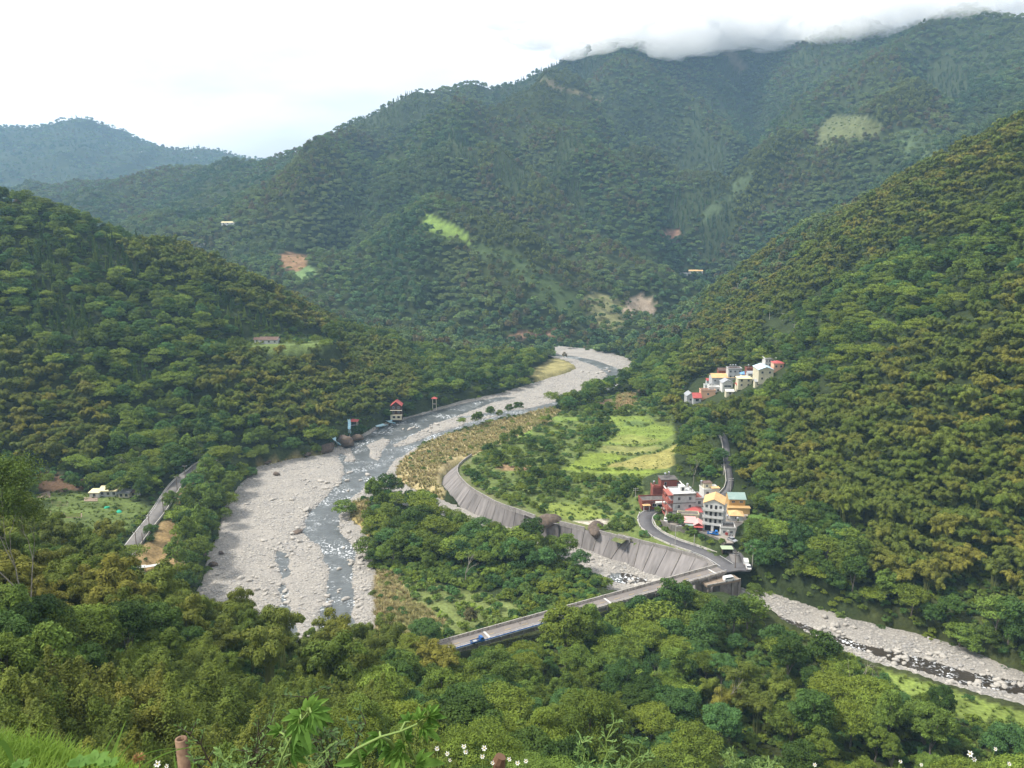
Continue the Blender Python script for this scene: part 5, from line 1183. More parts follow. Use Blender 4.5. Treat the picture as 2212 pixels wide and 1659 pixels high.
def wire(a, b, sag=.6, r=.025, name='power_line'):
    pts = [a.lerp(b, t / 8) + Vector((0, 0, -sag * 4 * (t / 8) * (1 - t / 8))) for t in range(9)]
    c = pts[0]; MB().tube([p - c for p in pts], r, 4).obj(name, M_TYRE, None, loc=c, label='thin dark power line hanging between the poles of the left bank road', category='cable', group='power lines of the left bank road')
order = [5, 0, 1, 2, 3]
for i, j in zip(order, order[1:]):
    for dx_ in (-.9, .9):
        a, h1 = LP[i]; b, h2 = LP[j]; wire(a + Vector((dx_, 0, h1 - .1)), b + Vector((dx_, 0, h2 - .1)))

# ------------------------------------------------------------------ boulders that show singly
def boulder(label, v, z, size, dark=False, k=0, flat=1.0, name='boulder', sink=.25, group=None):
    p = at(v[0], v[1], z)
    o = link(name, (ROCKS_D if dark else ROCKS)[k % (4 if dark else 5)], None, (p.x, p.y, z + size[2] * (.6 - sink)), (0, 0, k * 1.3))
    o.scale = size; o['label'] = label; o['category'] = 'boulder'
    if group: o['group'] = group
    return o
BL_ = {}
def boulders():
    boulder('huge brown rock sitting in the river wall, left one of two', z2(1300, 812), 6.4, (6.2, 4.2, 4.2), True, 0)
    boulder('huge brown rock sitting in the river wall, right one of two', z2(1740, 895), 6.4, (6.0, 4.2, 4.0), True, 1)
    boulder('big rounded brown boulder at the river edge below the red pavilion', z5(650, 770), .5, (5.2, 4.5, 6.0), True, 2)
    boulder('rough brown rock outcrop left of the blue slide end', z5(370, 850), .8, (5.5, 4, 5.0), True, 3)
    boulder('low dark rock behind the big rounded boulder', z5(800, 690), 1.0, (4, 3, 3), True, 0)
    boulder('low brown rock ledge on the left river bank', z5(170, 880), 1.2, (5, 3, 1.8), True, 1)
    boulder('round dark boulder alone on the pale gravel near the upper left shore', (598, 1026), .4, (2.0, 1.6, 1.6), True, 2)
    boulder('round brown boulder at the grassy edge of the gravel', (577, 1000), 1.2, (2.2, 1.8, 1.6), True, 3)
    boulder('large mossy brown boulder beside the brown plot', z4(870, 1110), 1.0, (3.7, 3.0, 3.2), True, 1)
    boulder('smaller dark boulder below the mossy boulder', z4(1010, 1165), .6, (2.0, 1.7, 1.6), True, 0)
    boulder('small dark boulder at the tip of the bushes by the gravel', z4(1085, 1055), .6, (1.2, 1.0, 1.0), True, 2)
    boulder('dark boulder near the lower end of the gravel by the bushes', z4(1120, 655), .7, (1.9, 1.5, 1.4), True, 3)
    boulder('flat pinkish grey boulder on the lower gravel', z4(1210, 1550), .3, (2.3, 1.6, 1.2), True, 1)
    boulder('brown boulder at the foot of the near trees on the gravel', z4(1050, 1640), .4, (1.9, 1.5, 1.3), True, 2)
    boulder('orange stained pale boulder at the river bend', (663, 1102), .2, (2.6, 1.7, 1.5), False, 1)
    boulder('grey wedge shaped boulder at the head of the gravel bar', (640, 1151), .1, (3.0, 1.8, 1.1), True, 3)
    boulder('white rounded boulder standing in the river', z5(940, 1165), -.3, (1.7, 1.3, 1.3), False, 2)
    boulder('large pale boulder under the bridge end in the side stream', z1(560, 1400), .0, (3.4, 2.0, 1.6), False, 0)
    boulder('pale boulder near the bridge in the side stream', z1(365, 1435), .0, (2.0, 1.3, 1.0), False, 3)
    boulder('long cream boulder on the gravel left of the river', (570, 1168), .1, (2.2, 1.2, .7), False, 4)
    g = np.random.default_rng(9); n = 0; sp = [(480, 1090, 160, 40, 14), (700, 1050, 60, 20, 16), (630, 1180, 40, 30, 14), (770, 1180, 18, 60, 30), (780, 1330, 16, 60, 18), (830, 1060, 30, 20, 14), (560, 1280, 80, 70, 30), (720, 1300, 30, 80, 12),
        (900, 930, 60, 10, 14), (1330, 845, 25, 12, 16), (1290, 800, 40, 12, 10), (1250, 1210, 60, 20, 22), (1400, 1275, 60, 14, 20), (1780, 1360, 60, 18, 26), (1950, 1420, 100, 14, 30), (2120, 1480, 80, 12, 20)]
    for cx, cy_, sx, sy, m in sp:
        for _ in range(m):
            v = (cx + g.normal() * sx * .6, cy_ + g.normal() * sy * .6); p = at(*v, 0)
            if min(float(sdf(np.array([p.x]), np.array([p.y]), BED_MAIN)[0]), float(sdf(np.array([p.x]), np.array([p.y]), BED_TRIB)[0])) > -2: continue
            zz, cv_, _ = bed_height(np.array([p.x]), np.array([p.y])); s_ = g.uniform(.55, 1.25) * (1.25 if p.y > 400 else 1)
            where_ = 'in the lower right stream' if cx > 1600 else 'below the river wall' if cx > 1150 and cy_ > 1100 else 'in the far river bend' if cy_ < 960 else 'on the right shore' if cx > 750 else 'on the left gravel bank'
            wet = ' standing in water' if cv_[0] > .5 else ''
            bo = boulder(f'pale boulder {where_}{wet}', v, max(float(zz[0]), -.35), (s_ * g.uniform(.9, 1.5), s_, s_ * g.uniform(.7, 1)), False, int(g.integers(5)), group=f'pale boulders {where_}{wet}')
            BL_.setdefault(bo['label'], []).append((v[0], bo))

# ------------------------------------------------------------------ plants: crowns made of leaf-sized faces
def leaves(C, N, L, W, roll_rng, droop=0.0):
    """diamond leaves: centre, normal, length, width"""
    n = len(C)
    N = N / (np.linalg.norm(N, axis=1, keepdims=True) + 1e-9)
    A = roll_rng.normal(size=(n, 3)); A[:, 2] -= droop
    A -= N * (A * N).sum(1, keepdims=True); A /= (np.linalg.norm(A, axis=1, keepdims=True) + 1e-9)
    B = np.cross(N, A)
    L = np.broadcast_to(np.asarray(L), (n,))[:, None]; W = np.broadcast_to(np.asarray(W), (n,))[:, None]
    V = np.stack([C + A * L / 2, C + B * W / 2 + A * L * .05, C - A * L / 2, C - B * W / 2 + A * L * .05], 1).reshape(-1, 3)
    return V, np.arange(4 * n).reshape(n, 4)
def crown(seed, n_leaf, r=4.5, h=9.0, lobes=16, leaf=0.5, flat=0.7, base=0.45, spread=1.0, loose=0.25, umbrella=False, ls=(.26, .44)):
    """r: crown radius, h: tree height, base: height fraction where the crown starts"""
    g = np.random.default_rng(seed)
    zc = h * (base + 1) / 2; rz = h * (1 - base) / 2
    out_c, out_n = [], []
    cs = []
    for k in range(lobes):
        for _ in range(30):
            a = g.uniform(0, 2 * math.pi); e = math.asin(g.uniform(-.45 if not umbrella else .25, 1))
            q = np.array([math.cos(a) * math.cos(e), math.sin(a) * math.cos(e), math.sin(e)])
            rr = g.uniform(.55, .82)
            c = q * rr * np.array([r, r, rz]); c[2] += zc
            if all(np.linalg.norm(c - o[0]) > .95 * ls[0] * 1.65 * r * spread for o in cs): break
        cs.append((c, r * g.uniform(*ls)))
    wts = np.array([s ** 2 for _, s in cs]); wts /= wts.sum()
    for (c, s), w in zip(cs, wts):
        m = max(8, int(n_leaf * w))
        q = g.normal(size=(m, 3)); q /= np.linalg.norm(q, axis=1, keepdims=True)
        q[:, 2] = np.where(q[:, 2] < -.35, -q[:, 2], q[:, 2])
        rad = s * (1 - loose * g.uniform(0, 1, m) ** 1.5 + .12 * g.normal(size=m))
        p = c + q * rad[:, None] * np.array([1, 1, flat])
        out_c.append(p); out_n.append(q * .8 + g.normal(size=(m, 3)) * .55 + np.array([0, 0, .5]))
    C = np.concatenate(out_c); N = np.concatenate(out_n)
    return leaves(C, N, leaf * g.uniform(.7, 1.4, len(C)), leaf * .62 * g.uniform(.7, 1.3, len(C)), g, .2), cs
def trunk_mb(seed, h, cs, r0=0.22, base=.45, nlimb=5, sides=5):
    g = random.Random(seed); mb = MB()
    fork = h * base * .75
    mb.tube([(0, 0, -1.2), (g.uniform(-.1, .1), 0, fork * .5), (g.uniform(-.3, .3), g.uniform(-.3, .3), fork), (g.uniform(-.4, .4), g.uniform(-.4, .4), h * .75)], [r0 * 1.25, r0, r0 * .8, r0 * .25], sides)
    for c, s in sorted(cs, key=lambda q: g.random())[:nlimb]:
        m = (c[0] * .45, c[1] * .45, fork + (c[2] - fork) * .55)
        mb.tube([(0, 0, fork * .85), m, tuple(c)], [r0 * .5, r0 * .33, r0 * .1], 4, False)
    return mb
def plume_clump(seed, n_leaf, h=10.0, r=3.6, plumes=9, leaf=.9, thin=.2, culms=True):
    """bamboo: culms that rise, fan out and arch over under drooping leaf plumes"""
    g = np.random.default_rng(seed); C, N = [], []; paths = []
    for k in range(plumes):
        a = 2 * math.pi * (k + g.uniform(-.3, .3)) / plumes; inner = k % 3 == 0
        out = np.array([math.cos(a), math.sin(a), 0]); hh = h * g.uniform(.78, 1.08) * (1.08 if inner else 1)
        L = r * (g.uniform(.25, .55) if inner else g.uniform(.8, 1.15)); b0 = out * g.uniform(.1, .7)
        def pos(t): return b0 + out * (L * t ** 2.3)[:, None] + np.array([0, 0, 1]) * (hh * (1.6 * t - .75 * t ** 3) / .9)[:, None]
        paths.append([tuple(p) for p in pos(np.array([0, .25, .5, .72, .88]))])
        m = n_leaf // plumes
        t = .42 + .62 * g.uniform(0, 1, m) ** .75
        env = np.sin(np.clip((t - .34) / .72, 0, 1) * math.pi) ** .6
        rr = h * .115 * env * g.uniform(.35, 1, m) ** .5
        q = g.normal(size=(m, 3)); q /= np.linalg.norm(q, axis=1, keepdims=True)
        p = pos(t) + q * rr[:, None] * np.array([1, 1, .75]); p[:, 2] -= .25 * rr
        C.append(p); N.append(q * .9 + np.array([0, 0, .55]) + out * .2 + g.normal(size=(m, 3)) * .35)
    C = np.concatenate(C); N = np.concatenate(N)
    res = leaves(C, N, leaf * g.uniform(.7, 1.4, len(C)), leaf * thin * 1.6 * g.uniform(.7, 1.3, len(C)), g, 1.3)
    mb = MB()
    if culms:
        for p in paths: mb.tube([(p[0][0], p[0][1], -1)] + p[1:], [.07, .065, .055, .04, .02], 4, False)
    return res, mb
def feather_clump(seed, n_leaf, h=8.0, plumes=7, leaf=.5, r=2.2):
    """upright fine bamboo of the near slope: narrow pointed tips covered in small leaves"""
    g = np.random.default_rng(seed); C, N = [], []; mb = MB()
    for k in range(plumes):
        a = g.uniform(0, 2 * math.pi); out = np.array([math.cos(a), math.sin(a), 0.]); rr0 = r * math.sqrt(g.uniform(0, 1))
        hh = h * g.uniform(.65, 1.05); lean = g.uniform(.05, .28) * hh
        m = n_leaf // plumes; t = .12 + .9 * g.uniform(0, 1, m) ** .8
        P = out * rr0 + out * (lean * t ** 2)[:, None] + np.array([0, 0, 1]) * (hh * t)[:, None]
        wid = h * .23 * np.sin(np.clip((1.02 - t), 0, 1) ** .62 * 2.1) * (.68 + .32 * np.sin(t * 30 + k * 2)) * g.uniform(.35, 1, m) ** .5
        q = g.normal(size=(m, 3)); q[:, 2] *= .6; q /= np.linalg.norm(q, axis=1, keepdims=True)
        C.append(P + q * wid[:, None]); N.append(q * .6 + np.array([0, 0, .8]) + g.normal(size=(m, 3)) * .4)
        tt = np.array([0, .4, .75, 1.0]); Q = out * rr0 + out * (lean * tt ** 2)[:, None] + np.array([0, 0, 1]) * (hh * tt)[:, None]
        mb.tube([(Q[0][0], Q[0][1], -1)] + [tuple(q_) for q_ in Q[1:]], [.05, .04, .03, .01], 4, False)
    C = np.concatenate(C); N = np.concatenate(N)
    return leaves(C, N, leaf * g.uniform(.7, 1.4, len(C)), leaf * .42 * g.uniform(.7, 1.3, len(C)), g, .35), mb
def conifer(seed, n_leaf, h=12.0, r=2.2, leaf=.8):
    g = np.random.default_rng(seed)
    t = g.uniform(0, 1, n_leaf) ** 1.3; a = g.uniform(0, 2 * math.pi, n_leaf)
    rad = r * (1 - t) * (.55 + .45 * np.sin(t * 40) ** 2) * g.uniform(.5, 1, n_leaf) + .1
    C = np.stack([np.cos(a) * rad, np.sin(a) * rad, h * (.15 + .85 * t)], 1)
    N = np.stack([np.cos(a) * .5, np.sin(a) * .5, np.ones(n_leaf) * .7], 1) + g.normal(size=(n_leaf, 3)) * .4
    return leaves(C, N, leaf, leaf * .5, g, .5)
def tuft(seed, n=26, h=1.6, r=.7, w=.10):
    g = np.random.default_rng(seed); V = []; F = []
    for k in range(n):
        a = g.uniform(0, 2 * math.pi); o = np.array([math.cos(a), math.sin(a), 0]); b = o * r * .35 * g.uniform(0, 1)
        s = np.array([-o[1], o[0], 0]) * w * .5; hh = h * g.uniform(.55, 1.1); l = r * g.uniform(.3, 1.3)
        p1 = b + o * l * .35 + np.array([0, 0, hh * .65]); p2 = b + o * l + np.array([0, 0, hh * g.uniform(.75, 1)])
        i = len(V); V += [b - s, b + s, p1 + s, p1 - s, p2 + s * .2, p2 - s * .2]; F += [(i, i + 1, i + 2, i + 3), (i + 3, i + 2, i + 4, i + 5)]
    return np.array(V), np.array(F)
ARCH = {}   # kind -> list of dicts(crown mesh, trunk mesh, height)
def add_arch(kind, cm, tm=None, h=10.): ARCH.setdefault(kind, []).append({'crown': cm, 'trunk': tm, 'h': h})
def mk(name, VF, m): return fmesh(name, VF[0], VF[1], m)
SHAPES = [dict(r=4.6, h=11, lobes=20, flat=.62, base=.34), dict(r=4.0, h=12.5, lobes=18, flat=.75, base=.32), dict(r=5.6, h=10.5, lobes=24, flat=.45, base=.45), dict(r=3.5, h=12, lobes=15, flat=.9, base=.25), dict(r=4.4, h=9.5, lobes=17, flat=.6, base=.3)]
TONES = ['mid', 'deep', 'yellow', 'blue', 'brown']
def tree_level(kind, n_leaf, leaf, trunks, shapes=SHAPES, tones=('mid', 'deep', 'yellow', 'mid', 'blue'), lm=LEAF, fine=False):
    for i, s in enumerate(shapes):
        s = dict(s)
        if fine: s['lobes'] = int(s['lobes'] * 2.1); s['ls'] = (.14, .33)
        (V, F), cs = crown(100 + i * 7, n_leaf, leaf=leaf, **s)
        tm = trunk_mb(50 + i, s['h'], cs, base=s['base'], nlimb=7 if trunks == 'hi' else 3).mesh('trunk', M_BARK) if trunks else None
        add_arch(kind, mk('crown', (V, F), lm[tones[i % len(tones)]]), tm, s['h'])
tree_level('tree_near', 26000, .19, 'hi', fine=True)
tree_level('tree_hi', 9000, .36, 'hi', fine=True)
tree_level('tree_mid', 2200, .62, 'mid')
tree_level('tree_lo', 420, 1.35, None, lm=LEAFM, tones=('mid', 'deep', 'mid', 'yellow', 'blue'))
for _i in (1, 3): ARCH['tree_lo'].append({'crown': mk('crown', crown(140 + _i, 420, leaf=1.35, **SHAPES[_i])[0], LEAFM['deep' if _i == 1 else 'brown']), 'trunk': None, 'h': 11})
for i in range(4):
    VF, mb = plume_clump(200 + i, 5600, h=10.5 + i * .5, r=3.8, plumes=10, leaf=.52, thin=.24); add_arch('bamboo_hi', mk('foliage', VF, BAMB['olive' if i % 2 else 'green']), mb.mesh('culms', M_CULM), 10)
    VF, mb = plume_clump(220 + i, 2600, h=10 + i * .5, r=3.8, plumes=9, leaf=.75, thin=.26); add_arch('bamboo_mid', mk('foliage', VF, BAMB['olive' if i != 3 else 'green']), mb.mesh('culms', M_CULM), 10)
    VF, mb = plume_clump(240 + i, 800, h=9.5 + i * .5, r=4.0, plumes=8, leaf=1.25, thin=.33, culms=False); add_arch('bamboo_lo', mk('foliage', VF, BAMB['olive' if i != 3 else 'green']), None, 10)
    VF, mb = feather_clump(260 + i, 13000, h=7.5 + i * .6, plumes=8, leaf=.30); add_arch('feather', mk('foliage', VF, BAMB['olive' if i == 2 else 'green']), mb.mesh('culms', M_CULM), 8)
for i in range(3):
    add_arch('conifer', mk('crown', conifer(300 + i, 500, h=12 + i * 2, leaf=1.3), LEAFM['deep']), None, 12)
    add_arch('conifer_mid', mk('crown', conifer(310 + i, 1600, h=12 + i * 2, leaf=.7), LEAF['deep' if i else 'mid']), MB().tube([(0, 0, -1), (0, 0, 11 + i * 2)], [.2, .05], 5).mesh('trunk', M_BARK), 12)
for i in range(4):
    (V, F), cs = crown(330 + i, 700, r=1.9, h=2.6, lobes=9, leaf=.42, flat=.7, base=.0); add_arch('shrub', mk('foliage', (V, F), [LEAFSHRUB, LEAF['mid'], LEAF['blue'], LEAF['yellow']][i]), None, 2.6)
    (V, F), cs = crown(340 + i, 170, r=1.9, h=2.4, lobes=7, leaf=.85, flat=.7, base=.0); add_arch('shrub_lo', mk('foliage', (V, F), [LEAFSHRUB, LEAF['mid'], LEAF['blue'], LEAF['yellow']][i]), None, 2.6)
for i in range(3):
    add_arch('straw', mk('blades', tuft(350 + i, 34, 1.5 + .3 * i, 1.0, .13), M_STRAW))
    add_arch('grass', mk('blades', tuft(360 + i, 24, .5 + .15 * i, .6, .10), M_GRASS))
for i in range(5):
    add_arch('cobble', rock_mesh('cobble', 400 + i, M_STONE[0 if i < 3 else 1], 1, .2))
# ------------------------------------------------------------------ where things grow
FV = dict(bl=[(262, 545), (400, 555), (560, 605), (660, 650), (745, 700), (720, 735), (600, 715), (480, 650), (360, 610), (280, 580)])
BAMBOO_ZONES = [FV['bl'], [(-300, 760), (60, 770), (180, 850), (240, 900), (225, 1050), (-300, 1060)], [(430, 800), (560, 775), (720, 790), (840, 870), (800, 930), (640, 960), (480, 920), (420, 860)],
    [(700, 740), (860, 760), (900, 860), (860, 905), (760, 860)]]
RB_GREEN = [[(1560, 780), (1700, 700), (1850, 590), (2212, 480), (2300, 560), (2000, 720), (1800, 800), (1700, 860), (1600, 930)], [(1480, 900), (1600, 950), (1600, 1050), (1540, 1090), (1450, 1000)],
    [(1560, 1060), (1680, 1090), (1720, 1180), (1650, 1260), (1560, 1200)], [(1600, 1240), (1800, 1240), (1900, 1280), (2050, 1330), (2212, 1400), (2212, 1480), (1850, 1360), (1640, 1300)]]
NOVEG = [[z1(*p) for p in ((560, 650), (620, 640), (700, 760), (1000, 830), (1200, 900), (1400, 1000), (1540, 960), (1560, 700), (1540, 420), (1000, 330), (640, 200), (430, 250), (340, 450), (370, 640), (500, 640))]]
def frustum_points(y0, y1, spacing_fn, marg=200, seed=0):
    g = np.random.default_rng(seed); X, Y = [], []
    y = y0
    while y < y1:
        s = spacing_fn(y)
        h = (1106 + marg) / FPX * (y * CP + 60) + 8
        xs = np.arange(-h, h, s) + g.uniform(0, s)
        X.append(xs + g.uniform(-.45, .45, len(xs)) * s); Y.append(y + g.uniform(-.45, .45, len(xs)) * s)
        y += s * .87
    return np.concatenate(X), np.concatenate(Y)
ROADS_ALL = (ROAD_VILLAGE, ROAD_UP, ROAD_LEFT, LANE, [tuple(BR_A), tuple(BR_B)])
def blocked(x, y, pad=0.0):
    b = np.zeros(len(x), bool)
    for line in ROADS_ALL: b |= segdist(x, y, line)[0] < (5.5 if len(line) == 2 else 3.0 if line is ROAD_UP else 4.6) + pad
    b |= sdf(x, y, JUNCTION) < 2 + pad
    b |= sdf(x, y, REV_POLY) < 2.5 + pad
    for poly in (BED_MAIN, BED_TRIB): b |= sdf(x, y, poly) < -0.5 + pad
    return b
def in_any(vx, vy, polys):
    r = np.zeros(np.shape(vx), bool)
    for p in polys: r |= inpoly(vx, vy, p)
    return r
# coarse visibility: skyline test along each column of sight
def visible(x, y, z, top):
    """keep plants whose top is not hidden behind the ground in front"""
    ok = np.ones(len(x), bool)
    for t in (.35, .5, .62, .72, .8, .87, .92, .96):
        xs, ys = x * t, y * t
        zs = grid_z(xs, ys); line = CAM_H + (z + top - CAM_H) * t
        ok &= zs < line + 3
    return ok

GUARD = [([(905, 1402), (1030, 1358), (1160, 1318), (1175, 1368), (1010, 1412)], 236), ([(1290, 1268), (1560, 1205), (1600, 1222), (1590, 1235), (1310, 1290)], 287), ([z1(*p) for p in ((980, 1440), (1240, 1330), (1480, 1350), (1450, 1560), (1240, 1590), (1100, 1500))], 287), ([(700, 100), (701, 100), (700, 101)], 1),
    ([z2(*p) for p in ((560, 165), (430, 260), (270, 400), (300, 540), (500, 600), (820, 780), (1100, 880), (1500, 990), (1860, 1140), (2060, 1200), (2212, 1290), (2212, 1000), (1640, 850), (1000, 680), (680, 550), (420, 330))], 262),
    ([z1(*p) for p in ((0, 860), (1100, 1120), (1560, 1190), (1560, 1280), (1170, 1250), (640, 1380), (200, 1400), (0, 1330))], 262), ([(1195, 1190), (1300, 1235), (1400, 1262), (1330, 1280), (1260, 1235)], 262),
    ([z1(*p) for p in ((370, 600), (480, 280), (1500, 400), (1480, 760), (1380, 1000), (1560, 1190), (1200, 1130), (480, 900), (350, 760))], 338),
    ([z4(*p) for p in ((215, 1090), (220, 960), (420, 700), (560, 510), (720, 340), (860, 240), (900, 250), (700, 490), (560, 680), (430, 880), (740, 990), (800, 1180), (620, 1240), (320, 1230))], 255), ([zf(*p) for p in ((330, 430), (850, 380), (1300, 400), (1420, 520), (1200, 720), (900, 760), (520, 740), (330, 620))], 345),
    ([(1650, 1278), (1720, 1295), (1900, 1360), (2240, 1465), (2240, 1545), (2040, 1500), (1900, 1440), (1760, 1375), (1660, 1325)], -1), ([(430, 1290), (480, 1150), (560, 1010), (740, 970), (740, 1100), (765, 1200), (768, 1365), (620, 1345), (560, 1330)], 262),
    ([(850, 1010), (1000, 950), (1150, 900), (1180, 905), (1000, 990), (950, 1050), (855, 1045)], 335), ([(760, 960), (1200, 840), (1250, 800), (1190, 755), (1370, 775), (1360, 830), (1180, 890), (900, 975)], 400),
    ([zr(*p) for p in ((1010, 1360), (1260, 1200), (1440, 1110), (1560, 970), (1440, 855), (1900, 870), (2030, 950), (2060, 1110), (2010, 1390))], 560), ([(1480, 880), (1480, 800), (1690, 780), (1695, 800), (1600, 860)], 560),
    ([z5(*p) for p in ((200, 450), (400, 460), (700, 420), (1240, 190), (1400, 200), (1400, 420), (1300, 520), (1000, 600), (700, 800), (480, 790), (200, 680))], 440), ([z5(*p) for p in ((1760, 120), (1860, 120), (1860, 330), (1780, 330))], 520),
    ([(545, 722), (640, 722), (640, 748), (545, 748)], 545), ([(1380, 1140), (1480, 1140), (1480, 1200), (1380, 1200)], 240), ([(1640, 678), (1712, 700), (1705, 720), (1650, 700)], 700)]
def guarded(x, y, z, r, h):
    bad = np.zeros(len(x), bool); bvx, bvy, _ = proj(x, y, z); near_side = (bvy > np.interp(bvx, [1600, 1720, 1900, 2240], [1290, 1330, 1400, 1505])) & (y < 290)
    for q in ((0, 1.0), (0, .75), (-.8, .7), (.8, .7), (-.95, .5), (.95, .5), (0, .5)):
        a, b, _ = proj(x + q[0] * r, y, z + h * q[1])
        for poly, Y in GUARD: bad |= (near_side if Y < 0 else (y < Y)) & inpoly(a, b, poly)
    return bad
PL = {k: [] for k in ('x', 'y', 'z', 'kind', 's')}
PR = {'tree': (4.3, 11), 'bamb': (4.0, 10), 'feat': (3.0, 8), 'coni': (2.2, 13), 'shru': (1.9, 2.4), 'stra': (.5, 1), 'gras': (.3, .4)}
def put(x, y, kind, s, sink=0.0, guard=True):
    kd = np.full(len(x), kind, dtype=object) if isinstance(kind, str) else kind
    rr = np.array([PR[k_[:4]][0] for k_ in kd]) * s; hh = np.array([PR[k_[:4]][1] for k_ in kd]) * s
    ok = ~guarded(x, y, grid_z(x, y), rr, hh) if guard else np.ones(len(x), bool)
    x, y, kind, s = x[ok], y[ok], kd[ok], s[ok]
    z = grid_z(x, y) - sink
    PL['x'].append(x); PL['y'].append(y); PL['z'].append(z); PL['kind'].append(np.full(len(x), kind, dtype=object) if isinstance(kind, str) else kind); PL['s'].append(s)

# --- forest and bamboo on all slopes
def spacing(y):
    return 3.6 if y < 110 else 4.6 if y < 330 else 5.4 if y < 800 else 5.4 if y < 1400 else 7 if y < 2500 else 17
x, y = frustum_points(14, 5200, spacing, seed=3)
z = grid_z(x, y)
vx, vy, dd = proj(x, y, z)
cz = clearing_at(x, y, z)
covers = np.array([c[5] for c in CLEAR] + ['none'])[cz]
pld = sdf(x, y, PLATEAU)
keep = (covers == 'none') & ~blocked(x, y) & (pld > 1) & ~in_any(vx, vy, NOVEG) & visible(x, y, z, 14)
keep &= ~((sdf(x, y, PAD) < 2))
island = (vx > 740) & (vx < 1340) & (vy < 1400) & (vy > 1040) & (y < 420) & (y > 190)
x, y, z, vx, vy, island = [a[keep] for a in (x, y, z, vx, vy, island)]
left_h = (y > 380) & (y < 780) & (vx < 1000) & (vy > 380)
right_h = (vx > 1380) & (y > 200) & (y < 900) & (z > 8) & ((vy > 440) | (vx > 1850)) & (vx + (vy - 1300) * .35 > 1300)
patch = fbm(x / 38, y / 38, 3, 91)
bam = np.zeros(len(x), bool)
bam |= left_h & in_any(vx, vy, BAMBOO_ZONES)
bam |= right_h & ~in_any(vx, vy, RB_GREEN) & (patch < .62)
near = (y < 260) & ~island & (vy > 1060)
fgb = near & (((vx < 1000) & (patch < .56)) | ((vx > 1480) & (vx < 1750) & (y > 120) & (y < 200) & (vy < 1600)))
far = y > 900
con = (far & (fbm(x / 90, y / 90, 3, 93) > .70)) | (left_h & (patch > .66) & (z > 25))
kind = np.empty(len(x), dtype=object)
D = np.sqrt(x ** 2 + y ** 2 + (z - 140) ** 2)
kind[:] = 'tree_lo'
kind[D < 720] = 'tree_mid'; kind[D < 270] = 'tree_hi'; kind[D < 125] = 'tree_near'
kind[con] = 'conifer'; kind[con & (D < 720)] = 'conifer_mid'
kind[bam] = 'bamboo_lo'; kind[bam & (D < 640)] = 'bamboo_mid'; kind[bam & (D < 300)] = 'bamboo_hi'
kind[fgb] = 'feather'; kind[fgb & (D > 170)] = 'bamboo_hi'
lowi = island & (vy > 1235) & (vx < 1330); kind[lowi] = 'shrub'
s = rng.uniform(.6, 1.25, len(x)) * np.where(far, .8, .9)
s = np.where(y > 2500, s * 1.6, s); s = np.where(bam, rng.uniform(.65, 1.12, len(x)), s); s = np.where(con & ~bam, s * .8, s)
s = np.where(near & (vx > 1000), s * 1.15, s); s = np.where(fgb, rng.uniform(.6, 1.25, len(x)), s)
# thin the trees relative to their size
p_keep = np.where(bam, .85, np.where(con, .8, np.where(y > 900, .86, np.where(y < 260, .55, .66))))
sl = np.hypot((grid_z(x + 4, y) - grid_z(x - 4, y)) / 8, (grid_z(x, y + 4) - grid_z(x, y - 4)) / 8); p_keep = np.where(y > 800, np.clip(.42 * np.sqrt(1 + sl ** 2) ** 1.6, 0, 1), p_keep)
p_keep = np.where(island & (vy > 1270), .45, p_keep)
open_r = (near & (vx > 1000)) & (fbm(x / 14, y / 14, 2, 97) < .46)
p_keep = np.where(open_r, .12, p_keep); p_keep = np.where(fgb, .42, p_keep)
p_keep = np.where(lowi, .9, p_keep); s = np.where(lowi, rng.uniform(.7, 1.7, len(x)), s); s = np.where((y < 78), s * .72, s)
k2 = (rng.uniform(0, 1, len(x)) < p_keep) & (y > 48) 
put(x[k2], y[k2], kind[k2], s[k2], .3)
# --- undergrowth between the trees
x, y = frustum_points(120, 640, lambda y: 2.6 if y < 330 else 3.8, seed=5)
z = grid_z(x, y); vx, vy, dd = proj(x, y, z); cz = clearing_at(x, y, z); covers = np.array([c[5] for c in CLEAR] + ['none'])[cz]
pld = sdf(x, y, PLATEAU)
k = (covers == 'none') & ~blocked(x, y, -.8) & ~in_any(vx, vy, NOVEG) & (pld > 0) & visible(x, y, z, 3) & (rng.uniform(0, 1, len(x)) < np.where(y < 330, .8, .5))
put(x[k], y[k], 'shrub' if False else np.where(y[k] < 330, 'shrub', 'shrub_lo').astype(object), rng.uniform(.5, 1.0, k.sum()), .2)
# --- scrub of the terrace between river wall and village
x, y = frustum_points(230, 640, lambda y: 3.0, seed=6)
z = grid_z(x, y); vx, vy, dd = proj(x, y, z); cz = clearing_at(x, y, z); covers = np.array([c[5] for c in CLEAR] + ['none'])[cz]
pld = sdf(x, y, PLATEAU)
k = (covers == 'none') & ~blocked(x, y, .5) & ~in_any(vx, vy, NOVEG) & (pld <= 1)
d1 = fbm(x / 16, y / 16, 3, 55)
kk = k & (rng.uniform(0, 1, len(x)) < np.where(d1 > .5, .8, .45)); put(x[kk], y[kk], 'shrub', rng.uniform(.35, 1.15, kk.sum()), .2)
kk = k & (d1 > .52) & (rng.uniform(0, 1, len(x)) < .20); put(x[kk], y[kk], 'tree_mid', rng.uniform(.35, .75, kk.sum()), .6)
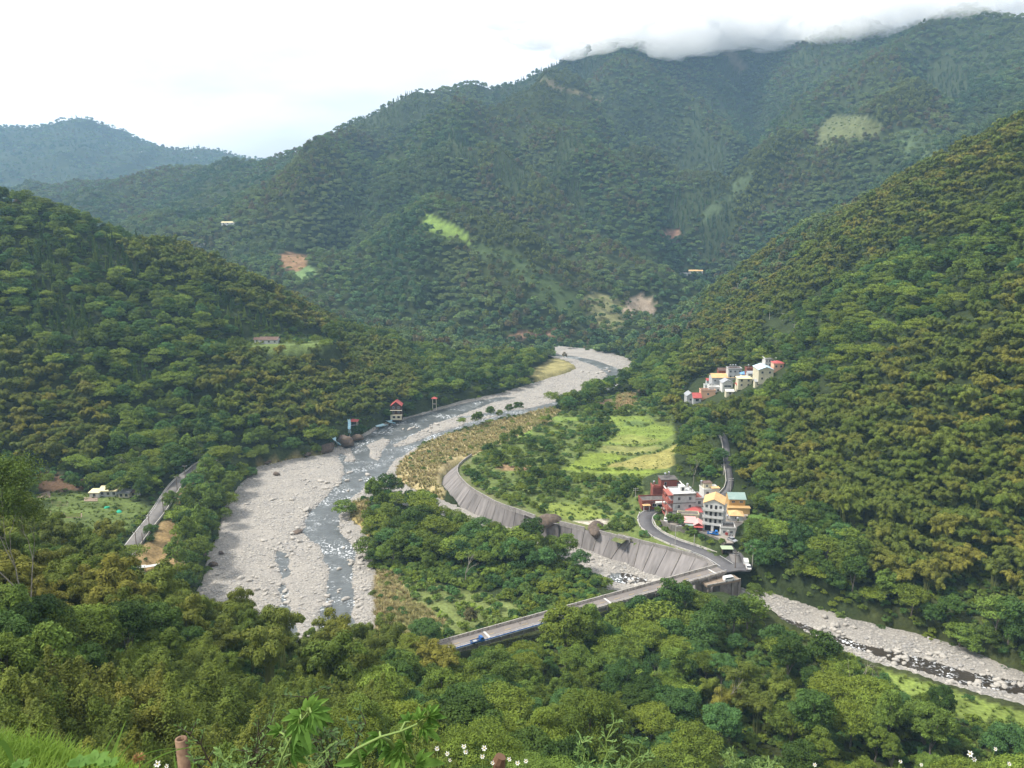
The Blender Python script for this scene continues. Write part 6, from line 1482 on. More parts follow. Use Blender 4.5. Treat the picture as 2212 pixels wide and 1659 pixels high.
# thin cover: scattered bushes; straw; grass
for cov, gen, kd, pr, ss in (('thin', lambda y: 3.2 if y < 800 else 7, 'shrub_lo', .42, (.5, 1.2)), ('thin', lambda y: 30 if y < 800 else 9, 'tree_lo', .55, (.5, .9)), ('straw', lambda y: 1.0 if y < 330 else 1.5, 'straw', .75, (.6, 1.15)), ('straw', lambda y: 3.2, 'shrub', .13, (.35, .9)),
                             ('grass', lambda y: 1.6, 'grass', .3, (.8, 1.6)), ('grass', lambda y: 6, 'shrub', .16, (.3, .8)), ('bare', lambda y: 6, 'shrub_lo', .3, (.3, .9)), ('crop', lambda y: 9, 'shrub', .12, (.3, .9)), ('crop', lambda y: 1.8, 'grass', .15, (.5, 1.0))):
    x, y = frustum_points(180, 1900 if cov in ('thin', 'bare') else 640, gen, seed=hash(cov) % 7 if False else len(cov) + len(kd))
    z = grid_z(x, y); cz = clearing_at(x, y, z); covers = np.array([c[5] for c in CLEAR] + ['none'])[cz]
    k = (covers == cov) & ~blocked(x, y, -.4) & (rng.uniform(0, 1, len(x)) < pr)
    put(x[k], y[k], kd, rng.uniform(ss[0], ss[1], k.sum()), .05, guard=cov in ('thin', 'straw') and kd != 'straw')
for q in ('x', 'y', 'z', 'kind', 's'): PL[q] = np.concatenate(PL[q])
PL['dist'] = np.sqrt(PL['x'] ** 2 + PL['y'] ** 2 + (PL['z'] - 140) ** 2)
print('plants', {k_: int((PL['kind'] == k_).sum()) for k_ in set(PL['kind'])})

# ------------------------------------------------------------------ scatter object: points carry size, turn and shape index, geometry nodes set the plants
def scatter(name, pts, scale, rotz, index, protos, label=None, cat=None, tilt=None, **props):
    col = bpy.data.collections.new(name + '_shapes')
    for i, me in enumerate(protos):
        o = bpy.data.objects.new(f'{name}_shape_{i:02d}', me); col.objects.link(o)
    me = bpy.data.meshes.new(name); n = len(pts)
    me.vertices.add(n); me.vertices.foreach_set('co', np.asarray(pts, np.float32).ravel())
    a = me.attributes.new('size', 'FLOAT_VECTOR', 'POINT'); sv = np.asarray(scale, np.float32)
    if sv.ndim == 1: sv = np.stack([sv, sv, sv], 1)
    a.data.foreach_set('vector', sv.ravel())
    rv = np.zeros((n, 3), np.float32); rv[:, 2] = rotz
    if tilt is not None: rv[:, :2] = tilt
    a = me.attributes.new('turn', 'FLOAT_VECTOR', 'POINT'); a.data.foreach_set('vector', rv.ravel())
    a = me.attributes.new('shape', 'INT', 'POINT'); a.data.foreach_set('value', np.asarray(index, np.int32))
    ng = bpy.data.node_groups.new(name, 'GeometryNodeTree')
    ng.interface.new_socket('Geometry', in_out='INPUT', socket_type='NodeSocketGeometry')
    ng.interface.new_socket('Geometry', in_out='OUTPUT', socket_type='NodeSocketGeometry')
    nd, lk = ng.nodes, ng.links
    gi, go = nd.new('NodeGroupInput'), nd.new('NodeGroupOutput')
    ci_ = nd.new('GeometryNodeCollectionInfo'); ci_.inputs['Collection'].default_value = col
    ci_.inputs['Separate Children'].default_value = True; ci_.inputs['Reset Children'].default_value = True
    iop = nd.new('GeometryNodeInstanceOnPoints'); iop.inputs['Pick Instance'].default_value = True
    def attr(nm, t):
        q = nd.new('GeometryNodeInputNamedAttribute'); q.data_type = t; q.inputs['Name'].default_value = nm; return q.outputs['Attribute']
    e2r = nd.new('FunctionNodeEulerToRotation'); lk.new(attr('turn', 'FLOAT_VECTOR'), e2r.inputs[0])
    lk.new(gi.outputs[0], iop.inputs['Points']); lk.new(ci_.outputs[0], iop.inputs['Instance'])
    lk.new(attr('shape', 'INT'), iop.inputs['Instance Index']); lk.new(e2r.outputs[0], iop.inputs['Rotation'])
    lk.new(attr('size', 'FLOAT_VECTOR'), iop.inputs['Scale']); lk.new(iop.outputs['Instances'], go.inputs[0])
    o = bpy.data.objects.new(name, me); COL.objects.link(o)
    md = o.modifiers.new('plants', 'NODES'); md.node_group = ng
    o['kind'] = 'stuff'
    if label: o['label'] = label
    return o
TREE_KINDS = {'tree_near', 'tree_hi', 'tree_mid', 'tree_lo', 'conifer', 'conifer_mid'}
BAM_KINDS = {'bamboo_hi', 'bamboo_mid', 'bamboo_lo', 'feather'}

# ------------------------------------------------------------------ individuals: the plants that show largest; the rest as mass vegetation
vxp, vyp, _ = proj(PL['x'], PL['y'], PL['z'] + 6)
inview = (vxp > -10) & (vxp < 2222) & (vyp > 100) & (vyp < 1690)
app = PL['s'] * 10 / PL['dist']
single = np.zeros(len(app), bool)
def pick(kinds, n, ymin=0, ymax=1e9, extra=None):
    m = np.isin(PL['kind'], list(kinds)) & inview & ~single & (PL['y'] > ymin) & (PL['y'] < ymax)
    if extra is not None: m &= extra
    idx = np.where(m)[0]; idx = idx[np.argsort(-app[idx])][:n]
    single[idx] = True; return idx
i_tree = pick({'tree_near', 'tree_hi', 'tree_mid', 'conifer_mid'}, 285)
i_bam = pick(BAM_KINDS, 285)
i_shrub = pick({'shrub'}, 60, 240, 420, sdf(PL['x'], PL['y'], PLATEAU) < 0)
TONEW = {'leaf_mid_green': 'mid green', 'leaf_deep_green': 'dark green', 'leaf_yellow_green': 'yellowish green', 'leaf_blue_green': 'bluish green', 'leaf_brownish': 'brownish', 'leaf_shrub': 'bright green',
         'bamboo_olive': 'olive brown', 'bamboo_green': 'yellow green'}
SHAPEW = ['rounded', 'tall', 'spreading', 'slim', 'bushy']
def where(i):
    a, b, y_ = vxp[i], vyp[i], PL['y'][i]
    col_ = 'at the left edge' if a < 200 else 'in the left quarter' if a < 550 else 'left of centre' if a < 950 else 'at the centre' if a < 1300 else 'right of centre' if a < 1700 else 'in the right quarter' if a < 2050 else 'at the right edge'
    if y_ < 60: row = 'just below the camera'
    elif y_ < 160: row = 'on the near slope'
    elif y_ < 235: row = 'before the bridge' if 850 < a < 1650 else 'below the near slope'
    elif sdf(np.array([PL['x'][i]]), np.array([y_]), PLATEAU)[0] < 0: row = 'behind the river wall'
    elif a < 800 and y_ > 330: row = 'on the left hillside'
    elif a < 750: row = 'on the left bank'
    elif a < 1350 and y_ < 420: row = 'beyond the bridge'
    elif a > 1350: row = 'on the right hillside' if PL['z'][i] > 14 else 'by the side stream'
    else: row = 'on the valley floor'
    return row + ' ' + col_
ORD = ['leftmost', 'second', 'third', 'fourth', 'fifth', 'sixth', 'seventh', 'eighth', 'ninth', 'tenth', 'eleventh', 'twelfth']
SIDEV = {}
def mk_single(i, nm, cat, parts, shape_word, group):
    k_ = PL['kind'][i]; A = ARCH[k_]; j = rng.integers(len(A)); a = A[j]
    tone = TONEW[a['crown'].materials[0].name]
    sz = 'large' if PL['s'][i] > 1.02 else 'small' if PL['s'][i] < .8 else 'middling'
    lb = f"{sz} {tone} {shape_word(j, k_)} {where(i)}"
    o = thing(nm, lb, cat, (PL['x'][i], PL['y'][i], PL['z'][i]), rng.uniform(0, 6.28), group)
    SIDEV.setdefault(lb, []).append((vxp[i], o))
    s_ = PL['s'][i]; o.scale = (s_ * rng.uniform(.9, 1.15), s_ * rng.uniform(.9, 1.15), s_ * rng.uniform(.85, 1.2))
    link(parts[0], a['crown'], o)
    if a['trunk'] and len(parts) > 1: link(parts[1], a['trunk'], o)
for i in i_tree:
    if PL['kind'][i] == 'conifer_mid': mk_single(i, 'conifer_tree', 'tree', ('crown', 'trunk'), lambda j, k: 'pointed conifer', 'trees of the valley woods')
    else: mk_single(i, 'broadleaf_tree', 'tree', ('crown', 'trunk'), lambda j, k: SHAPEW[j] + ' tree', 'trees of the valley woods')
for i in i_bam: mk_single(i, 'bamboo_clump', 'bamboo', ('foliage', 'culms'), lambda j, k: 'feathery bamboo' if k == 'feather' else 'arching bamboo', 'bamboo clumps on the slopes')
for i in i_shrub: mk_single(i, 'shrub', 'shrub', ('foliage',), lambda j, k: 'rounded shrub', 'shrubs behind the river wall')
def number_labels(d):
    """look-alikes in the same spot are told apart by their order from the left"""
    for lb, L in d.items():
        if len(L) < 2: continue
        L.sort(key=lambda q: q[0])
        for n_, (_, o) in enumerate(L):
            if n_ < len(ORD): o['label'] = lb + (', leftmost there' if n_ == 0 else f', {ORD[n_]} from left')
            else: o['label'] = lb + f', {n_ + 1}th from left'
number_labels(SIDEV)
def mass(name, kinds, sel, label):
    m = np.isin(PL['kind'], list(kinds)) & ~single & sel
    if not m.any(): return
    ks = sorted(set(PL['kind'][m])); protos = []; off = {}
    for k_ in ks:
        off[k_] = len(protos); protos += [a['crown'] for a in ARCH[k_]]
    # neighbours tend to be of one kind: the shape index follows a slow noise with jitter
    kk_ = PL['kind'][m]; nn = np.array([len(ARCH[k_]) for k_ in kk_]); fr = np.clip((fbm(PL['x'][m] / 45, PL['y'][m] / 60, 3, 71) - .28) / .44, 0, .999) + rng.normal(0, .22, len(kk_))
    sub_ = (np.floor((fr % 1) * nn)).astype(int)
    if name == 'mountain_forest':   # lighter woods on spurs, dark woods in gullies; relief shading put into tree colour
        f_ = np.zeros(len(kk_))
        for a_, s__, L_ in SPURS:
            d_, _ = segdist(PL['x'][m], PL['y'][m], L_); f_ += np.sign(a_) * np.exp(-(d_ / (s__ * 1.1)) ** 2)
        f_ += (fbm(PL['x'][m] / 120, PL['y'][m] / 160, 4, 73) - .5) * 3.2 + rng.normal(0, .35, len(kk_))
        order_ = np.array([1, 5, 4, 0, 2, 6, 3]); sub_ = np.where(kk_ == 'tree_lo', order_[np.clip(((f_ + 1.3) / 2.6 * 7), 0, 6).astype(int)], sub_)
    idx = np.array([off[k_] for k_ in kk_]) + sub_
    s_ = PL['s'][m]; sv = np.stack([s_ * rng.uniform(.85, 1.2, len(s_)), s_ * rng.uniform(.85, 1.2, len(s_)), s_ * rng.uniform(.85, 1.2, len(s_))], 1)
    scatter(name, np.stack([PL['x'][m], PL['y'][m], PL['z'][m]], 1), sv, rng.uniform(0, 6.28, m.sum()), idx, protos, label)
yy = PL['y']
mass('forest', TREE_KINDS, (yy < 900) , 'broadleaf woods on the valley sides')
mass('mountain_forest', TREE_KINDS, (yy >= 900), 'far woods covering the mountain slopes')
mass('bamboo_grove', BAM_KINDS, yy > 0, 'olive bamboo groves on the hillsides')
mass('undergrowth', {'shrub', 'shrub_lo'}, yy > 0, 'low green scrub between the trees')
mass('dry_grass', {'straw'}, yy > 0, 'tan dry grass along the river')
mass('meadow_grass', {'grass'}, yy > 0, 'short green grass')
# river stones
g = np.random.default_rng(77)
n = 150000
xs = g.uniform(BXR[0], BXR[-1], n); ys = 190 + (760 - 190) * g.uniform(0, 1, n) ** 1.8
e = np.minimum(sdf(xs, ys, BED_MAIN), sdf(xs, ys, BED_TRIB)); zb, cv, _ = bed_height(xs, ys)
dens = .25 + .75 * sstep(.42, .6, fbm(xs / 12, ys / 12, 3, 88))
vq, wq, _ = proj(xs, ys, zb)
k = (e < 0.5) & (vq > -150) & (vq < 2400) & (wq < 1560) & (((cv < .5) & (g.uniform(0, 1, n) < dens)) | ((cv >= .5) & (g.uniform(0, 1, n) < .035)) | ((cv > .15) & (cv < .6)))
xs, ys, zb = xs[k], ys[k], zb[k]
ss = .22 + .5 * g.uniform(0, 1, len(xs)) ** 4 + ys / 1500 * .3
scatter('river_stones', np.stack([xs, ys, zb + .05], 1), np.stack([ss * g.uniform(.8, 1.5, len(ss)), ss * g.uniform(.8, 1.3, len(ss)), ss * g.uniform(.6, 1.0, len(ss))], 1), g.uniform(0, 6.28, len(ss)), g.integers(0, 5, len(ss)), [a['crown'] for a in ARCH['cobble']], 'pale cobbles covering the river bed')
print('stones', len(xs))
# bushes on the bank between the road and the village yard
gb = np.random.default_rng(31)
for k, (a, b, s_) in enumerate(((430, 990, 1.3), (520, 1030, 1.5), (600, 1060, 1.2), (700, 1150, 1.3), (760, 1180, 1.0), (200, 780, .9), (180, 900, .9), (240, 980, .9), (330, 1060, .8), (1230, 1330, .9), (900, 1230, .8), (1050, 1300, .7))):
    p = at(*z7(a, b), 10); z = float(grid_z(np.array([p.x]), np.array([p.y]))[0]); A = ARCH['shrub'][k % 4]
    t = thing('shrub', f'{TONEW[A["crown"].materials[0].name]} bush on the bank below the village, {ORD[k]} of its row', 'shrub', (p.x, p.y, z), gb.uniform(0, 6), 'bushes on the village bank')
    t.scale = (s_, s_, s_ * 1.1); link('foliage', A['crown'], t)

# ------------------------------------------------------------------ plants within a few metres of the camera
M_LOBE = leafmat('lobed_leaf', (.09, .19, .035), (.12, .23, .04), (.17, .29, .05), .3, (.09, .18, .04), .3)
M_STEM = mat('green_stem', (.18, .26, .07), .6); M_RUST = mat('rusty_pipe', (.13, .075, .05), .8, [(14, (.26, .17, .11), .42, .66)]); M_DARKSTEM = mat('dark_stem', (.05, .04, .03), .8)
M_PETAL = mat('white_petal', (.80, .80, .76), .7); M_YOLK = mat('flower_centre', (.60, .40, .05), .8); M_SEED = mat('brown_seedhead', (.36, .20, .09), .9)
def near_at(vx, vy, Y): return Vector(atY(vx, vy, Y))
def blade(mb, base, tip, w, bend, segs=6):
    d = tip - base; side = d.cross(Vector((0, 1, .2))).normalized(); n0 = len(mb.v)
    for i in range(segs + 1):
        t = i / segs; p = base + d * t + bend * (4 * t * (1 - t)); ww = w * (1 - t ** 1.6) * .5 + .0008
        mb.v += [tuple(p - side * ww), tuple(p + side * ww + Vector((0, ww * .4, 0)))]
    mb.f += [(n0 + 2 * i, n0 + 2 * i + 1, n0 + 2 * i + 3, n0 + 2 * i + 2) for i in range(segs)]
def lobed_leaf(mb, c, n, up, size, lobes=5, rg=random):
    """palmate leaf with pointed lobes, folded slightly along each lobe"""
    n = n.normalized(); u = (up - n * up.dot(n)).normalized(); s = n.cross(u)
    for k in range(lobes):
        a = (k - (lobes - 1) / 2) * (2.1 / (lobes - 1)) * 1.15; L = size * (1 - .42 * abs(a) / 1.2) * rg.uniform(.9, 1.1)
        d = u * math.cos(a) + s * math.sin(a); q = n.cross(d); w = L * .17
        i = len(mb.v); droop = -n * L * .12
        pts = [c, c + d * L * .35 - q * w + n * .01, c + d * L * .35 + droop * .1, c + d * L * .35 + q * w + n * .01, c + d * L * .7 - q * w * .75 + droop * .5 + n * .006, c + d * L * .7 + droop * .55, c + d * L * .7 + q * w * .75 + droop * .5 + n * .006, c + d * L + droop * 1.3]
        mb.v += [tuple(p) for p in pts]; mb.f += [(i, i + 1, i + 2), (i, i + 2, i + 3), (i + 1, i + 4, i + 5, i + 2), (i + 2, i + 5, i + 6, i + 3), (i + 4, i + 7, i + 5), (i + 5, i + 7, i + 6)]
def narrow_leaf(mb, c, d, n, L, w):
    d = d.normalized(); s = d.cross(n).normalized(); i = len(mb.v)
    mb.v += [tuple(p) for p in (c, c + d * L * .3 - s * w, c + d * L * .32 + n * -.004, c + d * L * .3 + s * w, c + d * L * .7 - s * w * .8 - n * L * .05, c + d * L * .7 + s * w * .8 - n * L * .05, c + d * L - n * L * .14)]
    mb.f += [(i, i + 1, i + 2), (i, i + 2, i + 3), (i + 1, i + 4, i + 2), (i + 2, i + 4, i + 5), (i + 2, i + 5, i + 3), (i + 4, i + 6, i + 5)]
def lobed_plant(label, stem_v, Y, leaf_list, seed):
    rg = random.Random(seed); P = [near_at(a, b, Y + dy) for a, b, dy in stem_v]; c = P[0]
    t = thing('papaya_like_plant', label, 'plant', c); t.name = 'lobed_leaf_plant'
    S = smooth_line(P, .05); MB().tube([p - c for p in S], [.006 - .004 * i / len(S) for i in range(len(S))], 7).obj('stem', M_STEM, t)
    for li, (a, b, dy, size, up, tilt) in enumerate(leaf_list):
        if li > 3 and li % 3 == 0: continue
        q = near_at(a, b, Y + dy); near_ = min(S, key=lambda p: (p - q).length)
        mb = MB(); n = Vector((rg.uniform(-.4, .4), -.55 + tilt, .8)); lobed_leaf(mb, q - c, n, Vector(up), size, 5, rg); mb.obj('leaf', M_LOBE, t)
        MB().tube([near_ - c, (near_ + q) / 2 - c + Vector((0, 0, .015)), q - c], .004, 5, False).obj('leaf_stalk', M_STEM, t)
lobed_plant('tall bright green plant with deeply lobed leaves, left of two at the bottom centre', [(590, 1720, 0), (601, 1658, 0), (623, 1607, 0), (650, 1558, 0), (667, 1537, 0)], 2.6,
    [(668, 1534, 0, .075, (.6, 0, .8), 0), (664, 1536, .02, .07, (-.2, 0, 1), 0), (672, 1540, -.03, .095, (1, 0, -.45), .1), (668, 1545, 0, .09, (.9, 0, -1), .1), (650, 1548, .05, .08, (-.9, 0, -.1), .1), (645, 1562, 0, .11, (.2, 0, -1), 0), (618, 1590, .03, .10, (-.9, 0, -.1), .2),
     (605, 1582, .04, .06, (-.6, 0, .5), 0), (632, 1600, .05, .09, (.9, 0, -.3), 0), (610, 1625, .04, .09, (-.8, 0, -.2), 0), (628, 1630, .05, .09, (.6, 0, .2), 0)], 3)
lobed_plant('bright green plant with star shaped leaves leaning right at the bottom centre', [(735, 1700, 0), (748, 1640, 0), (768, 1619, 0), (792, 1607, 0), (822, 1592, 0), (865, 1580, 0), (904, 1563, 0), (925, 1544, 0)], 2.3,
    [(924, 1546, 0, .05, (.5, 0, .9), 0), (926, 1550, .02, .06, (1, 0, -.15), 0), (905, 1556, -.02, .05, (-.1, 0, 1), 0), (885, 1560, .03, .05, (-.5, 0, .6), 0), (912, 1572, .03, .07, (.7, 0, -.8), 0), (874, 1598, 0, .05, (.5, 0, .8), 0), (880, 1602, .0, .06, (1, 0, .1), 0), (872, 1606, .02, .05, (-.3, 0, -.6), 0),
     (864, 1626, .02, .09, (-.1, 0, -1), 0), (874, 1622, .03, .085, (.6, 0, -.8), 0), (850, 1620, .03, .07, (-.7, 0, -.6), 0), (796, 1628, .05, .06, (-.6, 0, .3), 0), (812, 1640, .05, .08, (.8, 0, .1), 0), (780, 1645, .0, .08, (-.7, 0, -.2), 0), (900, 1650, .04, .09, (.9, 0, -.1), 0), (840, 1648, .04, .08, (.2, 0, .9), 0), (820, 1590, .04, .07, (-.5, 0, -.8), 0)], 5)
# small shrubs with fine upright leaves
def fine_shrub(name, label, v, Y, h, n, m, ms, leaf=.03, spread=.5, seed=0):
    rg = random.Random(seed); b = near_at(v[0], v[1], Y); t = thing(name, label, 'shrub', b); mb, sb = MB(), MB()
    for k in range(n):
        a = rg.uniform(0, 6.28); d = Vector((math.cos(a) * spread, math.sin(a) * spread * .5, 1)).normalized(); L = h * rg.uniform(.5, 1.05); pts = [Vector((0, 0, -.3))]
        q = Vector((0, 0, 0))
        for s_ in range(6):
            q = q + d * L / 6 + Vector((rg.gauss(0, 1), rg.gauss(0, 1), rg.gauss(0, .5))) * L * .035; pts.append(q.copy())
            if s_ > 0:
                for _ in range(3):
                    dd = Vector((rg.gauss(0, 1), rg.gauss(0, .7), rg.uniform(.2, 1.2))).normalized(); tip = q + dd * L * rg.uniform(.10, .22); sb.tube([q, tip], [.003, .0015], 4, False)
                    for u in range(5): narrow_leaf(mb, q.lerp(tip, .3 + .16 * u), dd + Vector((rg.gauss(0, .6), rg.gauss(0, .6), rg.gauss(.2, .5))), Vector((rg.gauss(0, .5), -.5, 1)).normalized(), leaf * rg.uniform(.7, 1.3), leaf * .16)
        sb.tube(pts, [.008, .007, .006, .005, .004, .003, .002], 5, False)
    mb.obj('foliage', m, t); sb.obj('branches', ms, t)
M_FINE = leafmat('fine_shrub_leaf', (.13, .21, .07), (.16, .25, .08), (.20, .29, .10), .4, None, .3)
fine_shrub('fine_leaf_shrub', 'small shrub with fine forked grey green twigs right of the rusty pipe', (500, 1750), 3.4, .50, 8, M_FINE, M_DARKSTEM, .026, .6, 1)
fine_shrub('fine_leaf_shrub', 'pale green fine leaved shrub top at the bottom right of the centre', (1300, 1745), 4.2, .50, 9, M_FINE, M_STEM, .028, .7, 2)
fine_shrub('fine_leaf_shrub', 'low fine leaved shrub between the rusty pipe and the lobed plants', (590, 1780), 3.2, .36, 8, M_FINE, M_STEM, .028, .8, 3)
fine_shrub('dark_stem_sapling', 'slender sapling with dark stem and small dull leaves between the lobed plants', (720, 1760), 4.2, .80, 6, leafmat('sapling_leaf', (.06, .11, .04), (.08, .13, .05), (.10, .15, .06), .4, None, .25), M_DARKSTEM, .045, .3, 4)
fine_shrub('fine_leaf_shrub', 'sparse light green shrub tip at the right part of the bottom edge', (1620, 1720), 5.0, .35, 6, M_FINE, M_STEM, .03, .7, 6)
# rusty pipe and brown stake
p = near_at(401, 1596, 4.0)
t = thing('rusty_pipe_post', 'rusty upright metal pipe with open top in the bottom left', 'post', p - Vector((0, 0, 1.2)))
n_ = 16; mb = MB(); ro, ri = .032, .022
for z, r in ((0, ro), (1.2, ro), (1.2, ri), (.9, ri)):
    mb.v += [(math.cos(6.283 * k / n_) * r, math.sin(6.283 * k / n_) * r, z) for k in range(n_)]
for j in range(3): mb.f += [(j * n_ + k, j * n_ + (k + 1) % n_, (j + 1) * n_ + (k + 1) % n_, (j + 1) * n_ + k) for k in range(n_)]
mb.obj('pipe', M_RUST, t, True); t.rotation_euler = (0, R(-1.2), 0)
p = near_at(1077, 1634, 3.6)
MB().tube([(0, 0, -1), (0, 0, -.03), (.012, 0, 0)], [.033, .033, .026], 9).obj('wooden_stake', mat('stake_wood', (.14, .08, .05), .9), None, loc=p, label='short brown wooden stake among white flowers at the bottom edge', category='stake')
# white flowers
rg = random.Random(21); n = 0
for a, b, Y, s_ in ((944, 1617, 3.2, 1), (966, 1628, 3.2, 1), (1002, 1612, 3.2, 1.1), (1006, 1624, 3.2, 1.1), (1046, 1616, 3.1, 1.2), (1042, 1634, 3.1, 1), (1100, 1640, 3.3, 1), (1118, 1648, 3.3, 1.1), (1136, 1644, 3.3, 1), (340, 1650, 3.4, 1.6), (972, 1642, 3.2, .8), (1064, 1648, 3.2, .9),
                    (2095, 1628, 3.4, 1.5), (2104, 1640, 3.4, 1.2), (2150, 1618, 3.6, 1), (1760, 1652, 3.5, 1), (1945, 1645, 3.5, .9), (2180, 1650, 3.5, 1), (360, 1655, 3.4, 1), (1990, 1652, 3.6, .9)):
    q = near_at(a, b, Y); t = thing('white_flower', f'small white daisy like flower {"at the bottom left edge" if a < 500 else "near the brown stake at the bottom edge" if a < 1300 else "at the bottom right edge"}', 'flower', q, 0, 'white flowers ' + ('at the bottom left' if a < 500 else 'near the brown stake' if a < 1300 else 'at the bottom right'))
    mb = MB(); R_ = .0065 * s_
    for k in range(6):
        w = k * 1.047 + rg.uniform(-.2, .2); d = Vector((math.cos(w), math.sin(w) * .6 - .25, math.sin(w) * .8)).normalized(); narrow_leaf(mb, d * R_ * .3, d, Vector((0, -1, .5)).normalized(), R_ * 1.4, R_ * .42)
    mb.obj('petals', M_PETAL, t); MB().tube([(0, -.003, 0), (0, .004, 0)], [R_ * .35, R_ * .3], 7).obj('centre', M_YOLK, t); MB().tube([(0, .004, 0), (rg.uniform(-.01, .01), .01, -.12), (rg.uniform(-.03, .03), .02, -.5)], .0022, 4, False).obj('stem', M_STEM, t)
q = near_at(300, 1642, 3.6); t = thing('dry_seedhead', 'small brown feathery seedhead left of the rusty pipe', 'plant', q); mb = MB()
for k in range(40): d = Vector((rg.gauss(0, 1), rg.gauss(0, 1), abs(rg.gauss(.4, 1)))).normalized(); narrow_leaf(mb, d * .004, d, Vector((0, -1, .3)), .035, .002)
mb.obj('seeds', M_SEED, t); MB().tube([(0, 0, 0), (0.01, 0, -.4)], .002, 4, False).obj('stem', M_SEED, t)
# grassy bank at the bottom left with long blades
M_SOD = mat('bank_soil', (.10, .12, .035), .95)
gxs = np.linspace(-4.6, -.2, 50); gys = np.linspace(3.2, 7.2, 40); GGX, GGY = np.meshgrid(gxs, gys)
def bank_z(x, y):
    # crest that falls to the right, read from the photograph's grass outline
    vxc = 1106 + FPX * x / (y * .98 + 0.6)
    return CAM_H - y * .735 - .0 + np.interp(x / y, [-.75, -.62, -.55, -.48, -.42, -.2], [.13, .02, -.10, -.30, -.62, -1.5]) + .05 * (fbm(x * 2, y * 2, 3, 5) - .5) * 2 - .25 * np.abs(y - 5.0)
bz_ = bank_z(GGX, GGY); sm, _ = gridmesh('grassy_bank', GGX, GGY, bz_, M_SOD)
link('grassy_bank', sm, kind='structure')
g = np.random.default_rng(4); n = 26000
px_ = g.uniform(-4.5, -1.0, n); py_ = g.uniform(3.4, 6.9, n); pz_ = bank_z(px_, py_); k = g.uniform(0, 1, n) < .9
px_, py_, pz_ = px_[k], py_[k], pz_[k]; n = len(px_); a = g.uniform(0, 6.28, n); L = g.uniform(.06, .17, n); le = g.uniform(.2, .9, n); w = .0035
B = np.stack([px_, py_, pz_], 1); S = np.stack([-np.sin(a), np.cos(a), 0 * a], 1) * w; O = np.stack([np.cos(a), np.sin(a), 0 * a], 1)
T1 = B + O * (L * le * .35)[:, None] + np.array([0, 0, 1]) * (L * .6)[:, None]; T2 = B + O * (L * le)[:, None] + np.array([0, 0, 1]) * (L * .85)[:, None]
V = np.stack([B - S, B + S, T1 + S * .8, T1 - S * .8, T2 + S * .15, T2 - S * .15], 1).reshape(-1, 3); i6 = np.arange(n)[:, None] * 6
F = np.concatenate([i6 + np.array([[0, 1, 2, 3]]), i6 + np.array([[3, 2, 4, 5]])])
o = link('bank_grass', fmesh('bank_grass', V, F, leafmat('bank_grass', (.13, .22, .03), (.17, .27, .035), (.21, .31, .045), .5, (.11, .20, .03), .3)), kind='stuff')
M_BLADE = leafmat('long_blade', (.14, .26, .05), (.17, .30, .06), (.22, .34, .07), .5, None, .35)
for k, (b, e, w, bend, lab) in enumerate((((215, 1700), (272, 1556), .022, (0, 0, 0), 'tall straight grass blade rising from the grassy bank'), ((212, 1700), (255, 1578), .012, (-.02, 0, .02), 'thinner grass blade leaning beside the tall straight blade'), ((0, 1600), (30, 1690), .03, (.02, 0, .02), 'broad blade at the left edge of the grassy bank'),
        ((270, 1690), (470, 1612), .008, (-.02, 0, .06), 'long arching grass blade curving right over the dark bushes'), ((240, 1690), (400, 1618), .006, (-.02, 0, .06), 'thin arching grass stalk left of the long arching blade'), ((230, 1690), (290, 1600), .008, (-.01, 0, .01), 'slim blade right of the tall blade'),
        ((383, 1690), (375, 1622), .012, (0, 0, 0), 'short blade left of the rusty pipe'), ((410, 1690), (420, 1644), .014, (0, 0, .01), 'short bent blade right of the rusty pipe'), ((120, 1690), (160, 1585), .008, (-.01, 0, .01), 'slim blade over the grassy bank'))):
    p0, p1 = near_at(*b, 3.6), near_at(*e, 3.6); mb = MB(); blade(mb, Vector((0, 0, 0)), p1 - p0, w, Vector(bend), 10)
    mb.obj('grass_blade', M_BLADE, None, loc=p0, label=lab, category='grass')
mbp = near_at(150, 1660, 3.5)
for k, (a, b, s_) in enumerate(((170, 1652, .055), (205, 1646, .07), (235, 1652, .05), (45, 1655, .05))):
    q = near_at(a, b, 3.2 + .1 * k); t = thing('broad_leaf_weed', ('broad leaved weed at the foot of the grassy bank', 'large broad leaf right of the grassy bank', 'small broad leaved weed near the seedhead', 'broad leaf at the lower left corner')[k], 'plant', q); mb = MB()
    for j in range(7):
        w_ = j * .9 + k; d = Vector((math.cos(w_), math.sin(w_) * .6, .35)); narrow_leaf(mb, Vector((0, 0, 0)), d, Vector((-.1, -.4, 1)).normalized(), s_, s_ * .32)
    mb.obj('leaves', M_LOBE, t)
boulders(); number_labels(BL_)
_mh = {}
for o in bpy.data.objects:
    if o.name.startswith('mountain_house') and o.parent is None: _mh.setdefault(o['label'], []).append((proj(*o.location)[0], o))
number_labels(_mh)

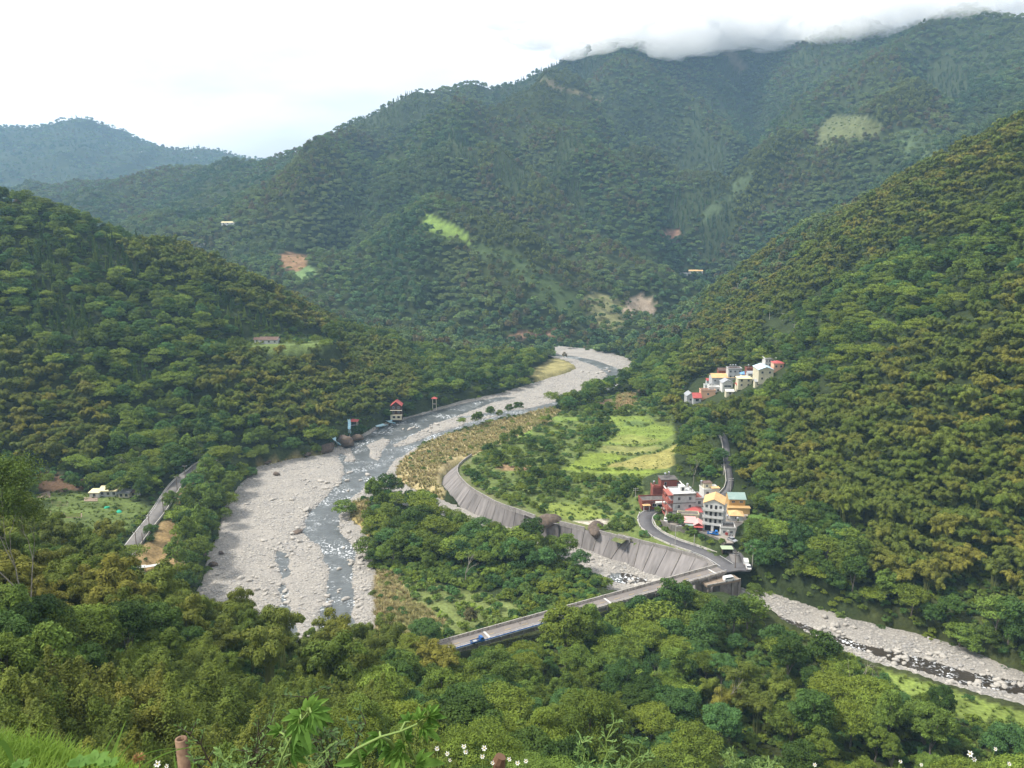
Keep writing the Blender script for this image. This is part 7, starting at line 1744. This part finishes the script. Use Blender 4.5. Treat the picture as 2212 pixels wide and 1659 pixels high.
# ------------------------------------------------------------------ bare and pale branched trees
def branch_tree(name, label, base, h, seed, m=M_PALEBARK, r0=.25, lean=(0, 0), depth=4, spread=.55, leafy=None, n_leaf=0, leaf=.2, split=(2, 3)):
    rg = random.Random(seed); mb = MB(); tips = []
    def grow(p, d, L, r, k):
        pts = [p]; q = p.copy(); dd = d.copy()
        for s_ in range(4):
            dd = (dd + Vector((rg.gauss(0, .12), rg.gauss(0, .12), rg.gauss(.03, .08)))).normalized(); q = q + dd * L / 4; pts.append(q.copy())
        mb.tube(pts, [r, r * .88, r * .78, r * .68, r * .58], 6 if k > 2 else 4, False)
        if k <= 1: tips.append(q)
        if k == 0: return
        for _ in range(rg.randint(*split)):
            nd = (dd + Vector((rg.gauss(0, spread), rg.gauss(0, spread), rg.gauss(.1, spread * .6)))).normalized(); grow(q, nd, L * rg.uniform(.6, .85), r * .55, k - 1)
    t = thing(name, label, 'tree', base)
    grow(Vector((0, 0, -1)), Vector((lean[0], lean[1], 1)).normalized(), h * .42, r0, depth)
    mb.obj('branches', m, t)
    if leafy:
        g = np.random.default_rng(seed); T = np.array([tuple(q) for q in tips]); idx = g.integers(0, len(T), n_leaf); C = T[idx] + g.normal(size=(n_leaf, 3)) * h * .034; N = g.normal(size=(n_leaf, 3)) + np.array([0, 0, .8])
        V, F = leaves(C, N, leaf, leaf * .55, g, .3); link('crown', fmesh('crown', V, F, leafy), t)
    return t
def on_terrain(x, y): return (x, y, float(grid_z(np.array([x]), np.array([y]))[0]))
p = atY(70, 1460, 112); branch_tree('pale_trunk_tree', 'tall leaning tree with pale forking trunk and thin branches at the left edge', on_terrain(p[0], p[1]), 23, 17, lean=(.35, .1), r0=.26, depth=5, spread=.36, leafy=LEAF['mid'], n_leaf=20000, leaf=.34)
for fnv, z, h, lab, seed in (((1005, 1262), 3, 11, 'pale dead tree with bare crown standing before the dark island trees', 21), (z7(765, 335), 12.5, 15, 'tall bleached dead tree behind the village houses', 22), (z4(240, 240), 16, 13, 'thin pale dead tree above the left bank farm', 23),
        ((1820, 1500), 9, 15, 'slim bare trunked tree standing by the side stream', 24), ((1130, 1380), 4, 8, 'small pale branched tree beside the bridge', 25), ((1560, 1560), 9, 13, 'thin grey trunk rising among the lower right trees', 26)):
    p = at(*fnv, z); branch_tree('dead_tree', lab, on_terrain(p.x, p.y), h, seed, r0=.2, depth=3, spread=.5)
for k, (a, b, Y, h, lab) in enumerate(((1700, 1659, 110, 13, 'open leafy tree with a dark visible trunk at the lower right'), (1395, 1500, 195, 14, 'bluish green layered tree with pale trunk in front of the bridge'), (480, 1659, 62, 8, 'dark thin stemmed tree amid the near bamboo'), (2000, 1640, 120, 9, 'dark leaved tree at the lower right near the grass strip'))):
    p = atY(a, b, Y); branch_tree('open_crown_tree', lab, on_terrain(p[0], Y), h, 40 + k, m=M_BARK, r0=.28, depth=5, spread=.48, leafy=LEAF[('mid', 'blue', 'mid', 'deep', 'deep')[k]], n_leaf=(16000, 9000, 42000, 9000, 14000)[k], leaf=(.20, .34, .22, .16, .22)[k])

for a, b, Y, j, s_, tone, lab in ((1265, 1700, 128, 1, 1.75, 'mid', 'very tall broad green tree in the middle foreground'), (1380, 1720, 124, 4, 1.3, 'mid', 'lower right neighbour of the very tall foreground tree'), (1170, 1720, 126, 3, 1.35, 'yellow', 'upright yellowish tree left of the very tall foreground tree'),
        (1222, 1440, 222, 0, 1.75, 'yellow', 'tree with its crown over the near side of the bridge, left of two'), (1268, 1430, 226, 3, 1.6, 'mid', 'tree with its crown over the near side of the bridge, right of two')):
    p = atY(a, b, Y); A = ARCH['tree_near' if Y < 150 else 'tree_hi'][j]; q = on_terrain(p[0], Y); t = thing('broadleaf_tree', lab, 'tree', q, .7 * j); t.scale = (s_, s_, s_ * 1.05)
    c_ = link('crown', A['crown'], t); c_.material_slots[0].link = 'OBJECT'; c_.material_slots[0].material = LEAF[tone]; link('trunk', A['trunk'], t)

# low hedges between the field plots
hx, hy = [], []
for L_ in ([zr(1380, 1190), zr(1600, 1215), zr(1860, 1195), zr(1960, 1150), zr(2060, 1110)], [zr(1440, 1112), zr(1650, 1135), zr(1900, 1118)], [zr(1560, 905), zr(1700, 960), zr(1860, 930)], [zr(1010, 1300), zr(1260, 1350), zr(1640, 1352), zr(1900, 1350)], [zr(1380, 1320), zr(1480, 1290), zr(1620, 1250)]):
    P_ = smooth_line([at(*q, 8.4) for q in L_], 1.6)
    for p in P_:
        if rng.uniform() < .75: hx.append(p.x + rng.normal(0, .5)); hy.append(p.y + rng.normal(0, .5))
hx, hy = np.array(hx), np.array(hy)
scatter('hedge', np.stack([hx, hy, grid_z(hx, hy)], 1), rng.uniform(.25, .6, len(hx)), rng.uniform(0, 6, len(hx)), rng.integers(0, 4, len(hx)), [a['crown'] for a in ARCH['shrub']], 'low green hedges between the field plots')

for nm in ('white_flower', 'power_line', 'pole', 'thin_pole'):
    d_ = {}
    for o in bpy.data.objects:
        if o.parent is None and o.get('label') and o.name.split('.')[0] == nm: d_.setdefault(o['label'], []).append((proj(*o.location)[0], o))
    number_labels(d_)

# ------------------------------------------------------------------ low cloud on the mountain top
HAZE_D = 1.15e-4; HAZE_TOP = 720
def cloud():
    import bmesh
    from mathutils import noise as mn
    m = bpy.data.materials.new('cloud'); m.use_nodes = True; m.node_tree.nodes.remove(m.node_tree.nodes['Principled BSDF'])
    v = m.node_tree.nodes.new('ShaderNodeVolumePrincipled'); v.inputs['Color'].default_value = (1, 1, 1, 1); v.inputs['Density'].default_value = .015; v.inputs['Anisotropy'].default_value = 0
    m.node_tree.links.new(v.outputs['Volume'], m.node_tree.nodes['Material Output'].inputs['Volume'])
    rg = random.Random(5); bm = bmesh.new()
    spots = [(1230, 105, 2050, .45), (1290, 85, 2050, .7), (1350, 70, 2080, .85), (1410, 72, 2050, 1), (1480, 75, 2050, 1.1), (1560, 60, 2100, 1.1), (1630, 55, 2150, 1.15), (1700, 50, 2150, 1.2), (1780, 52, 2050, 1.15), (1860, 48, 1950, 1.1), (1940, 40, 1850, 1.0), (2020, 28, 1800, .8), (2100, 8, 1750, .8), (2200, 0, 1700, .8),
             (1450, 20, 2150, 1.3), (1600, 5, 2200, 1.4), (1750, 5, 2150, 1.4), (1900, -5, 2000, 1.3), (1330, 40, 2150, 1.0), (1230, 60, 2200, .8), (1140, 80, 2250, .55), (2050, -20, 1850, 1.2), (1150, 20, 2350, .9)]
    for a, b, Y, s in spots:
        for k in range(3):
            p = Vector(atY(a + rg.uniform(-40, 40), b + 11 * s + rg.uniform(-12, 6), Y + rg.uniform(-120, 120)))
            r = bmesh.ops.create_icosphere(bm, subdivisions=4, radius=1)
            sx, sy, sz = 95 * s * rg.uniform(.8, 1.3), 110 * s * rg.uniform(.8, 1.2), 38 * s * rg.uniform(.8, 1.2)
            o = Vector((rg.uniform(0, 50),) * 3)
            for q in r['verts']:
                c = q.co * (1 + .22 * mn.noise(q.co * 1.6 + o) + .16 * mn.noise(q.co * 4 + o) + .1 * mn.noise(q.co * 9 + o))
                q.co = p + Vector((c.x * sx, c.y * sy, c.z * sz))
    me = bpy.data.meshes.new('cloud'); bm.to_mesh(me); bm.free(); me.materials.append(m)
    link('cloud', me, kind='stuff', label='soft grey white cloud hiding the mountain top')
cloud()
# ------------------------------------------------------------------ haze over the valley
hm = bpy.data.materials.new('haze'); hm.use_nodes = True
hm.node_tree.nodes.remove(hm.node_tree.nodes['Principled BSDF'])
pv = hm.node_tree.nodes.new('ShaderNodeVolumePrincipled')
pv.inputs['Color'].default_value = (.44, .70, 1.0, 1); pv.inputs['Density'].default_value = HAZE_D
pv.inputs['Anisotropy'].default_value = 0.0
hm.node_tree.links.new(pv.outputs['Volume'], hm.node_tree.nodes['Material Output'].inputs['Volume'])
MB().box(-9200, 9200, -400, 5400, -6, HAZE_TOP).obj('haze', hm, kind='stuff')
